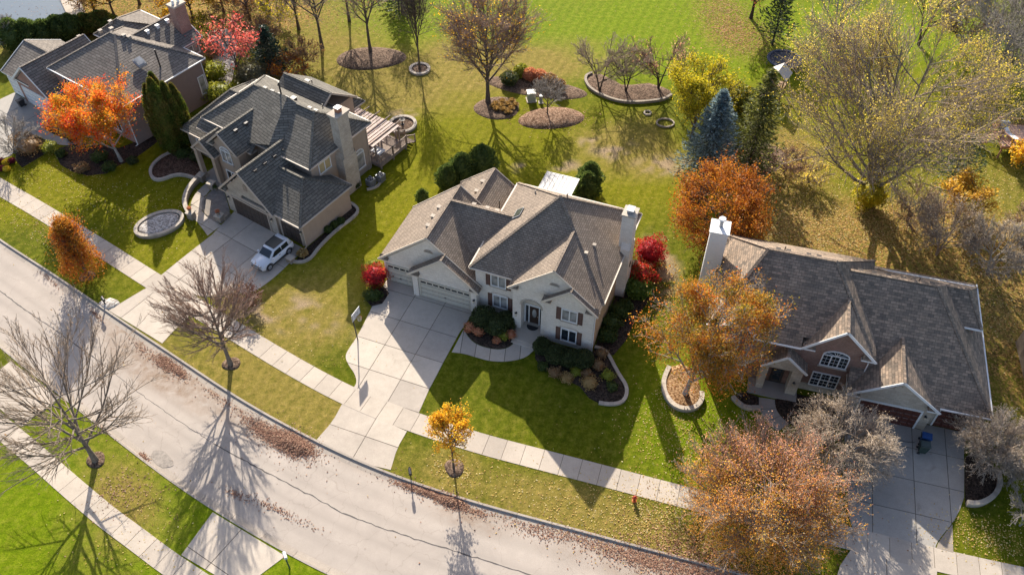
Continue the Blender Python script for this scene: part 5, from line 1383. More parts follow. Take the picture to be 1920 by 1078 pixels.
wD = smooth_pts(z7([(1050, 335), (1100, 340), (1150, 315), (1180, 270), (1230, 215), (1300, 150), (1390, 85), (1415, 50), (1400, 25), (1370, 5)]) + ZP([(735, 890), (775, 905), (820, 955), (835, 990), (800, 1030)], 1294 / 240, 560, 160)[::-1][:0])
edging('sinuous stone edging along the right side of the taupe garage', wD, .28, .22, STONE)
bed('mulch_bed', wD[::-1] + [LW(F2, .1, .2), LW(F2, .15, 6.8)], MULCHD, .05, .04, 16)
z8 = lambda P: ZP(P, 1294 / 240, 560, 160)
wE = smooth_pts(z8([(690, 1060), (760, 1050), (820, 1010), (830, 960), (790, 925)]))
edging('stone edging around the pair of air conditioners', wE, .26, .18, STONE)
p = thing('stone_pier', 'square stone pier at the car side end of the garage edging', 'pier', z7([(1035, 330)])[0], F2[1], 'stone piers of the taupe house forecourt')
for k in range(2): MB().box(-.33, .33, -.28, .28, k * .25, k * .25 + .24, STONED).build('stone', p)
MB().box(-.38, .38, -.33, .33, .5, .58, STONE).build('capstone', p)
# far-left house beds
z9 = lambda P: ZP(P, 1920 / 360, 0, 180)
bed('mulch_bed', smooth_pts(z9([(460, 320), (520, 250), (640, 220), (800, 230), (850, 300), (850, 400), (760, 440), (640, 430), (520, 380)])), MULCHD, .05, .05, 17)
bed('mulch_bed', z9([(590, 520), (560, 600), (600, 690), (720, 760), (880, 800), (1060, 780), (1180, 700), (1330, 640), (1500, 520), (1600, 440), (1560, 390), (1380, 500), (1240, 540), (1100, 500), (820, 470), (700, 490)]), MULCHD, .05, .05, 18)
bed('mulch_bed', z9([(170, 480), (350, 390), (450, 450), (560, 520), (420, 600), (220, 720), (150, 640)]), MULCHD, .05, .05, 19)
# rock pile round the left mailbox
bed('gravel_bed', ZP([(560, 755), (600, 730), (660, 712), (720, 730), (745, 755), (700, 790), (640, 815), (590, 790)], 4.49, 60, 400), GRAVEL, .05, .12, 20)
ed_ = MB()

# ================================================================ street and yard objects
# --- white compact SUV with a black roof panel
PAINT = plain('white_car_paint', (0.62, 0.66, 0.7), .25, .03, spec=.6); TYRE = plain('tyre_rubber', (0.025, 0.025, 0.025), .85, .2); RIM = plain('alloy_rim', (0.45, 0.45, 0.46), .35, .1, metal=.7)
BLKP = plain('black_plastic', (0.03, 0.03, 0.032), .55, .2); CGL = glass('car_glass', (0.012, 0.016, 0.02)); ROOFB = plain('black_roof_paint', (0.02, 0.028, 0.03), .45, .1, spec=.25)
rw, fw_ = g_r, g_f = z7([(1025, 285)])[0], z7([(915, 378)])[0]
axis = Vector((fw_[0] - rw[0], fw_[1] - rw[1])); caz = math.atan2(axis.y, axis.x)      # car nose along +x of its own frame
side = Vector((math.sin(caz), -math.cos(caz)))    # right-hand... outer wheel line
mid = (Vector(rw) + Vector(fw_)) / 2
sgn = 1 if side.y < 0 else -1
ctr = mid - side * sgn * .78
car = thing('parked_car', 'white compact car with black roof parked at the taupe garage', 'car', (ctr.x, ctr.y, .03), caz)
def loft(name, secs, mat, parent, smooth=True):
    """secs: list of (x, half-profile [(y,z)...]) mirrored into closed rings"""
    mb = MB(); rings = []
    for x, pr in secs: rings.append([(x, y, z) for y, z in pr] + [(x, -y, z) for y, z in pr[::-1]])
    n = len(rings[0])
    for a, b in zip(rings, rings[1:]):
        for i in range(n): mb.face([a[i], a[(i + 1) % n], b[(i + 1) % n], b[i]], mat)
    mb.face(rings[0][::-1], mat); mb.face(rings[-1], mat)
    return mb.build(name, parent, smooth=smooth)
lower = [(-2.1, [(.0, .42), (.7, .42), (.78, .55), (.78, .95), (.0, .97)]), (-1.98, [(.0, .3), (.82, .3), (.88, .5), (.86, 1.0), (.0, 1.03)]), (-1.3, [(.0, .28), (.86, .28), (.91, .5), (.88, 1.04), (.0, 1.06)]), (.0, [(.0, .26), (.87, .26), (.91, .5), (.89, 1.03), (.0, 1.05)]),
         (.75, [(.0, .26), (.87, .26), (.91, .5), (.89, 1.02), (.0, 1.05)]), (1.3, [(.0, .27), (.86, .28), (.9, .5), (.86, .98), (.0, 1.02)]), (1.85, [(.0, .3), (.84, .32), (.88, .5), (.8, .93), (.0, .97)]), (2.02, [(.0, .34), (.78, .36), (.82, .55), (.74, .86), (.0, .9)]), (2.1, [(.0, .42), (.68, .44), (.72, .58), (.66, .8), (.0, .82)])]
body = loft('body', lower, PAINT, car)
cab = [(-1.95, [(.0, 1.0), (.8, 1.0), (.76, 1.1), (.74, 1.15), (.0, 1.17)]), (-1.72, [(.0, 1.0), (.86, 1.0), (.72, 1.52), (.66, 1.6), (.0, 1.63)]), (-1.2, [(.0, 1.0), (.87, 1.0), (.72, 1.56), (.66, 1.65), (.0, 1.68)]), (.05, [(.0, 1.0), (.87, 1.0), (.71, 1.54), (.65, 1.63), (.0, 1.66)]), (.32, [(.0, 1.0), (.87, 1.0), (.72, 1.45), (.66, 1.54), (.0, 1.58)]), (.98, [(.0, 1.0), (.84, 1.0), (.8, 1.05), (.78, 1.07), (.0, 1.08)])]
cb_ = loft('cabin', cab, PAINT, car)
rp = MB(); rp.extr([(-1.22, -.6, 1.69), (.12, -.6, 1.66), (.12, .6, 1.66), (-1.22, .6, 1.69)], (0, 0, .025), ROOFB); rp.build('roof_panel', cb_)
ws = MB(); ws.extr([(.94, -.68, 1.12), (.94, .68, 1.12), (.36, .6, 1.565), (.36, -.6, 1.565)], (.012, 0, .016), CGL); ws.build('windscreen', cb_)
rg = MB(); rg.extr([(-1.97, .62, 1.13), (-1.97, -.62, 1.13), (-1.75, -.56, 1.56), (-1.75, .56, 1.56)], (-.012, 0, .01), CGL); rg.build('rear_window', cb_)
for s in (-1, 1):
    for x0, x1, x2, x3 in ((-.55, .22, .78, -.5), (-1.45, -.62, -.58, -1.4)):
        q = MB(); f = [(x0, s * .862, 1.06), (x2, s * .858, 1.06), (x1 if x1 > 0 else x1, s * .742, 1.5), (x3, s * .738, 1.52)]
        q.extr(f if s < 0 else f[::-1], (0, s * .014, .004), CGL); q.build('side_window', cb_)
    MB().beam((-1.3, s * .62, 1.73), (.0, s * .6, 1.71), .04, .05, BLKP).build('roof_rail', cb_)
    MB().box(.62, .8, *sorted((s * .9, s * 1.06)), 1.02, 1.16, PAINT).build('wing_mirror', body)
    hl = MB(); hl.cyl((1.9, s * .58, .8), (2.12, s * .58, .77), .11, .1, GLASSL, 12); hl.build('headlight', body)
    MB().box(-2.12, -2.0, *sorted((s * .6, s * .78)), .72, .92, plain('tail_lamp', (.3, .02, .02), .3, .1)).build('tail_light', body)
    sd = MB(); sd.box(-1.5, 1.6, *sorted((s * .86, s * .915)), .26, .42, BLKP); sd.build('side_skirt', body)
    for x in (-.15,): MB().box(x - .1, x + .1, *sorted((s * .9, s * .93)), .86, .9, BLKP).build('door_handle', body)
    for x in (-1.28, 1.29):
        arch = MB()
        for i in range(9):
            t0, t1 = math.pi * i / 9, math.pi * (i + 1) / 9; P = lambda t, r: (x + r * math.cos(t), s * .88, .36 + r * math.sin(t))
            f = [P(t0, .36), P(t0, .45), P(t1, .45), P(t1, .36)]; arch.extr(f if s > 0 else f[::-1], (0, s * .05, 0), BLKP)
        arch.build('wheel_arch', body)
        wl_ = MB(); wl_.cyl((x, s * .7, .345), (x, s * .925, .345), .345, .345, TYRE, 22); wo = wl_.build('wheel', car)
        r_ = MB(); r_.cyl((x, s * .926, .345), (x, s * .94, .345), .22, .2, RIM, 18); r_.build('rim', wo)
        for k in range(5):
            a = 2 * math.pi * k / 5; MB().beam((x, s * .945, .345), (x + .2 * math.cos(a), s * .945, .345 + .2 * math.sin(a)), .05, .03, GREYM, (0, 1, 0)).build('spoke', wo)
gr = MB(); gr.box(2.06, 2.13, -.5, .5, .66, .78, BLKP).box(2.0, 2.14, -.7, .7, .4, .52, BLKP).box(2.1, 2.15, -.26, .26, .5, .62, plain('number_plate', (.5, .48, .44), .5, .1)); gr.build('grille', body)

# --- basketball hoop
hx = G(671, 638)
hp = thing('basketball_hoop', 'black pole basketball hoop with white backboard at the driveway edge', 'basketball hoop', hx)
bc = Vector((-13.35 - hx[0], 48.35 - hx[1], 3.25)); bd = Vector((math.sin(math.radians(24.7)), math.cos(math.radians(24.7)), 0)); bn = Vector((bd.y, -bd.x, 0))
MB().cyl((0, 0, 0), (-.05, .0, 2.3), .055, .05, BLACK, 10).build('pole', hp)
MB().cyl((-.05, 0, 2.3), (bc.x - bn.x * .45, bc.y - bn.y * .45, 3.0), .05, .045, BLACK, 10).cyl((bc.x - bn.x * .45, bc.y - bn.y * .45, 3.0), tuple(bc - bn * .05), .045, .04, BLACK, 10).build('arm', hp)
def brd(a, b, z0, z1, off, th, m):
    p = [bc + bd * a + Vector((0, 0, z0)), bc + bd * b + Vector((0, 0, z0)), bc + bd * b + Vector((0, 0, z1)), bc + bd * a + Vector((0, 0, z1))]
    return MB().extr([tuple(q + bn * off) for q in p], tuple(bn * th), m)
bo = brd(-.62, .62, -.42, .42, 0, .05, plain('backboard_white', (.66, .65, .62), .35, .05)).build('backboard', hp)
mk = MB()
for a, b, z0, z1 in ((-.6, .6, .37, .41), (-.6, .6, -.41, -.37), (-.61, -.57, -.37, .37), (.57, .61, -.37, .37), (-.24, .24, .08, .11), (-.24, .24, -.28, -.25), (-.24, -.21, -.25, .08), (.21, .24, -.25, .08)):
    p = [bc + bd * a + Vector((0, 0, z0)) + bn * .053, bc + bd * b + Vector((0, 0, z0)) + bn * .053, bc + bd * b + Vector((0, 0, z1)) + bn * .053, bc + bd * a + Vector((0, 0, z1)) + bn * .053]
    mk.face([tuple(q) for q in p], BLACK); mk.face([tuple(q) for q in p[::-1]], BLACK)
mk.build('board_lines', bo)
ri = MB(); rc = bc + bn * .3 + Vector((0, 0, -.28))
for i in range(14):
    a, b = 2 * math.pi * i / 14, 2 * math.pi * (i + 1) / 14
    ri.cyl(tuple(rc + Vector((.23 * math.cos(a), .23 * math.sin(a), 0))), tuple(rc + Vector((.23 * math.cos(b), .23 * math.sin(b), 0))), .012, .012, plain('rim_orange', (.45, .08, .02), .5, .1) if i == 0 else ri.mats[0], 5, False)
ri.build('rim', hp)
nm = MB()
for i in range(12):
    a = 2 * math.pi * i / 12; b = a + .5
    nm.cyl(tuple(rc + Vector((.23 * math.cos(a), .23 * math.sin(a), 0))), tuple(rc + Vector((.13 * math.cos(b), .13 * math.sin(b), -.4))), .006, .006, WHITE, 4, False)
    nm.cyl(tuple(rc + Vector((.23 * math.cos(b), .23 * math.sin(b), 0))), tuple(rc + Vector((.13 * math.cos(a), .13 * math.sin(a), -.4))), .006, .006, WHITE, 4, False)
nm.build('net', hp)

# --- mailboxes
def mailbox(label, px_, py_, rz, mat, body=None, hgt=1.1):
    t = thing('mailbox', label, 'mailbox', G(px_, py_), rz, 'kerbside mailboxes'); body = body or mat
    MB().box(-.05, .05, -.05, .05, 0, hgt, mat).lathe([(.07, hgt), (.03, hgt + .05), (.0, hgt + .12)], mat, 8).build('post', t)
    MB().box(-.04, .04, -.62, -.05, hgt - .12, hgt - .05, mat).build('arm', t)
    b = MB(); n = 8; pr = [(-.12, 0), (.12, 0)] + [(.12 * math.cos(math.pi * i / n), .16 + .12 * math.sin(math.pi * i / n)) for i in range(n + 1)]
    b.extr([(x, -.68, hgt - .05 + z) for x, z in pr], (0, .52, 0), body); o = b.build('box', t)
    MB().box(.122, .14, -.3, -.26, hgt + .05, hgt + .3, plain('flag_red', (.4, .03, .03), .5, .1)).build('flag', o)
mailbox('black mailbox in the pale rock pile beside the left driveway', 198, 572, .7, BLACK)
mailbox('black mailbox on a post between the driveway and the yellow sapling', 770, 890, .2, BLACK)
mailbox('white mailbox on the near verge at the bottom edge', 543, 1064, 3.6, plain('green_post', (.03, .08, .05), .5, .1), WHITE)
# --- fire hydrant
fh = thing('fire_hydrant', 'orange and red fire hydrant in the verge near the sidewalk', 'fire hydrant', G(1189, 939))
HR = plain('hydrant_orange', (.55, .13, .03), .5, .15); HY = plain('hydrant_cap_red', (.4, .04, .02), .5, .15)
MB().lathe([(.18, 0), (.18, .05), (.12, .06), (.11, .5), (.15, .51), (.15, .55), (.0, .55)], HR, 14).build('barrel', fh); MB().lathe([(.14, .55), (.13, .63), (.08, .7), (.04, .72), (.04, .77), (0, .77)], HY, 14).build('bonnet', fh)
for a in (0, math.pi): MB().cyl((0, 0, .42), (.2 * math.cos(a), .2 * math.sin(a), .42), .055, .055, HY, 10).build('side_nozzle', fh)
MB().cyl((0, 0, .36), (0, -.22, .36), .075, .075, HY, 12).build('pumper_nozzle', fh)
# --- wheelie bins
def bin_(label, loc, rz, mat, lid, s=1.0, group=None):
    t = thing('wheelie_bin', label, 'bin', loc, rz, group)
    b = MB(); lo = [(-.24, -.26), (.24, -.26), (.24, .26), (-.24, .26)]; hi = [(-.3, -.36), (.3, -.36), (.3, .36), (-.3, .36)]
    for i in range(4):
        j = (i + 1) % 4; b.face([(*lo[i], .1 * s), (*lo[j], .1 * s), (*hi[j], 1.0 * s), (*hi[i], 1.0 * s)], mat)
    b.face([(*p, .1 * s) for p in lo[::-1]], mat); b.build('tub', t)
    l = MB(); l.box(-.33, .33, -.4, .36, 1.0 * s, 1.05 * s, lid).box(-.26, .26, -.3, .3, 1.05 * s, 1.09 * s, lid); l.build('lid', t)
    MB().cyl((-.28, .42, .98 * s), (.28, .42, .98 * s), .025, .025, BLACK, 8).build('handle', t)
    for x in (-.29, .29): MB().cyl((x - .04, .27, .12), (x + .04, .27, .12), .12, .12, TYRE, 14).build('wheel', t)
bin_('wheelie bin with blue lid by the mahogany garage doors', LW(F4, .75, -1.15), F4[1] + 1.5, plain('bin_navy', (.012, .04, .12), .55, .1), plain('bin_blue', (.012, .06, .2), .5, .1), 1, 'bins by the mahogany garage')
bin_('dark green wheelie bin nearer the street beside the blue-lidded one', LW(F4, .6, -2.0), F4[1] + 1.6, plain('bin_green', (.03, .05, .042), .55, .1), plain('bin_lid_dark', (.05, .07, .062), .5, .1), 1, 'bins by the mahogany garage')
bin_('black bin beside the white garage door of the far-left house', LW(F1, -16.9, -2.6), F1[1], BLACK, BLACK, .8)
hose = MB(); ph = [LW(F4, u, v) for u, v in ((.1, -1.3), (-.8, -1.5), (-1.6, -1.0), (-2.4, -.9), (-3.3, -.5))]
for a, b in zip(smooth_pts(ph), smooth_pts(ph)[1:]): hose.cyl((*a, .055), (*b, .055), .02, .02, BLACK, 6, False)
setp(hose.build('garden_hose'), 'thin dark hose trailing across the grey driveway to the bins', 'hose')
# --- utility boxes
def ubox(label, px_, py_, w_, d_, h_, rz):
    t = thing('utility_box', label, 'utility box', G(px_, py_), rz, 'pale green utility boxes in the back lawn'); m = plain('utility_green', (.3, .33, .26), .5, .1)
    MB().box(-w_ / 2 - .1, w_ / 2 + .1, -d_ / 2 - .1, d_ / 2 + .1, 0, .1, CONC).build('pad', t); MB().box(-w_ / 2, w_ / 2, -d_ / 2, d_ / 2, .1, h_, m).build('cabinet', t); MB().box(-w_ / 2 - .03, w_ / 2 + .03, -d_ / 2 - .03, d_ / 2 + .03, h_, h_ + .06, plain('utility_lid', (.55, .56, .5), .5, .05)).build('lid', t)
ubox('large pale green utility box in the back lawn', 996, 188, .95, .9, 1.1, .15); ubox('small pale utility box right of the large one', 1014, 193, .35, .35, .95, .1)
# --- birdbath bowls
for px_, py_, lb in ((1214, 213, 'small pale stone ring lying in the back lawn'), (1247, 232, 'dark rimmed stone fire pit beside the yellow-green tree')):
    edging(lb, ell(*G(px_, py_), .42 if px_ == 1214 else 1.0, .42 if px_ == 1214 else .8, 0, 14), .16, .18, STONE if px_ == 1214 else STONED, True, 'stone ring', 'stone_ring')
# --- playset
ps = thing('playset', 'wooden playset tower with grey gable roof and teal slide', 'playset', G(1452, 178), math.radians(-32))
WP = plain('playset_wood', (.3, .19, .11), .8, .2, 4); WT = plain('playset_roof', (.5, .44, .38), .7, .08, 4)
for x in (-.85, .85):
    for y in (-.75, .75): MB().box(x - .06, x + .06, y - .06, y + .06, 0, 3.0, WP).build('post', ps)
MB().box(-.9, .9, -.8, .8, 1.35, 1.45, WP).build('platform', ps)
for s in (-1, 1):
    for k in range(6):
        a0, a1 = k / 6, (k + 1) / 6 - .012
        q = MB(); q.extr([(s * 1.15 * (1 - a0), -1.05, 2.75 + .95 * a0), (s * 1.15 * (1 - a1), -1.05, 2.75 + .95 * a1), (s * 1.15 * (1 - a1), 1.05, 2.75 + .95 * a1), (s * 1.15 * (1 - a0), 1.05, 2.75 + .95 * a0)], (0, 0, .04), WT); q.build('roof_board', ps)
for y in (-1.0, ):
    for k in range(9): MB().box(-.85 + k * .2, -.75 + k * .2, -.82, -.79, 1.46, 2.15, WP).build('railing_slat', ps)
MB().box(-.9, .9, -.83, -.78, 2.15, 2.23, WP).box(-.9, -.84, -.8, .8, 2.15, 2.23, WP).build('rail', ps)
sl_ = MB(); pr = [(1.4, -.8), (1.2, -1.2), (.6, -2.0), (.2, -2.7), (.15, -3.1)]
SLM = plain('slide_teal', (.02, .17, .2), .35, .1)
for (z0, y0), (z1, y1) in zip(pr, pr[1:]):
    sl_.face([(-.1, y0, z0), (-.1, y1, z1), (.4, y1, z1), (.4, y0, z0)], SLM); sl_.face([(-.1, y1, z1 + .16), (-.1, y0, z0 + .16), (-.1, y0, z0), (-.1, y1, z1)], SLM); sl_.face([(.4, y0, z0 + .16), (.4, y1, z1 + .16), (.4, y1, z1), (.4, y0, z0)], SLM)
sl_.build('slide', ps)
ld = MB()
for s in (.6, 1.1): ld.beam((s, -.85, 1.4), (s, -2.0, 0), .06, .08, WP)
ld.build('ladder_rails', ps)
for k in range(5): MB().beam((.6, -.95 - k * .22, 1.25 - k * .26), (1.1, -.95 - k * .22, 1.25 - k * .26), .08, .04, WP).build('ladder_rung', ps)
MB().beam((0, 1.0, 3.5), (.2, 4.0, 2.6), .1, .14, WP).build('swing_beam', ps)
for s in (-1, 1): MB().beam((.2, 4.0, 2.6), (.2 + s * 1.1, 4.3, 0), .09, .09, WP).build('swing_leg', ps)
# --- trampoline
tp = thing('trampoline', 'dark navy round trampoline beside the playset', 'trampoline', G(1468, 122))
MB().lathe([(1.75, .82), (.0, .80)][::-1], plain('trampoline_mat', (.006, .012, .03), .6, .2), 30).build('jumping_mat', tp)
MB().lathe([(1.75, .82), (1.78, .88), (2.08, .88), (2.1, .82), (1.76, .8)][::-1], plain('trampoline_pad', (.015, .03, .07), .5, .15), 30).build('safety_pad', tp)
for i in range(8):
    a = math.pi * i / 4; MB().cyl((2.02 * math.cos(a), 2.02 * math.sin(a), 0), (2.02 * math.cos(a), 2.02 * math.sin(a), .84), .03, .03, GREYM, 8).build('leg', tp)
# --- neighbour's deck at the right edge
d0 = G(1893, 255, 1.6)
nd = thing('deck', 'reddish brown raised deck with railing and steps at the right edge', 'deck', d0, math.radians(-8))
RD = plain('redwood', (.34, .17, .1), .7, .2, 3); RDL = plain('redwood_floor', (.46, .28, .2), .75, .15, 3)
for i in range(26): MB().box(-1.2 + i * .225, -1.2 + i * .225 + .21, -2.0, 2.1, 1.56, 1.6, RDL).build('deck_board', nd)
MB().box(-1.2, 4.6, -2.05, -2.0, 1.3, 1.62, RD).box(-1.25, -1.2, -2.0, 2.1, 1.3, 1.62, RD).build('rim_joist', nd)
for x, y in ((-1.1, -1.9), (-1.1, 2.0), (1.5, -1.9), (4.4, -1.9), (4.4, 2.0)): MB().box(x - .07, x + .07, y - .07, y + .07, 0, 1.55, RD).build('post', nd)
rail(nd, (-1.15, 2.0), (-1.15, .75), 1.6, .95, RD); rail(nd, (-1.15, -.6), (-.4, -1.95), 1.6, .95, RD); rail(nd, (-.4, -1.95), (2.2, -1.95), 1.6, .95, RD); rail(nd, (2.2, -1.95), (4.5, -1.95), 1.6, .95, RD); rail(nd, (-1.15, 2.0), (2.2, 2.0), 1.6, .95, RD)
for i in range(8): MB().box(-1.5 - i * .3, -1.22 - i * .3, -.55, .7, 1.4 - i * .19, 1.44 - i * .19, RD).build('stair_tread', nd)
rail(nd, (-1.25, .7), (-3.6, .7), 1.6, .95, RD, None, .05); rail(nd, (-1.25, -.55), (-3.6, -.55), 1.6, .95, RD, None, .05)
gl_ = thing('barbecue', 'grey covered barbecue on the reddish deck at the right edge', 'barbecue', (d0[0] - .45, d0[1] + 1.1, 1.6))
MB().box(-.5, .5, -.28, .28, .0, .85, GREYM).build('cart', gl_)
lid_ = MB()
for i in range(6):
    t0, t1 = math.pi * i / 6, math.pi * (i + 1) / 6; P = lambda t, x: (x, .3 * math.cos(t), .85 + .3 * math.sin(t))
    lid_.face([P(t0, -.45), P(t1, -.45), P(t1, .45), P(t0, .45)][::-1], GREYM)
lid_.face([(-.45, .3 * math.cos(math.pi * i / 6), .85 + .3 * math.sin(math.pi * i / 6)) for i in range(7)], GREYM); lid_.face([(.45, .3 * math.cos(math.pi * i / 6), .85 + .3 * math.sin(math.pi * i / 6)) for i in range(7)][::-1], GREYM); lid_.build('hood', gl_)
lg = thing('sun_lounger', 'white lounge chair on the reddish deck at the right edge', 'sun lounger', (d0[0] - .15, d0[1] - .3, 1.6), .5)
MB().box(-.3, .3, -.9, .3, .3, .36, WHITE).build('seat', lg); MB().extr([(-.3, .3, .33), (.3, .3, .33), (.3, .85, .75), (-.3, .85, .75)], (0, -.03, .05), WHITE).build('backrest', lg)
for x in (-.26, .26):
    for y in (-.8, .2): MB().box(x - .03, x + .03, y - .03, y + .03, 0, .3, WHITE).build('leg', lg)
# neighbouring house corner at the right edge
sh = thing('house', 'corner of a tan brick house cut off by the right edge', 'house', G(1925, 762), math.radians(-12))
MB().box(.3, 7.5, .4, 7, 0, 2.7, brickmat('tan_brick', (.4, .3, .2), (.48, .37, .26), (.4, .35, .3))).build('wall', sh)
rf = MB(); P = lambda u, v, z: (u, v, z)
rf.face([P(0, 0, 2.8), P(8, 0, 2.8), P(5, 3.6, 4.6), P(3.4, 3.6, 4.6)], SH3); rf.face([P(0, 7.3, 2.8), P(0, 0, 2.8), P(3.4, 3.6, 4.6)], SH3); rf.face([P(8, 0, 2.8), P(8, 7.3, 2.8), P(5, 3.6, 4.6)], SH3); rf.face([P(8, 7.3, 2.8), P(0, 7.3, 2.8), P(3.4, 3.6, 4.6), P(5, 3.6, 4.6)], SH3)
ro = rf.build('roof', sh); MB().box(0, 8, 0, 7.3, 2.62, 2.79, WHITE).build('fascia', ro)
# pots
def pot(label, loc, z=0.0, leafc=None, s=1.0):
    t = thing('flower_pot', label, 'flower pot', (*loc, z)); MB().lathe([(.13 * s, 0), (.2 * s, .3 * s), (.22 * s, .32 * s), (.18 * s, .32 * s), (0, .28 * s)], STONED, 12).build('pot', t)
    POTS.append((t, loc, z, s))
POTS = []
pot('stone urn with plant on the left side of the white house entry', LW(F3, -7.15, -.15), .1, None, 1.3); pot('dark pot with plant on the right side of the white house entry', LW(F3, -4.5, -.5), .16)
pot('urn of flowers on the pier at the street end of the seat wall', z6([(565, 740)])[0], .85); pot('urn of flowers on the pier at the forecourt corner', z6([(812, 768)])[0], .85); pot('planter beside the right porch pier of the taupe house', z6([(775, 500)])[0], .04)
# ================================================================ vegetation kit
def tubes(P, R, sides=3):
    """P (N,K,3) polylines, R (N,K) radii -> verts, quads"""
    N, K, _ = P.shape
    T = np.gradient(P, axis=1); T /= np.linalg.norm(T, axis=2, keepdims=True) + 1e-9
    ref = np.zeros_like(T); ref[..., 2] = 1; flat = np.abs(T[..., 2]) > 0.9; ref[flat] = (1, 0, 0)
    S = np.cross(T, ref); S /= np.linalg.norm(S, axis=2, keepdims=True) + 1e-9
    B = np.cross(T, S)
    a = np.arange(sides) * 2 * np.pi / sides
    V = P[:, :, None, :] + R[:, :, None, None] * (np.cos(a)[None, None, :, None] * S[:, :, None, :] + np.sin(a)[None, None, :, None] * B[:, :, None, :])
    idx = np.arange(N * K * sides).reshape(N, K, sides)
    q = np.stack([idx[:, :-1, :], np.roll(idx[:, :-1, :], -1, 2), np.roll(idx[:, 1:, :], -1, 2), idx[:, 1:, :]], -1).reshape(-1, 4)
    return V.reshape(-1, 3), q

def cones(P, R):
    """two-point twigs as three-sided spikes -> verts, triangles"""
    A, B = P[:, 0], P[:, 1]; T = unit(B - A); S = unit(np.cross(T, np.array([0.31, 0.52, 0.79]))); Q = np.cross(T, S); r = R[:, :1]
    V = np.stack([A + S * r, A + (-.5 * S + .866 * Q) * r, A + (-.5 * S - .866 * Q) * r, B], 1).reshape(-1, 3)
    i = np.arange(len(P))[:, None] * 4
    return V, np.concatenate([i + np.array([[0, 1, 3]]), i + np.array([[1, 2, 3]]), i + np.array([[2, 0, 3]])])

def merge(parts):
    Vs, Fs, o = [], [], 0
    for v, f in parts:
        Vs.append(v); Fs.append(f + o); o += len(v)
    return np.concatenate(Vs), np.concatenate(Fs)

def unit(v): return v / (np.linalg.norm(v, axis=-1, keepdims=True) + 1e-9)

def leaf_quads(C, size, r, flat=0.0, asp=0.6, nrm=None):
    """one diamond-shaped leaf per centre"""
    n = len(C)
    if nrm is None: D = unit(r.normal(size=(n, 3)))
    else: D = unit(nrm + r.normal(size=(n, 3)) * 0.8)
    X = unit(np.cross(D, unit(r.normal(size=(n, 3))))); Y = np.cross(D, X)
    if flat:
        X[:, 2] *= (1 - flat); Y[:, 2] *= (1 - flat); X = unit(X); Y = unit(Y)
    s = size * (0.6 + 0.8 * r.random((n, 1)))
    V = np.stack([C - X * s, C + Y * s * asp, C + X * s, C - Y * s * asp], 1).reshape(-1, 3)
    return V, np.arange(4 * n).reshape(n, 4)

def env(shape, t):
    """crown radius (0..1) at crown height fraction t"""
    t = np.clip(t, 0, 1)
    if shape == 'round': return np.sqrt(np.clip(1 - (2 * t - 0.9) ** 2 / 1.25, 0.02, 1))
    if shape == 'ovoid': return np.sqrt(np.clip(1 - (2 * t - 0.8) ** 2 / 1.5, 0.02, 1))
    if shape == 'vase': return np.clip(0.35 + 0.75 * np.sin(np.clip(t, 0, 1) * 2.4), 0.1, 1)
    if shape == 'pyramid': return np.clip(1.08 - t, 0.06, 1) ** 0.8 * np.clip(t * 6 + .4, 0, 1)
    if shape == 'narrow': return np.clip(np.sin(np.clip(t * .92 + .08, 0, 1) * 3.1), .1, 1) ** .7
    return np.ones_like(t)

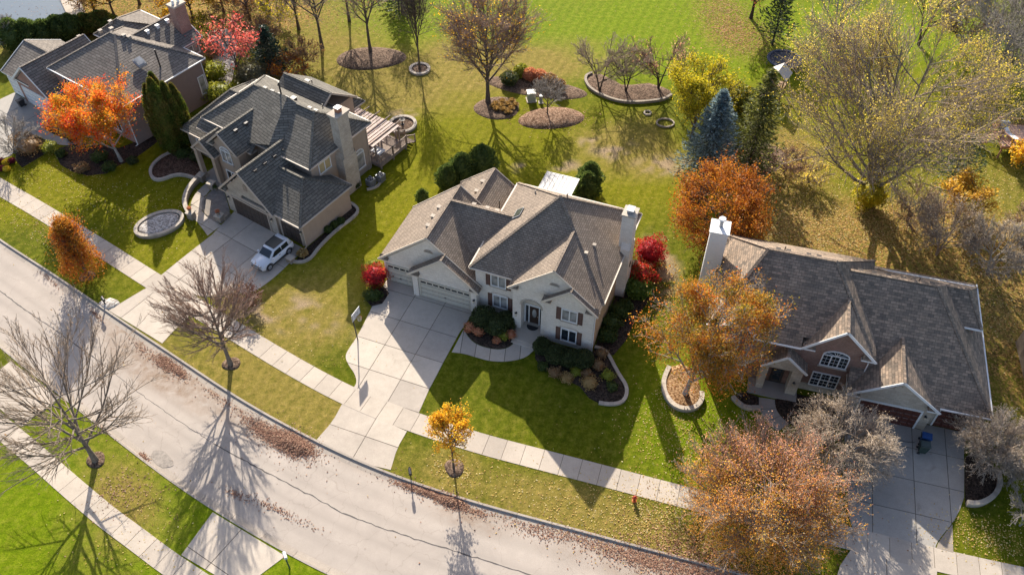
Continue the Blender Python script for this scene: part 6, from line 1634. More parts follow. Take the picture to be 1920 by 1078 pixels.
def grow(H, Rc, th, shape, r, n1=16, n2=9, n3=6, n4=4, tr=0.16, up=0.55, wig=0.12, lean=(0, 0), stems=1, droop=0.0, twig=0.012, bare=0.3, fan=1.0):
    """skeleton of a broad-leaved tree in its own frame -> list of (P,R) per level"""
    lv = []
    TP = []; TR = []
    K = 8
    for s in range(stems):
        z = np.linspace(0, H * (0.86 if stems == 1 else 0.8), K)
        az = 2 * np.pi * s / max(1, stems) + r.random() * .6
        sp = (Rc * 0.38 if stems > 1 else 0.0) * (z / z[-1]) ** 1.2
        x = sp * np.cos(az) + lean[0] * (z / H) ** 1.3 + np.r_[0, np.cumsum(r.normal(0, wig * .35, K - 1))] * (z / H)
        y = sp * np.sin(az) + lean[1] * (z / H) ** 1.3 + np.r_[0, np.cumsum(r.normal(0, wig * .35, K - 1))] * (z / H)
        TP.append(np.stack([x, y, z], -1)); q = tr * (1 - .9 * (z / z[-1]) ** .9) * (1 if stems == 1 else .75) + .012; q[0] *= 1.35; TR.append(q)
    TP = np.array(TP); TR = np.array(TR); lv.append((TP, TR))
    # limbs
    P1 = []; R1 = []
    ga = 2.399; a0 = r.random() * 6
    per = max(3, n1 // stems)
    for s in range(stems):
        zz = TP[s][:, 2]
        for i in range(per):
            f = (i + r.random() * .7) / per
            zs = th + (zz[-1] - th) * f ** 1.05
            st = np.array([np.interp(zs, zz, TP[s][:, k]) for k in range(3)]); rr = np.interp(zs, zz, TR[s])
            az = a0 + ga * (i + s * .37) + r.normal(0, .25)
            if stems > 1: # lean outwards
                oaz = math.atan2(st[1], st[0]); az = oaz + r.normal(0, 1.1) if np.hypot(st[0], st[1]) > .4 else az
            zt = min(H * .99, zs + (H - zs) * (up + .25 * r.random()) * (1 - .3 * f) + .1)
            tt = (zt - th * .75) / max(.1, H - th * .75)
            rad = Rc * float(env(shape, tt)) * (0.8 + .3 * r.random())
            en = np.array([rad * math.cos(az) + lean[0] * .8, rad * math.sin(az) + lean[1] * .8, zt])
            t = np.linspace(0, 1, 6)[:, None]
            mid = st + (en - st) * t
            bow = np.sin(t * np.pi) * (en - st)[None, :] * 0
            mid[:, 2] += (np.sin(t[:, 0] * np.pi) * (-.06 if up > .4 else .08) * np.linalg.norm(en - st))
            mid += np.r_[np.zeros((1, 3)), np.cumsum(r.normal(0, wig * .12 * np.linalg.norm(en - st), (5, 3)), 0)] * .6
            if droop: mid[:, 2] -= droop * t[:, 0] ** 2 * np.linalg.norm(en - st)
            P1.append(mid); R1.append(np.linspace(min(rr * .62, tr * .55) + .012, .028, 6))
    P1 = np.array(P1); R1 = np.array(R1); lv.append((P1, R1))
    Pp, Rp = P1, R1
    for n_, K_, kl, spread, rt in ((n2, 5, .48, .75, .022), (n3, 3, .46, .85, .015), (n4, 2, .55, .95, twig)):
        if not n_: break
        N = len(Pp); Kp = Pp.shape[1]
        t0 = (bare if n_ == n2 else .15) + (1 - (bare if n_ == n2 else .15)) * (np.arange(n_)[None, :] + r.random((N, n_))) / n_
        t0 = np.clip(t0, 0, .99)
        f = t0 * (Kp - 1); i0 = np.floor(f).astype(int); w = (f - i0)[..., None]
        ar = np.arange(N)[:, None]
        st = Pp[ar, i0] * (1 - w) + Pp[ar, i0 + 1] * w
        rad = Rp[ar, i0] * (1 - w[..., 0]) + Rp[ar, i0 + 1] * w[..., 0]
        tg = unit(Pp[ar, i0 + 1] - Pp[ar, i0])
        Lp = np.linalg.norm(np.diff(Pp, axis=1), axis=2).sum(1)[:, None]
        side = unit(np.cross(tg, r.normal(size=tg.shape)))
        out = st - np.array([lean[0] * .5, lean[1] * .5, (H + th) * .42]); out = unit(out)
        d = unit(tg * .75 + side * spread * fan + out * .3 + np.array([0, 0, .22 - droop]) )
        L = Lp * kl * (1.15 - .6 * t0) * (.6 + .7 * r.random(t0.shape))
        t = np.linspace(0, 1, K_)
        P = st[..., None, :] + d[..., None, :] * (L[..., None, None] * t[None, None, :, None])
        cur = unit(r.normal(size=d.shape) + np.array([0, 0, .5 - 1.6 * droop])) * L[..., None] * .16
        P = P + cur[..., None, :] * (t ** 2)[None, None, :, None]
        P = P.reshape(-1, K_, 3); r0 = np.minimum(rad.reshape(-1) * .7, .06 if n_ == n2 else .03)
        R_ = np.linspace(1, .55, K_)[None, :] * np.maximum(r0, rt)[:, None]
        R_[:, -1] = rt * .7
        lv.append((P, R_)); Pp, Rp = P, R_
    return lv

BARK = barkmat('grey_brown_bark', (0.115, 0.09, 0.07)); BARKG = barkmat('pale_grey_bark', (0.32, 0.285, 0.245)); BARKR = barkmat('reddish_twig_bark', (0.22, 0.13, 0.105)); BARKT = barkmat('tan_twig_bark', (0.32, 0.245, 0.18)); BARKB = barkmat('russet_twig_bark', (0.3, 0.205, 0.155)); BARKD = barkmat('dark_bark', (0.06, 0.047, 0.038))

def tree(label, base, H, Rc, th, shape='round', leaf=None, nleaf=0, lsize=.13, bark=None, twigb=None, seed=1, cat='tree', name='tree', group=None, lspread=.25, leafz=None, clump=0.0, leaf2=None, nleaf2=0, inner=0.15, leafz2=False, dome=0.0, **kw):
    r = np.random.default_rng(seed)
    t = thing(name, label, cat, (base[0], base[1], 0), 0, group)
    lv = grow(H, Rc, th, shape, r, **kw)
    bark = bark or BARK
    tv, tf = tubes(*lv[0], sides=9)
    link('trunk', npmesh('trunk', tv, tf, bark, smooth=True), t)
    v, f = tubes(*lv[1], sides=5)
    link('limbs', npmesh('limbs', v, f, bark, smooth=True), t)
    if len(lv) > 2:
        tub = [x for x in lv[2:] if x[0].shape[1] > 2]; con = [x for x in lv[2:] if x[0].shape[1] == 2]
        v, f = merge([tubes(*x, sides=3) for x in tub])
        if con:
            v2, f2 = merge([cones(x[0], x[1] * 1.15) for x in con]); f = [f, f2 + len(v)]; v = np.concatenate([v, v2])
        setp(link('twigs', npmesh('twigs', v, f, twigb or bark), t), kind='stuff')
    src = np.concatenate([x[0].reshape(-1, 3) for x in lv[3:]] if len(lv) > 3 else [x[0].reshape(-1, 3) for x in lv[1:]])
    for m, n_ in ((leaf, nleaf), (leaf2, nleaf2)):
        if not n_: continue
        pick = r.integers(0, len(src), n_ * 3)
        C = src[pick]
        if dome:        # leaves filling the dome between the twig ends
            nd = int(len(C) * dome); D = unit(r.normal(size=(nd, 3))); q = (.45 + .55 * r.random((nd, 1)) ** .6); ph = r.random(4) * 6
            q = q * (1 + .07 * np.sin(D[:, :1] * 7 + ph[0]) * np.sin(D[:, 1:2] * 8 + ph[1]) + .05 * np.sin(D[:, 2:] * 13 + ph[2]))
            zt = np.clip(D[:, 2:] * .5 + .5, 0, 1); pr = env(shape, zt) if shape == 'pyramid' else 1.0
            hor = unit(D[:, :2]) * np.sqrt(np.clip(1 - D[:, 2:] ** 2, 0, 1)) if shape != 'pyramid' else unit(D[:, :2]) * pr
            C[:nd] = np.concatenate([hor * q * Rc * 1.02, th * .7 + (H - th * .7) * (.5 + .5 * D[:, 2:] * q)], 1) + np.array([*kw.get('lean', (0, 0)), 0]) * .7
            r.shuffle(C)
        if clump:
            k = vnoise(C[:, 0] + C[:, 2] * .7, C[:, 1] - C[:, 2] * .5, Rc * .35, seed)
            C = C[k > clump * r.random(len(C)) + .12]
        if leafz is not None:
            C = C[r.random(len(C)) < np.clip(leafz(C[:, 2] / H, np.hypot(C[:, 0], C[:, 1]) / Rc), 0, 1)]
        if leafz2:      # two leaf colours: one towards the street side and low, the other high and to the back
            g_ = C[:, 2] / H * .9 + C[:, 1] / Rc * .55 + C[:, 0] / Rc * .2 + r.normal(0, .25, len(C))
            C = C[g_ < .95] if m is leaf else C[g_ > .8]
        C = C[:n_]
        C = C + r.normal(0, lspread, C.shape)
        v, f = leaf_quads(C, lsize, r)
        setp(link('crown', npmesh('crown', v, f, m), t), kind='stuff')
    return t

def blob_points(n, rx, ry, rz, r, shell=.35, lump=.18):
    D = unit(r.normal(size=(n, 3))); ph = r.random(6) * 6
    k = 1 + lump * (np.sin(D[:, 0] * 4 + ph[0]) * np.sin(D[:, 1] * 5 + ph[1]) + .7 * np.sin(D[:, 2] * 6 + ph[2] + D[:, 0] * 3))
    q = (1 - shell * r.random(n) ** 1.5) * k
    return D * q[:, None] * np.array([rx, ry, rz]), D

def core(rx, ry, rz, zc, r, lump=.15, nu=14, nv=9):
    u = np.linspace(0, 2 * np.pi, nu, endpoint=False); v = np.linspace(0, np.pi, nv)
    U_, V_ = np.meshgrid(u, v, indexing='ij'); k = 1 + lump * r.normal(size=U_.shape) * .5; k[:, 0] = k[0, 0]; k[:, -1] = k[0, -1]
    X = np.stack([rx * k * np.sin(V_) * np.cos(U_), ry * k * np.sin(V_) * np.sin(U_), zc + rz * k * np.cos(V_)], -1)
    i = np.arange(nu * nv).reshape(nu, nv)
    return X.reshape(-1, 3), np.stack([i[:, :-1], i[:, 1:], np.roll(i, -1, 0)[:, 1:], np.roll(i, -1, 0)[:, :-1]], -1).reshape(-1, 4)

def shrub(label, base, rx, ry, h_, leaf, n=1400, lsize=.08, seed=1, name='shrub', group=None, corem=None, lump=.18, stemb=None, shell=.35, rz=0.0, cat='shrub', z=0.0):
    """leafy bush: stems, a dense heart and a loose shell of leaves"""
    r = np.random.default_rng(seed); t = thing(name, label, cat, (base[0], base[1], z), rz, group)
    zc = h_ * .52; rzz = h_ * .5
    D = unit(r.normal(size=(9, 3))); D[:, 2] = np.abs(D[:, 2]) + .6; D = unit(D)
    tt = np.linspace(0, 1, 4); P = D[:, None, :] * np.array([rx, ry, h_])[None, None, :] * .8 * tt[None, :, None]
    v, f = tubes(P, np.tile(np.linspace(.025, .008, 4), (9, 1)) * min(1.5, h_), 4); link('stems', npmesh('stems', v, f, stemb or BARKD), t)
    parts_ = [core(rx * .74, ry * .74, rzz * .76, zc, r)]
    link('leaf_heart', npmesh('leaf_heart', *parts_[0], corem or leaf, smooth=False), t)
    C, D = blob_points(n, rx, ry, rzz, r, shell, lump); C[:, 2] += zc; C = C[C[:, 2] > .03]; 
    v, f = leaf_quads(C, lsize, r); setp(link('foliage', npmesh('foliage', v, f, leaf), t), kind='stuff')
    return t

def conifer(label, base, H, Rb, leaf, seed=1, whorls=26, per=11, lsize=.17, dens=14, name='spruce_tree', droop=.25, clear=.3, gap=0.0, cat='tree', group=None, bark=None, power=.85):
    """whorled evergreen: trunk, sweeping branches, sprays of needles"""
    r = np.random.default_rng(seed); t = thing(name, label, cat, (base[0], base[1], 0), 0, group)
    z = np.linspace(0, H, 9); TP = np.stack([r.normal(0, .03, 9), r.normal(0, .03, 9), z], -1)[None]; v, f = tubes(TP, (H * .016 * (1 - .95 * z / H) + .01)[None], 8)
    link('trunk', npmesh('trunk', v, f, bark or BARKD, smooth=True), t)
    P = []
    for i in range(whorls):
        zz = clear + (H - clear - .15) * (i / whorls) ** .95; rad = Rb * max(.04, 1 - (zz - clear) / (H - clear)) ** power
        a0 = r.random() * 6
        for j in range(per):
            if r.random() < gap: continue
            a = a0 + 2 * np.pi * j / per + r.normal(0, .15); L = rad * (.75 + .4 * r.random()); s = np.linspace(0, 1, 6)
            P.append(np.stack([L * s * math.cos(a), L * s * math.sin(a), zz + L * (.12 * s - droop * s ** 1.3 + .22 * s ** 3)], -1))
    P = np.array(P); v, f = tubes(P, np.tile(np.linspace(.03, .008, 6), (len(P), 1)), 3); setp(link('branches', npmesh('branches', v, f, bark or BARKD), t), kind='stuff')
    K = dens; s = r.random((len(P), K)) ** .7; fidx = s * 4.999; i0 = fidx.astype(int); w = (fidx - i0)[..., None]; ar = np.arange(len(P))[:, None]
    C = P[ar, i0] * (1 - w) + P[ar, i0 + 1] * w; L = np.linalg.norm(P[:, -1] - P[:, 0], axis=1)[:, None, None]
    tg = unit(P[ar, i0 + 1] - P[ar, i0]); sd = unit(np.cross(tg, np.array([0, 0, 1.0]))); sg = r.choice([-1, 1], s.shape)[..., None]
    C = C + sd * sg * (r.random(s.shape)[..., None] * .34 * L * (1.1 - s[..., None])) + r.normal(0, .03, C.shape); C[..., 2] -= r.random(s.shape) * .1
    d = unit(tg + sd * sg * .7 + r.normal(0, .25, C.shape)); X = d.reshape(-1, 3); C = C.reshape(-1, 3); n = len(C)
    Y = unit(np.cross(X, r.normal(size=(n, 3)))); q = lsize * (.6 + .8 * r.random((n, 1)))
    V = np.stack([C - X * q * .5, C + Y * q * .28, C + X * q, C - Y * q * .28], 1).reshape(-1, 3)
    setp(link('needles', npmesh('needles', V, np.arange(4 * n).reshape(n, 4), leaf), t), kind='stuff')
    return t

def colprof(u): return np.clip(.62 + 1.1 * u, 0, 1) * np.clip((1.0 - u) * 2.1, 0.0, 1.0) ** .62 + .02

def arborvitae(label, base, cols, leaf, seed=1, name='arborvitae', group=None, n=5200, cat='tree', lsize=.1):
    """clump of dense upright evergreen columns: cols = (dx, dy, radius, height)"""
    r = np.random.default_rng(seed); t = thing(name, label, cat, (base[0], base[1], 0), 0, group)
    for dx, dy, rad, hh in cols:
        z = np.linspace(0, hh * .9, 6); P = np.stack([np.full(6, dx), np.full(6, dy), z], -1)[None]; v, f = tubes(P, (.07 * (1 - .8 * z / hh))[None], 6); link('trunk', npmesh('trunk', v, f, BARKD), t)
        u = r.random(n); zz = hh * (.03 + .97 * u); prof = colprof(u) * rad
        a = r.random(n) * 2 * np.pi; flu = 1 + .12 * np.sin(a * 5 + u * 9 + r.random() * 6) + .08 * np.sin(a * 9 - u * 14); q = (1 - .3 * r.random(n) ** 2) * flu
        C = np.stack([dx + prof * q * np.cos(a), dy + prof * q * np.sin(a), zz], -1)
        out = np.stack([np.cos(a), np.sin(a), np.full(n, 1.2)], -1); X = unit(out + r.normal(0, .35, (n, 3))); Y = unit(np.cross(X, r.normal(size=(n, 3)))); s = lsize * (.6 + .8 * r.random((n, 1)))
        V = np.stack([C - X * s * .6, C + Y * s * .45, C + X * s * 1.2, C - Y * s * .45], 1).reshape(-1, 3)
        setp(link('foliage', npmesh('foliage', V, np.arange(4 * n).reshape(n, 4), leaf), t), kind='stuff')
        pu = np.linspace(.02, .97, 12); pr = colprof(pu) * rad * .72; P = np.stack([np.full(12, dx), np.full(12, dy), pu * hh], -1)[None]; v, f = tubes(P, pr[None], 10); link('leaf_heart', npmesh('leaf_heart', v, f, leaf), t)
    return t

# ---------------------------------------------------------------- leaf materials
L_YEL = leafmat('golden_leaf', [(0, (.5, .24, .02)), (.4, (.62, .34, .02)), (.75, (.68, .44, .04)), (1, (.5, .46, .06))], .5)
L_ORG = leafmat('orange_maple_leaf', [(0, (.26, .07, .012)), (.35, (.4, .13, .015)), (.7, (.48, .2, .02)), (1, (.36, .22, .03))], .42, [(0, (.18, .05, .015)), (.5, (.3, .09, .015)), (1, (.42, .17, .02))])
L_AMB = leafmat('amber_crown_leaf', [(0, (.44, .19, .03)), (.35, (.6, .3, .04)), (.7, (.68, .42, .07)), (1, (.54, .44, .09))], .55, [(0, (.46, .18, .05)), (.5, (.6, .27, .07)), (1, (.62, .38, .1))])
L_SCAR = leafmat('scarlet_maple_leaf', [(0, (.5, .03, .015)), (.4, (.62, .07, .015)), (.75, (.66, .15, .015)), (1, (.6, .26, .03))], .5, [(0, (.6, .15, .01)), (.4, (.6, .24, .02)), (.7, (.4, .3, .03)), (1, (.22, .25, .03))], .45)
L_BURN = leafmat('burning_bush_leaf', [(0, (.09, .03, .02)), (.25, (.22, .012, .016)), (.6, (.4, .016, .024)), (.85, (.5, .04, .035)), (1, (.46, .13, .06))], .4)
L_PEAR = leafmat('rust_pear_leaf', [(0, (.26, .055, .012)), (.4, (.42, .1, .015)), (.75, (.5, .16, .02)), (1, (.4, .22, .03))], .42, [(0, (.36, .12, .015)), (.5, (.46, .2, .02)), (1, (.46, .28, .04))], .5)
L_MIX = leafmat('turning_leaf', [(0, (.42, .09, .02)), (.35, (.54, .18, .03)), (.7, (.5, .27, .035)), (1, (.26, .22, .03))], .48, [(0, (.08, .095, .015)), (.4, (.17, .16, .022)), (.7, (.34, .22, .03)), (1, (.5, .2, .04))], .45)
L_YGR = leafmat('yellow_green_leaf', [(0, (.15, .17, .012)), (.4, (.3, .28, .02)), (.75, (.48, .4, .02)), (1, (.58, .46, .03))], .45)
L_PALE = leafmat('pale_yellow_leaf', [(0, (.42, .34, .05)), (.5, (.56, .45, .08)), (1, (.66, .53, .15))], .55)
L_PINK = leafmat('pinkish_bud_leaf', [(0, (.46, .21, .16)), (.5, (.58, .3, .22)), (1, (.62, .42, .29))], .5)
L_BRN = leafmat('brown_dry_leaf', [(0, (.16, .09, .04)), (.5, (.28, .17, .08)), (1, (.38, .26, .13))], .35)
L_YEW = leafmat('dark_yew_leaf', [(0, (.03, .042, .014)), (.5, (.055, .072, .022)), (1, (.1, .12, .04))], .3)
L_GRN = leafmat('green_shrub_leaf', [(0, (.035, .06, .014)), (.5, (.06, .09, .02)), (1, (.1, .13, .03))], .3)
L_LIM = leafmat('lime_shrub_leaf', [(0, (.14, .17, .02)), (.5, (.24, .26, .03)), (1, (.34, .34, .05))], .35)
L_ARB = leafmat('arborvitae_leaf', [(0, (.045, .08, .024)), (.5, (.085, .13, .036)), (1, (.14, .19, .05))], .35)
L_ARBY = leafmat('bright_arborvitae_leaf', [(0, (.05, .08, .014)), (.5, (.085, .125, .02)), (1, (.15, .18, .03))], .3, [(0, (.1, .1, .02)), (.6, (.16, .15, .03)), (1, (.2, .13, .05))], .9)
L_BLU = leafmat('blue_spruce_needle', [(0, (.09, .145, .165)), (.5, (.17, .25, .285)), (1, (.3, .4, .44))], .3)
L_SPR = leafmat('green_spruce_needle', [(0, (.07, .09, .024)), (.5, (.13, .15, .04)), (1, (.22, .23, .07))], .45)
L_PIN = leafmat('pine_needle', [(0, (.035, .06, .025)), (.5, (.065, .1, .04)), (1, (.11, .15, .06))], .2)
L_CORAL = leafmat('coral_shrub_leaf', [(0, (.4, .13, .07)), (.5, (.52, .22, .12)), (1, (.55, .32, .16))], .35)
L_STRAW = leafmat('straw_grass_blade', [(0, (.24, .15, .05)), (.5, (.36, .24, .09)), (1, (.5, .36, .16))], .3)
L_MAR = leafmat('maroon_flower', [(0, (.1, .01, .02)), (1, (.22, .02, .04))], .3); L_MUM = leafmat('yellow_flower', [(0, (.5, .36, .02)), (1, (.68, .54, .04))], .3)

L_TAN = leafmat('tan_seed_leaf', [(0, (.34, .26, .18)), (.5, (.44, .35, .26)), (1, (.55, .46, .36))], .35)
BARKS = barkmat('straw_twig_bark', (0.44, 0.36, 0.28))
BARKL = barkmat('weathered_grey_bark', (0.19, 0.155, 0.125))
# ================================================================ trees and shrubs, where they stand
# --- street trees
tree('large bare tree on the near verge, bottom left', G(180, 864), 11.8, 5.4, 1.9, 'vase', L_BRN, 60, .08, seed=11, bark=BARKL, n1=24, n2=9, n3=6, n4=4, tr=.2, up=.6, twigb=BARKT, bare=.15, twig=.01, fan=.6, wig=.08)
tree('bare grey tree on the verge in front of the taupe house driveway', G(433, 684), 10.4, 4.3, 1.9, 'ovoid', L_BRN, 40, .08, seed=12, bark=BARKL, n1=26, n2=10, n3=7, n4=4, tr=.18, up=.58, twigb=BARKB, bare=.15, twig=.01, fan=.6, wig=.08)
tree('golden yellow sapling on the verge beside the mailbox', G(851, 878), 6.9, 1.85, 1.9, 'ovoid', L_YEL, 6000, .075, seed=13, n1=14, n2=6, n3=5, n4=0, tr=.07, up=.6, lspread=.16, clump=.5)
tree('rust orange pyramidal tree on the verge at far left', G(166, 518), 7.2, 2.0, .2, 'pyramid', L_PEAR, 24000, .07, seed=14, n1=30, n2=9, n3=6, n4=0, tr=.1, up=.62, lspread=.16, dome=.4)
tree('huge orange and pink crabapple-shaped tree at the bottom right', G(1404, 1000), 8.8, 5.3, .9, 'round', L_AMB, 36000, .055, seed=15, n1=40, n2=12, n3=8, n4=4, tr=.2, up=.5, twigb=BARKT, leaf2=L_PINK, nleaf2=15000, lspread=.2, bark=BARKG, leafz2=True, fan=.7, dome=.55, bare=.2)
tree('grey-brown leafless bushy tree left of the brown house driveway', G(1560, 868), 6.0, 3.7, .3, 'round', L_TAN, 6500, .05, seed=16, n1=54, n2=10, n3=7, n4=5, tr=.09, up=.35, droop=.1, twigb=BARKS, bark=BARKT, lspread=.22, stems=6, twig=.012, bare=.15)
tree('tan leafless bushy tree right of the brown house driveway', G(1852, 868), 5.2, 2.9, .3, 'round', L_TAN, 6500, .05, seed=17, n1=48, n2=10, n3=6, n4=5, tr=.09, up=.35, droop=.1, twigb=BARKS, bark=BARKT, lspread=.2, stems=6, twig=.012, bare=.15)
tree('pale grey leafless shrub behind the curved wall at the right edge', G(1893, 905), 4.4, 2.2, .4, 'round', None, 0, .08, seed=18, n1=18, n2=10, n3=7, n4=5, tr=.08, up=.4, twigb=BARKG, bark=BARKG, stems=3, twig=.013)
tree('bleached leafless shrub on the right edge above the sidewalk', G(1912, 985), 3.6, 1.9, .4, 'round', L_LIM, 200, .08, seed=19, n1=14, n2=9, n3=6, n4=4, tr=.07, up=.4, twigb=BARKG, bark=BARKG, stems=3, twig=.013)
tree('tall thinning tree with orange and green leaves in the horseshoe planter', G(1283, 742), 12.6, 4.2, 1.6, 'ovoid', L_MIX, 34000, .072, seed=20, n1=22, n2=9, n3=6, n4=3, tr=.2, up=.5, twigb=BARKG, bark=BARKG, clump=.6, lspread=.28, dome=.2, lean=(2.2, .9))
# --- trees around the far-left and taupe houses
tree('brilliant red and orange maple in front of the far-left house', G(228, 303), 8.9, 4.3, 1.6, 'round', L_SCAR, 26000, .085, seed=21, n1=20, n2=9, n3=6, n4=0, tr=.16, up=.5, clump=.6, lspread=.28, lean=(-1.5, .3), bark=BARKG)
arborvitae('clump of tall green arborvitae between the two left houses', G(328, 283), [(-.9, .5, .95, 8.2), (.1, -.2, 1.1, 9.4), (-.2, 1.1, .95, 9.2), (.9, .6, .9, 8.4), (1.3, 1.5, .8, 7.6)], L_ARBY, 22, n=6000, lsize=.13)
tree('pinkish red half-bare ornamental tree behind the far-left house', G(452, 152), 6.8, 3.0, 1.5, 'vase', leafmat('pink_red_leaf', [(0, (.5, .06, .06)), (.5, (.6, .14, .12)), (1, (.55, .22, .2))], .45), 1500, .13, seed=23, n1=13, n2=8, n3=5, n4=0, tr=.12, up=.65, leafz=lambda z, q: (z - .45) * 3, lspread=.25)
# --- back lawn trees
tree('tall upright tree with thin yellow leaves in the middle of the back lawn', G(915, 192), 13.0, 5.4, 2.6, 'round', L_YEL, 4200, .085, seed=24, n1=36, n2=12, n3=8, n4=5, tr=.24, up=.62, twigb=BARKB, leafz=lambda z, q: 1.05 - z, lspread=.3, twig=.013)
tree('slender bare tree standing in the round stone ring', G(787, 131), 10.6, 2.1, 2.6, 'narrow', None, 0, seed=25, n1=20, n2=8, n3=6, n4=3, tr=.12, up=.75, twigb=BARK)
tree('nearly bare tree rising from the oval mulch mound', G(695, 100), 11.0, 3.8, 3.6, 'ovoid', L_BRN, 900, .1, seed=26, n1=18, n2=9, n3=6, n4=4, tr=.2, up=.6, twigb=BARKT)
tree('bare tree left of the oval mulch mound', G(604, 90), 11.5, 4.4, 3.2, 'ovoid', L_PALE, 260, .1, seed=27, n1=20, n2=10, n3=6, n4=4, tr=.2, up=.6, twigb=BARKT)
tree('bare spreading crabapple at the left end of the crescent bed', G(1124, 174), 6.4, 3.5, 1.3, 'vase', None, 0, seed=28, n1=14, n2=10, n3=7, n4=4, tr=.13, up=.5, twigb=BARKT, bark=BARKD, stems=2)
tree('bare grey crabapple in the middle of the crescent bed', G(1173, 174), 6.2, 2.7, 1.0, 'vase', None, 0, seed=29, n1=14, n2=9, n3=7, n4=4, tr=.11, up=.55, twigb=BARKT, bark=BARKD, stems=2)
tree('reddish-twigged crabapple at the right end of the crescent bed', G(1234, 168), 6.0, 3.2, .9, 'vase', L_PINK, 900, .08, seed=30, n1=16, n2=10, n3=7, n4=4, tr=.12, up=.55, twigb=BARKR, bark=BARKD, stems=3)
tree('small bare tree growing from the reddish mulch mound', G(1026, 218), 4.8, 1.9, 1.1, 'round', None, 0, seed=31, n1=16, n2=10, n3=6, n4=4, tr=.08, up=.55, twigb=BARKG, bark=BARK)
# --- trees right of the back lawn
tree('copper orange maple behind the white chimney of the brown house', G(1338, 462), 8.6, 4.7, 1.0, 'round', L_ORG, 28000, .085, seed=32, n1=24, n2=9, n3=6, n4=0, tr=.18, up=.5, lspread=.25, clump=.35, dome=.4)
conifer('blue spruce behind the copper orange maple', G(1327, 318), 10.3, 3.9, L_BLU, 33, 32, 15, .22, 20)
conifer('tall thin dark green spruce right of the blue spruce', G(1404, 307), 12.0, 3.4, L_SPR, 34, 34, 12, .24, 20, droop=.35, gap=.22, power=.7)
tree('yellow-green leafy tree behind the blue spruce', G(1296, 262), 9.6, 3.9, 1.2, 'ovoid', L_YGR, 18000, .09, seed=35, n1=22, n2=9, n3=6, n4=0, tr=.16, up=.55, clump=.55, lspread=.28)
shrub('round dark green bush with yellow top beside the yellow-green tree', G(1378, 212), 2.0, 1.9, 3.6, leafmat('half_turned_leaf', [(0, (.03, .05, .012)), (.5, (.09, .1, .015)), (.8, (.3, .25, .02)), (1, (.5, .36, .03))], .35), 2600, .13, 36)
tree('giant multi-stemmed tree with sparse yellow leaves, upper right', G(1625, 378), 20.0, 8.4, 1.6, 'vase', L_PALE, 25000, .06, seed=37, n1=45, n2=12, n3=7, n4=5, tr=.42, up=.5, stems=5, twigb=BARKT, bark=barkmat('olive_grey_bark', (0.2, 0.175, 0.13)), lspread=.45, clump=.45, leaf2=L_YGR, nleaf2=7000, twig=.013, lean=(-1.8, 0))
tree('tall grey leafless tree in the upper right corner', G(1850, 150), 11.5, 5.6, 1.8, 'vase', None, 0, seed=38, n1=24, n2=11, n3=8, n4=4, tr=.16, up=.55, stems=4, twigb=BARKG, bark=BARKG, twig=.014)
tree('grey leafless tree behind the deck at the top right edge', G(1935, 138), 10.5, 5.0, 1.8, 'vase', None, 0, seed=39, n1=20, n2=11, n3=8, n4=4, tr=.16, up=.55, stems=4, twigb=BARKG, bark=BARKG, twig=.014)
tree('dense grey-brown leafless thicket behind the deck in the top right corner', G(1885, 165), 6.5, 4.6, .5, 'round', L_TAN, 1500, .06, seed=381, n1=36, n2=10, n3=7, n4=4, tr=.1, up=.5, stems=5, twigb=BARKG, bark=BARK, twig=.013)
tree('purplish grey leafless thicket at the top edge above the corner thicket', G(1800, 95), 6.5, 4.4, .5, 'round', L_TAN, 900, .06, seed=382, n1=32, n2=10, n3=6, n4=4, tr=.1, up=.5, stems=5, twigb=BARKB, bark=BARK, twig=.013)
tree('yellowish bare tree above the playset at the top edge', G(1560, 95), 11.0, 5.0, 2.2, 'vase', L_PALE, 1400, .13, seed=40, n1=20, n2=10, n3=7, n4=4, tr=.18, up=.6, stems=3, twigb=BARKG, bark=BARKG, lspread=.4)
tree('yellow-leaved bare tree in the top right lawn', G(1722, 85), 11.0, 5.0, 2.2, 'vase', L_PALE, 1500, .13, seed=41, n1=20, n2=10, n3=7, n4=4, tr=.18, up=.6, stems=3, twigb=BARKG, bark=BARK, lspread=.4)
conifer('dark green pine near the top edge left of the playset', G(1448, 85), 8.5, 3.0, L_PIN, 42, 15, 9, .26, 15, 'pine_tree', .1, 1.2, .1)
tree('dark-trunked tree with reddish leaves at the top edge', G(1408, 35), 9.5, 4.4, 2.0, 'round', leafmat('salmon_leaf', [(0, (.4, .09, .05)), (.5, (.52, .18, .1)), (1, (.5, .3, .16))], .45), 3200, .16, seed=43, n1=20, n2=9, n3=6, n4=0, tr=.2, up=.5, clump=.4, bark=BARKD)
conifer('leaning green pine right of the giant yellow tree', G(1775, 352), 6.8, 3.0, L_PIN, 44, 11, 8, .28, 16, 'pine_tree', .05, 1.6, .12, power=.55)
tree('golden shrubby tree below the leaning pine', G(1792, 405), 4.6, 2.4, .6, 'round', leafmat('ochre_leaf', [(0, (.34, .18, .03)), (.5, (.48, .3, .04)), (1, (.55, .36, .07))], .45), 3200, .13, seed=45, n1=14, n2=8, n3=5, n4=0, tr=.09, up=.5, stems=2, lspread=.25)
tree('grey-brown leafless thicket behind the brown house right side', G(1755, 478), 6.0, 3.8, .6, 'round', L_TAN, 4000, .06, seed=46, n1=22, n2=10, n3=7, n4=4, tr=.1, up=.45, stems=4, twigb=BARKT, bark=BARKT)
tree('grey leafless thicket at the brown house back corner', G(1850, 510), 5.2, 3.4, .6, 'round', L_TAN, 4000, .06, seed=47, n1=22, n2=10, n3=7, n4=4, tr=.1, up=.45, stems=4, twigb=BARKG, bark=BARKG)
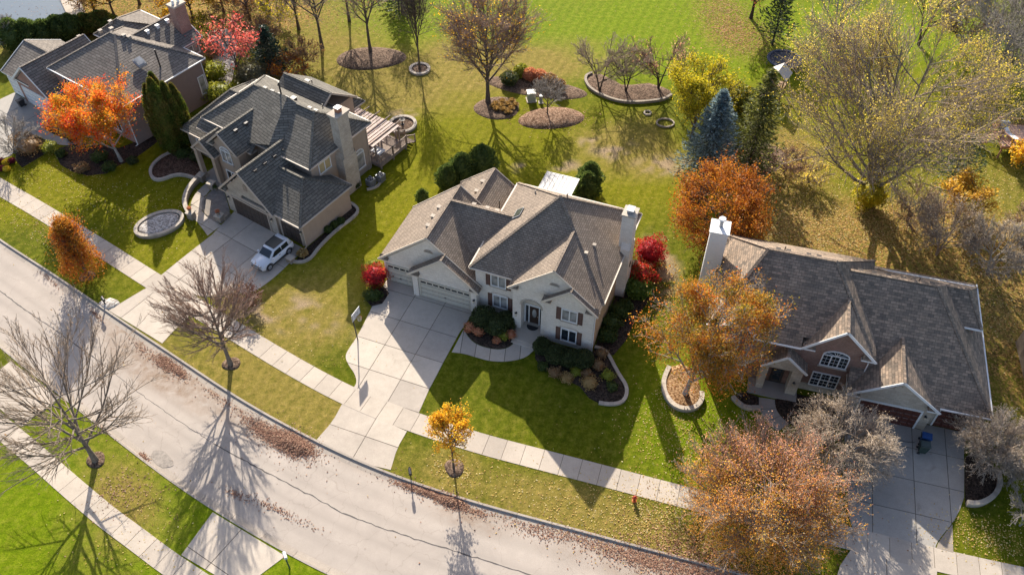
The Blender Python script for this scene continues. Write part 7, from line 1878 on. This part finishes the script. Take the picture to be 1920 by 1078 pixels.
tree('reddish brown leafless shrub between the giant tree and the thicket', G(1700, 415), 4.0, 2.8, .5, 'round', L_TAN, 2500, .06, seed=48, n1=18, n2=9, n3=6, n4=4, tr=.08, up=.45, stems=4, twigb=BARKR, bark=BARK)
tree('brown leafless shrub at the right edge behind the brown house', G(1915, 470), 4.5, 2.8, .5, 'round', L_BRN, 2500, .07, seed=49, n1=18, n2=9, n3=6, n4=4, tr=.08, up=.45, stems=4, twigb=BARKT, bark=BARK)
tree('orange-yellow leafy shrub below the reddish deck at the right edge', G(1920, 318), 3.2, 1.9, .4, 'round', L_YEL, 2200, .12, seed=50, n1=14, n2=8, n3=5, n4=0, tr=.07, up=.5, stems=3)
tree('low twiggy brown bush under the tall thin spruce', G(1470, 325), 2.4, 2.2, .3, 'round', L_BRN, 700, .09, seed=51, n1=16, n2=9, n3=6, n4=3, tr=.05, up=.45, stems=4, twigb=BARKR)
tree('low brown bush left of the giant tree trunk', G(1515, 345), 2.4, 2.0, .3, 'round', L_PALE, 500, .09, seed=52, n1=14, n2=9, n3=6, n4=3, tr=.05, up=.45, stems=4, twigb=BARKT)
shrub('ivy-like green bush around the giant tree trunk', G(1625, 385), 1.9, 1.7, 3.2, L_YGR, 1500, .12, 53)
# --- upper left woods
wood = [(505, 20, 11, 4.2, L_PALE, 500, BARKT, 'bare tree with pale leaves in the woods behind the taupe house'), (560, 55, 10, 3.6, L_BRN, 800, BARK, 'brown-leaved bare tree behind the dark evergreen'), (655, 40, 11, 3.8, L_BRN, 500, BARK, 'bare dark tree at the top edge above the mulch mound'), (755, 25, 9, 3.2, L_BRN, 300, BARK, 'bare tree at the top edge left of the upright yellow tree'), (470, 45, 9, 3.4, L_ORG, 1500, BARK, 'rusty half-bare tree left of the woods')]
for i, (a, b, hh, rr, lm, nl, bk2, lb) in enumerate(wood):
    tree(lb, G(a, b), hh, rr, 2.4, 'ovoid', lm, nl, .12, seed=60 + i, n1=16, n2=9, n3=6, n4=4, tr=.17, up=.6, twigb=bk2, group='trees of the upper left woods')
gold = [(215, 32, 6.5, 3.2, L_YEL, 'golden leafy tree behind the hedge of the far-left house'), (178, 22, 7.5, 3.4, leafmat('bronze_leaf', [(0, (.16, .08, .02)), (.5, (.28, .16, .04)), (1, (.36, .24, .07))], .4), 'bronze leafy tree at the top edge beside the pond'), (362, 35, 7.0, 3.3, L_YEL, 'golden leafy tree behind the brick chimney'), (420, 25, 7.0, 3.2, leafmat('amber_leaf', [(0, (.36, .2, .02)), (.5, (.5, .33, .03)), (1, (.42, .36, .05))], .45), 'amber leafy tree at the top edge right of the chimney'), (262, 8, 8.0, 3.0, L_GRN, 'dark green leafy tree at the top edge left of the chimney')]
for i, (a, b, hh, rr, lm, lb) in enumerate(gold):
    tree(lb, G(a, b), hh, rr, 1.4, 'round', lm, 8000, .12, seed=70 + i, n1=18, n2=8, n3=5, n4=0, tr=.16, up=.5, clump=.4, lspread=.3, group='trees of the upper left woods')
brush = [(440, 48, 3.2, 3.0, BARKR, L_BRN, 'purplish twiggy thicket above the pink ornamental tree'), (490, 95, 3.6, 2.8, BARKR, L_BRN, 'reddish brown thicket left of the dark evergreen'), (545, 150, 2.6, 2.4, BARKR, L_ORG, 'rusty twiggy thicket between the evergreen and the bare tree'), (570, 125, 3.4, 2.2, BARKR, L_BRN, 'thin brown saplings behind the taupe roof'), (330, 20, 3.5, 3.2, BARKT, L_YEL, 'yellow brush behind the brick chimney at the top edge'), (470, 15, 3.0, 3.4, BARK, L_ORG, 'orange brush at the top edge left of the woods'), (395, 70, 2.6, 2.6, BARK, L_YGR, 'olive brush between the chimney and the patio'), (150, 18, 3.0, 2.6, BARKR, L_BRN, 'brown brush on the pond bank'), (525, 45, 3.4, 3.0, BARKT, L_YGR, 'green-yellow brush under the woods'), (300, 55, 2.4, 2.4, BARK, L_YEL, 'golden brush behind the roof of the far-left house')]
for i, (a, b, hh, rr, bk2, lm, lb) in enumerate(brush):
    tree(lb, G(a, b), hh, rr, .3, 'round', lm, 900, .12, seed=260 + i, n1=16, n2=8, n3=5, n4=3, tr=.05, up=.5, stems=4, twigb=bk2, bark=bk2, group='brush of the upper left woods', cat='shrub', name='thicket')
conifer('dark green conifer at the top edge behind the slender bare tree', G(748, 18), 6.0, 2.8, L_PIN, 275, 14, 10, .26, 14)
conifer('dark blue-green evergreen behind the taupe house', G(512, 135), 6.5, 3.0, leafmat('dark_spruce_needle', [(0, (.012, .035, .022)), (.5, (.028, .06, .038)), (1, (.05, .09, .055))], .15), 75, 18, 12, .24, 15)
shrub('grey-green spreading shrub behind the taupe house roof', G(478, 160), 2.3, 2.0, 2.8, leafmat('grey_green_leaf', [(0, (.06, .065, .035)), (.5, (.11, .11, .06)), (1, (.18, .17, .1))], .3), 2200, .13, 76)
shrub('yellow-green shrub beside the pale patio', G(405, 150), 1.6, 1.5, 2.2, L_LIM, 1400, .12, 77); shrub('bright lime bush right of the far-left house', G(412, 185), 1.9, 1.6, 1.8, L_LIM, 1500, .12, 78)
shrub('round olive bush at the patio edge', G(402, 105), 1.1, 1.1, 1.5, L_BRN, 900, .1, 79)
for i, (a, b, rr, hh, lb) in enumerate(((35, 90, 1.9, 3.9, 'leftmost tall green evergreen of the hedge by the pond'), (62, 86, 1.7, 3.6, 'second evergreen from the left in the hedge by the pond'), (92, 82, 1.7, 3.2, 'third evergreen from the left in the hedge by the pond'), (118, 76, 1.7, 3.4, 'fourth evergreen from the left in the hedge by the pond'), (140, 72, 1.6, 3.3, 'fifth evergreen from the left in the hedge by the pond'), (165, 62, 1.8, 2.5, 'low rounded evergreen right of the pond hedge'), (195, 60, 1.9, 2.8, 'rightmost rounded evergreen behind the far-left house'))):
    arborvitae(lb, G(a, b), [(0, 0, rr, hh)], L_ARB if i < 5 else L_ARBY, 80 + i, 'evergreen_shrub', 'hedge by the pond', 2600, 'shrub', .17)
tree('grey leafless shrub at the left edge beside the pond', G(8, 92), 4.5, 2.4, .6, 'round', None, 0, seed=88, n1=16, n2=9, n3=6, n4=4, tr=.07, up=.5, stems=3, twigb=BARKG, bark=BARK)
tree('pale leafless shrub beside the far-left driveway', G(28, 288), 3.6, 2.4, .4, 'vase', None, 0, seed=89, n1=16, n2=9, n3=7, n4=4, tr=.06, up=.5, stems=4, twigb=BARKG, bark=BARKG)
# --- foundation shrubs of the white house
arborvitae('pair of round arborvitae behind the white garage', G(868, 345), [(-1.4, -.6, 1.35, 3.0), (.0, .3, 1.5, 3.7)], L_ARB, 90, 'arborvitae', None, 3200, 'shrub', .13)
arborvitae('dark arborvitae nearest the house behind the white garage', G(905, 330), [(0, 0, 1.6, 4.0)], L_ARB, 91, 'arborvitae', None, 3600, 'shrub', .13)
arborvitae('cluster of dark arborvitae beside the white patio cover', G(1100, 372), [(0, 0, 1.35, 3.4), (.3, 1.2, 1.3, 3.7), (-.5, -.9, 1.0, 2.6)], L_ARB, 92, 'arborvitae', None, 3000, 'shrub', .13)
arborvitae('small arborvitae at the white garage back corner', G(793, 382), [(0, 0, .65, 1.9)], L_ARB, 93, 'arborvitae', None, 1600, 'shrub', .1)
shrub('bright red burning bush beside the single garage door', G(706, 532), 1.25, 1.15, 2.1, L_BURN, 3600, .07, 94, lump=.28, shell=.6); shrub('low dark shrub in front of the red bush by the driveway', G(700, 560), .9, .7, .9, L_GRN, 900, .08, 95); shrub('small yellow-green shrub behind the red bush by the garage', G(702, 505), .8, .7, 1.1, L_LIM, 700, .08, 96)
shrub('large bright red burning bush right of the brick chimney', G(1216, 488), 1.55, 1.6, 2.4, L_BURN, 5000, .075, 97, lump=.3, shell=.6); shrub('lower red and green burning bush below the large red one', G(1205, 528), 1.35, 1.4, 1.9, leafmat('half_red_leaf', [(0, (.06, .09, .02)), (.35, (.16, .1, .02)), (.6, (.45, .03, .03)), (1, (.6, .05, .03))], .4), 2800, .1, 98)
shrub('bright green bush at the foot of the brick chimney', G(1196, 552), 1.4, 1.2, 1.6, leafmat('fresh_green_leaf', [(0, (.05, .09, .015)), (.5, (.09, .14, .02)), (1, (.15, .2, .03))], .35), 2200, .1, 99)
for i, (a, b, rr, hh, lb) in enumerate(((1160, 590, .85, 1.1, 'dark green bush in the side bed nearest the chimney'), (1145, 612, .95, 1.1, 'spreading green bush in the middle of the side bed'), (1138, 634, .85, 1.0, 'green bush in the side bed nearest the front corner'), (1172, 578, .7, .9, 'small green bush behind the others in the side bed'))):
    shrub(lb, G(a, b), rr, rr, hh, L_GRN, 1300, .09, 100 + i, group='side bed shrubs')
for i, (a, b, rr, hh, lb) in enumerate(((907, 606, 1.25, 1.6, 'large rounded dark yew left of the entry beside the garage'), (930, 618, 1.2, 1.5, 'large rounded dark yew in the middle of the left front bed'), (948, 610, .95, 1.4, 'dark yew next to the entry pilaster'), (1017, 658, .85, 1.3, 'clipped round yew right of the entry walk'), (1042, 674, .98, 1.4, 'second clipped yew right of the entry walk'), (1066, 680, .92, 1.3, 'third clipped yew right of the entry walk'), (1092, 682, .98, 1.4, 'clipped yew at the right front corner'))):
    shrub(lb, G(a, b), rr, rr, hh, L_YEW, 2600, .075, 110 + i, 'yew_shrub', 'clipped yews of the white house', lump=.06, shell=.2)
for i, (a, b, rr, hh, lm, lb) in enumerate(((882, 620, .55, .9, L_CORAL, 'coral pink shrub at the driveway end of the front bed'), (897, 627, .5, .8, L_CORAL, 'coral pink shrub in front of the large yew'), (931, 641, .35, .5, L_CORAL, 'small coral clump near the walk edge'), (945, 634, .5, .7, L_LIM, 'yellow-green flowering clump beside the entry walk'), (958, 632, .5, .75, L_CORAL, 'orange flowering clump nearest the entry step'),
                                                (1080, 700, .55, .6, L_LIM, 'yellow-green perennial clump in front of the corner yew'), (1100, 704, .5, .6, L_BRN, 'brown perennial clump in the right front bed'), (1120, 690, .6, .8, L_BRN, 'tan perennial clump near the curved edging'), (1105, 722, .8, .7, L_STRAW, 'straw-coloured grass clump in the right front bed'), (1140, 708, .6, .7, L_LIM, 'olive perennial clump beside the curved edging'), (1128, 668, .55, .7, L_BRN, 'brown perennial clump at the house corner'), (1040, 702, .6, .6, L_BRN, 'low brown perennial clump in front of the yews'), (1062, 712, .6, .55, L_STRAW, 'low straw clump at the lawn edge of the right bed'), (1148, 728, .5, .5, L_GRN, 'low green clump inside the curve of the edging'), (1018, 690, .5, .5, L_GRN, 'low green clump near the entry walk end'))):
    shrub(lb, G(a, b), rr, rr, hh, lm, 700, .07, 120 + i, 'perennial_clump', 'perennials of the white house beds', lump=.25, shell=.6, cat='plant')
# --- taupe house plants
for i, (a, b, lb) in enumerate(((640, 419, 'round green bush nearest the garage back corner'), (628, 426, 'middle round green bush along the taupe garage'), (616, 435, 'round green bush nearest the garage front along the edging'))):
    shrub(lb, G(a, b), .42, .42, .7, L_GRN, 600, .06, 140 + i, group='round bushes along the taupe garage', lump=.06, shell=.2)
shrub('tan spiky grass clump at the front corner of the taupe garage', G(568, 478), .5, .5, .6, L_STRAW, 500, .12, 144, 'ornamental_grass', cat='plant')
tree('dark reddish twiggy shrub beside the taupe house driveway', G(462, 575), 1.9, 1.5, .2, 'round', leafmat('dark_red_leaf', [(0, (.06, .025, .02)), (.5, (.12, .045, .035)), (1, (.2, .09, .06))], .35), 1300, .08, seed=145, n1=16, n2=8, n3=5, n4=0, tr=.04, up=.45, stems=4, bark=BARKR, cat='shrub', name='shrub')
shrub('low green bush beside the tall arborvitae clump', G(345, 292), .9, .8, .8, L_GRN, 800, .08, 146); shrub('small green bush left of the taupe porch', G(368, 300), .7, .6, .9, L_YEW, 800, .08, 147)
shrub('shaded creeping shrub at the foot of the brick chimney', G(668, 352), .5, .5, .8, L_YEW, 500, .08, 148)
# --- far-left house plants
for i, (a, b, rr, lm, lb) in enumerate(((116, 292, .6, L_GRN, 'green round bush beside the far-left front walk'), (207, 318, .75, L_GRN, 'green round bush at the edge of the dark bed'), (95, 283, .9, L_LIM, 'yellow-green shrub at the walk corner of the far-left house'), (155, 320, .8, L_BRN, 'brown clump in the dark bed of the far-left house'), (190, 300, .9, L_GRN, 'low green clump below the red maple'), (60, 285, 1.5, L_BRN, 'wide brown leafless bush beside the far-left walk'), (45, 270, 1.2, L_BRN, 'grey-brown bush at the far-left driveway edge'), (140, 262, .8, L_YEW, 'dark bush in the island bed by the garage'), (250, 305, .6, L_YEW, 'dark low bush at the maple trunk'))):
    shrub(lb, G(a, b), rr, rr, rr * 1.1, lm, 900, .08, 150 + i, group='far-left foundation shrubs')
for i, (a, b, lm, lb) in enumerate(((13, 308, L_MUM, 'yellow chrysanthemum nearer the house at the left edge'), (14, 320, L_MUM, 'yellow chrysanthemum nearer the street at the left edge'), (3, 305, L_MAR, 'maroon chrysanthemum at the very left edge'), (23, 305, L_MAR, 'maroon chrysanthemum right of the yellow ones'), (5, 319, L_MAR, 'lower maroon chrysanthemum at the left edge'))):
    shrub(lb, G(a, b), .42, .42, .5, lm, 500, .06, 160 + i, 'chrysanthemum', 'chrysanthemums at the left edge', lump=.05, shell=.2, cat='flowers')
# --- back lawn clumps
for i, (dx, dy) in enumerate(((.0, .0), (.75, .3), (-.65, .4), (.3, -.7), (-.5, -.6), (1.1, -.5), (.1, .9), (1.2, 1.0), (-.9, -.1), (.8, -1.2), (1.6, .2))):
    c = G(940, 202); pos = 'nearest the tree' if i == 8 else 'of the round bed'
    r = np.random.default_rng(170 + i); t = thing('ornamental_grass', 'tan tufted grass clump in the round bed under the upright yellow tree', 'plant', (c[0] + dx, c[1] + dy, 0.05), r.random() * 6, 'tan grass clumps in the round bed')
    n = 150; a = r.random(n) * 6.28; q = .12 + .4 * r.random(n) ** .7; T0 = np.stack([.08 * np.cos(a), .08 * np.sin(a), np.zeros(n)], -1); T1 = np.stack([q * np.cos(a), q * np.sin(a), .55 - .5 * q], -1); wd = np.stack([-np.sin(a), np.cos(a), np.zeros(n)], -1) * .03
    V = np.stack([T0 - wd, T0 + wd, T1 + wd, T1 - wd], 1).reshape(-1, 3); setp(link('blades', npmesh('blades', V, np.arange(4 * n).reshape(n, 4), L_STRAW), t), kind='stuff')
for i, (a, b, rr, hh, lm, lb) in enumerate(((977, 143, .95, 1.5, L_LIM, 'clipped golden shrub in the row behind the utility boxes'), (994, 150, .9, 1.5, L_CORAL, 'clipped coral shrub in the row behind the utility boxes'), (1012, 152, .9, 1.4, L_CORAL, 'clipped rosy shrub in the row behind the utility boxes'), (1030, 160, 1.0, 1.4, L_BRN, 'clipped brown shrub near the small bare tree'), (1048, 172, .8, 1.6, L_BRN, 'clipped brown shrub at the right end of the row'), (955, 158, 1.1, 1.5, L_YEW, 'dark evergreen shrub behind the upright yellow tree'))):
    shrub(lb, G(a, b), rr, rr, hh, lm, 1300, .1, 190 + i, group='clipped shrubs behind the utility boxes', lump=.07, shell=.25)
# plants in the pots
for i, (t, loc, z, s) in enumerate(POTS):
    r = np.random.default_rng(200 + i); C, D = blob_points(220, .24 * s, .24 * s, .2 * s, r, .7); C[:, 2] += .42 * s
    v, f = leaf_quads(C, .06, r); setp(link('plant', npmesh('plant', v, f, [L_YEW, L_GRN, L_CORAL, L_CORAL, L_GRN][i]), t), kind='stuff')

# ================================================================ fallen leaves
FALL = leafmat('fallen_leaf', [(0, (.16, .07, .03)), (.35, (.3, .14, .07)), (.65, (.4, .22, .12)), (.85, (.46, .3, .13)), (1, (.5, .36, .2))], .15, rough=.8)
FALLY = leafmat('fallen_yellow_leaf', [(0, (.3, .18, .05)), (.4, (.45, .3, .08)), (.8, (.55, .42, .16)), (1, (.6, .52, .3))], .15, rough=.8)
FALLR = leafmat('fallen_red_leaf', [(0, (.13, .065, .045)), (.4, (.25, .13, .085)), (.8, (.36, .21, .14)), (1, (.44, .31, .21))], .15, rough=.8)
def litter(name, spots, mat, seed, size=.058, onroad=False):
    """loose leaves lying flat: spots = (px, py, rx, ry, angle, count, pile height)"""
    r = np.random.default_rng(seed); Cs = []
    for a, b, rx, ry, ang, n, hp_ in spots:
        c = G(a, b); q = r.normal(size=(n, 2)) * .5 * (1 + .9 * r.random((n, 1)) ** 4 * r.standard_normal((n, 1)) ** 2); k = np.exp(-(q ** 2).sum(1) * 1.4); th = math.radians(ang)
        x = c[0] + q[:, 0] * rx * math.cos(th) - q[:, 1] * ry * math.sin(th); y = c[1] + q[:, 0] * rx * math.sin(th) + q[:, 1] * ry * math.cos(th)
        road_z = np.where((y < N_KERB(x) - .1) & (y > S_KERB(x) + .1), ROADZ(x, y), .0)
        z = road_z + .03 + .012 * r.random(n) + hp_ * k * r.random(n)
        Cs.append(np.stack([x, y, z], -1))
    C = np.concatenate(Cs); n = len(C)
    v, f = leaf_quads(C, size, r, .0, .7, nrm=np.tile(np.array([[0, 0, 2.6]]), (n, 1)))
    return setp(link(name, npmesh(name, v, f, mat)), kind='stuff')
litter('fallen_leaves', [(545, 830, 1.7, .8, -28, 3800, .3), (510, 815, 2.0, .7, -30, 1500, .12), (565, 838, 1.0, .6, -28, 1500, .3), (480, 795, 1.6, .45, -32, 350, .03), (310, 680, 1.3, .5, -42, 1100, .14), (335, 695, 1.0, .4, -40, 600, .12), (270, 655, 2.0, .5, -42, 160, .01), (420, 752, 3, .35, -35, 200, .02), (800, 922, 2.4, .3, -20, 1500, .12), (845, 938, 1.3, .45, -20, 1300, .2), (880, 955, 1.8, .4, -20, 250, .03), (520, 955, 3.0, .35, -25, 260, 0), (440, 925, 1.2, .3, -30, 120, .02), (270, 855, .6, .2, -35, 160, .08), (190, 800, 1.6, .2, -38, 60, .01), (1000, 985, 4, .4, -18, 260, .01), (1100, 1008, 4, .5, -18, 450, .01), (1200, 1045, 4, .8, -15, 1300, .02), (1290, 1062, 5, 1.2, -15, 2400, .03), (230, 925, 2.8, 2.0, -30, 420, 0), (95, 525, 2, .2, -42, 90, .01), (180, 590, 1.4, .2, -42, 120, .02), (1010, 1000, 2.5, .5, -18, 200, 0)], FALLR, 301)
litter('fallen_leaves', [(1080, 950, 9, 2.5, -18, 800, 0), (1230, 970, 4, 2.5, -15, 1200, 0), (1300, 850, 5, 5, 0, 800, 0), (1250, 800, 4, 4, 0, 500, 0), (700, 480, 8, 8, 0, 120, 0), (300, 400, 8, 6, 0, 700, 0), (120, 330, 8, 5, -35, 900, 0), (80, 430, 6, 2, -35, 500, 0), (250, 1000, 5, 4, 0, 250, 0), (1480, 400, 5, 7, 0, 2500, 0), (1620, 430, 10, 5, 0, 4500, 0), (1480, 300, 5, 6, 0, 2200, 0), (1740, 400, 8, 8, 0, 2500, 0), (1650, 300, 9, 8, 0, 2500, 0), (1880, 580, 4, 9, 0, 2200, 0), (1850, 1010, 4, 2, -15, 900, 0), (1270, 745, 1.8, 2.2, 0, 500, .0), (1880, 340, 5, 5, 0, 700, 0), (850, 880, 2.5, 1.6, -20, 250, 0), (1400, 860, 3, 3, 0, 500, 0), (560, 620, 8, 3, -30, 200, 0)], FALLY, 302)
litter('fallen_leaves', [(1360, 25, 4, 7, 0, 2600, 0), (1400, 70, 5, 5, 0, 1800, 0), (620, 40, 14, 6, 0, 1800, 0), (300, 25, 20, 5, 0, 1500, 0), (1034, 222, 4, 2, 0, 800, .2), (1420, 1000, 6, 4, 0, 2500, 0), (1330, 1030, 5, 1.5, -15, 1500, .02), (1005, 165, 5, 1.6, -14, 600, .02), (1240, 560, 1.5, 5, 0, 700, .02)], FALL, 303, .065)
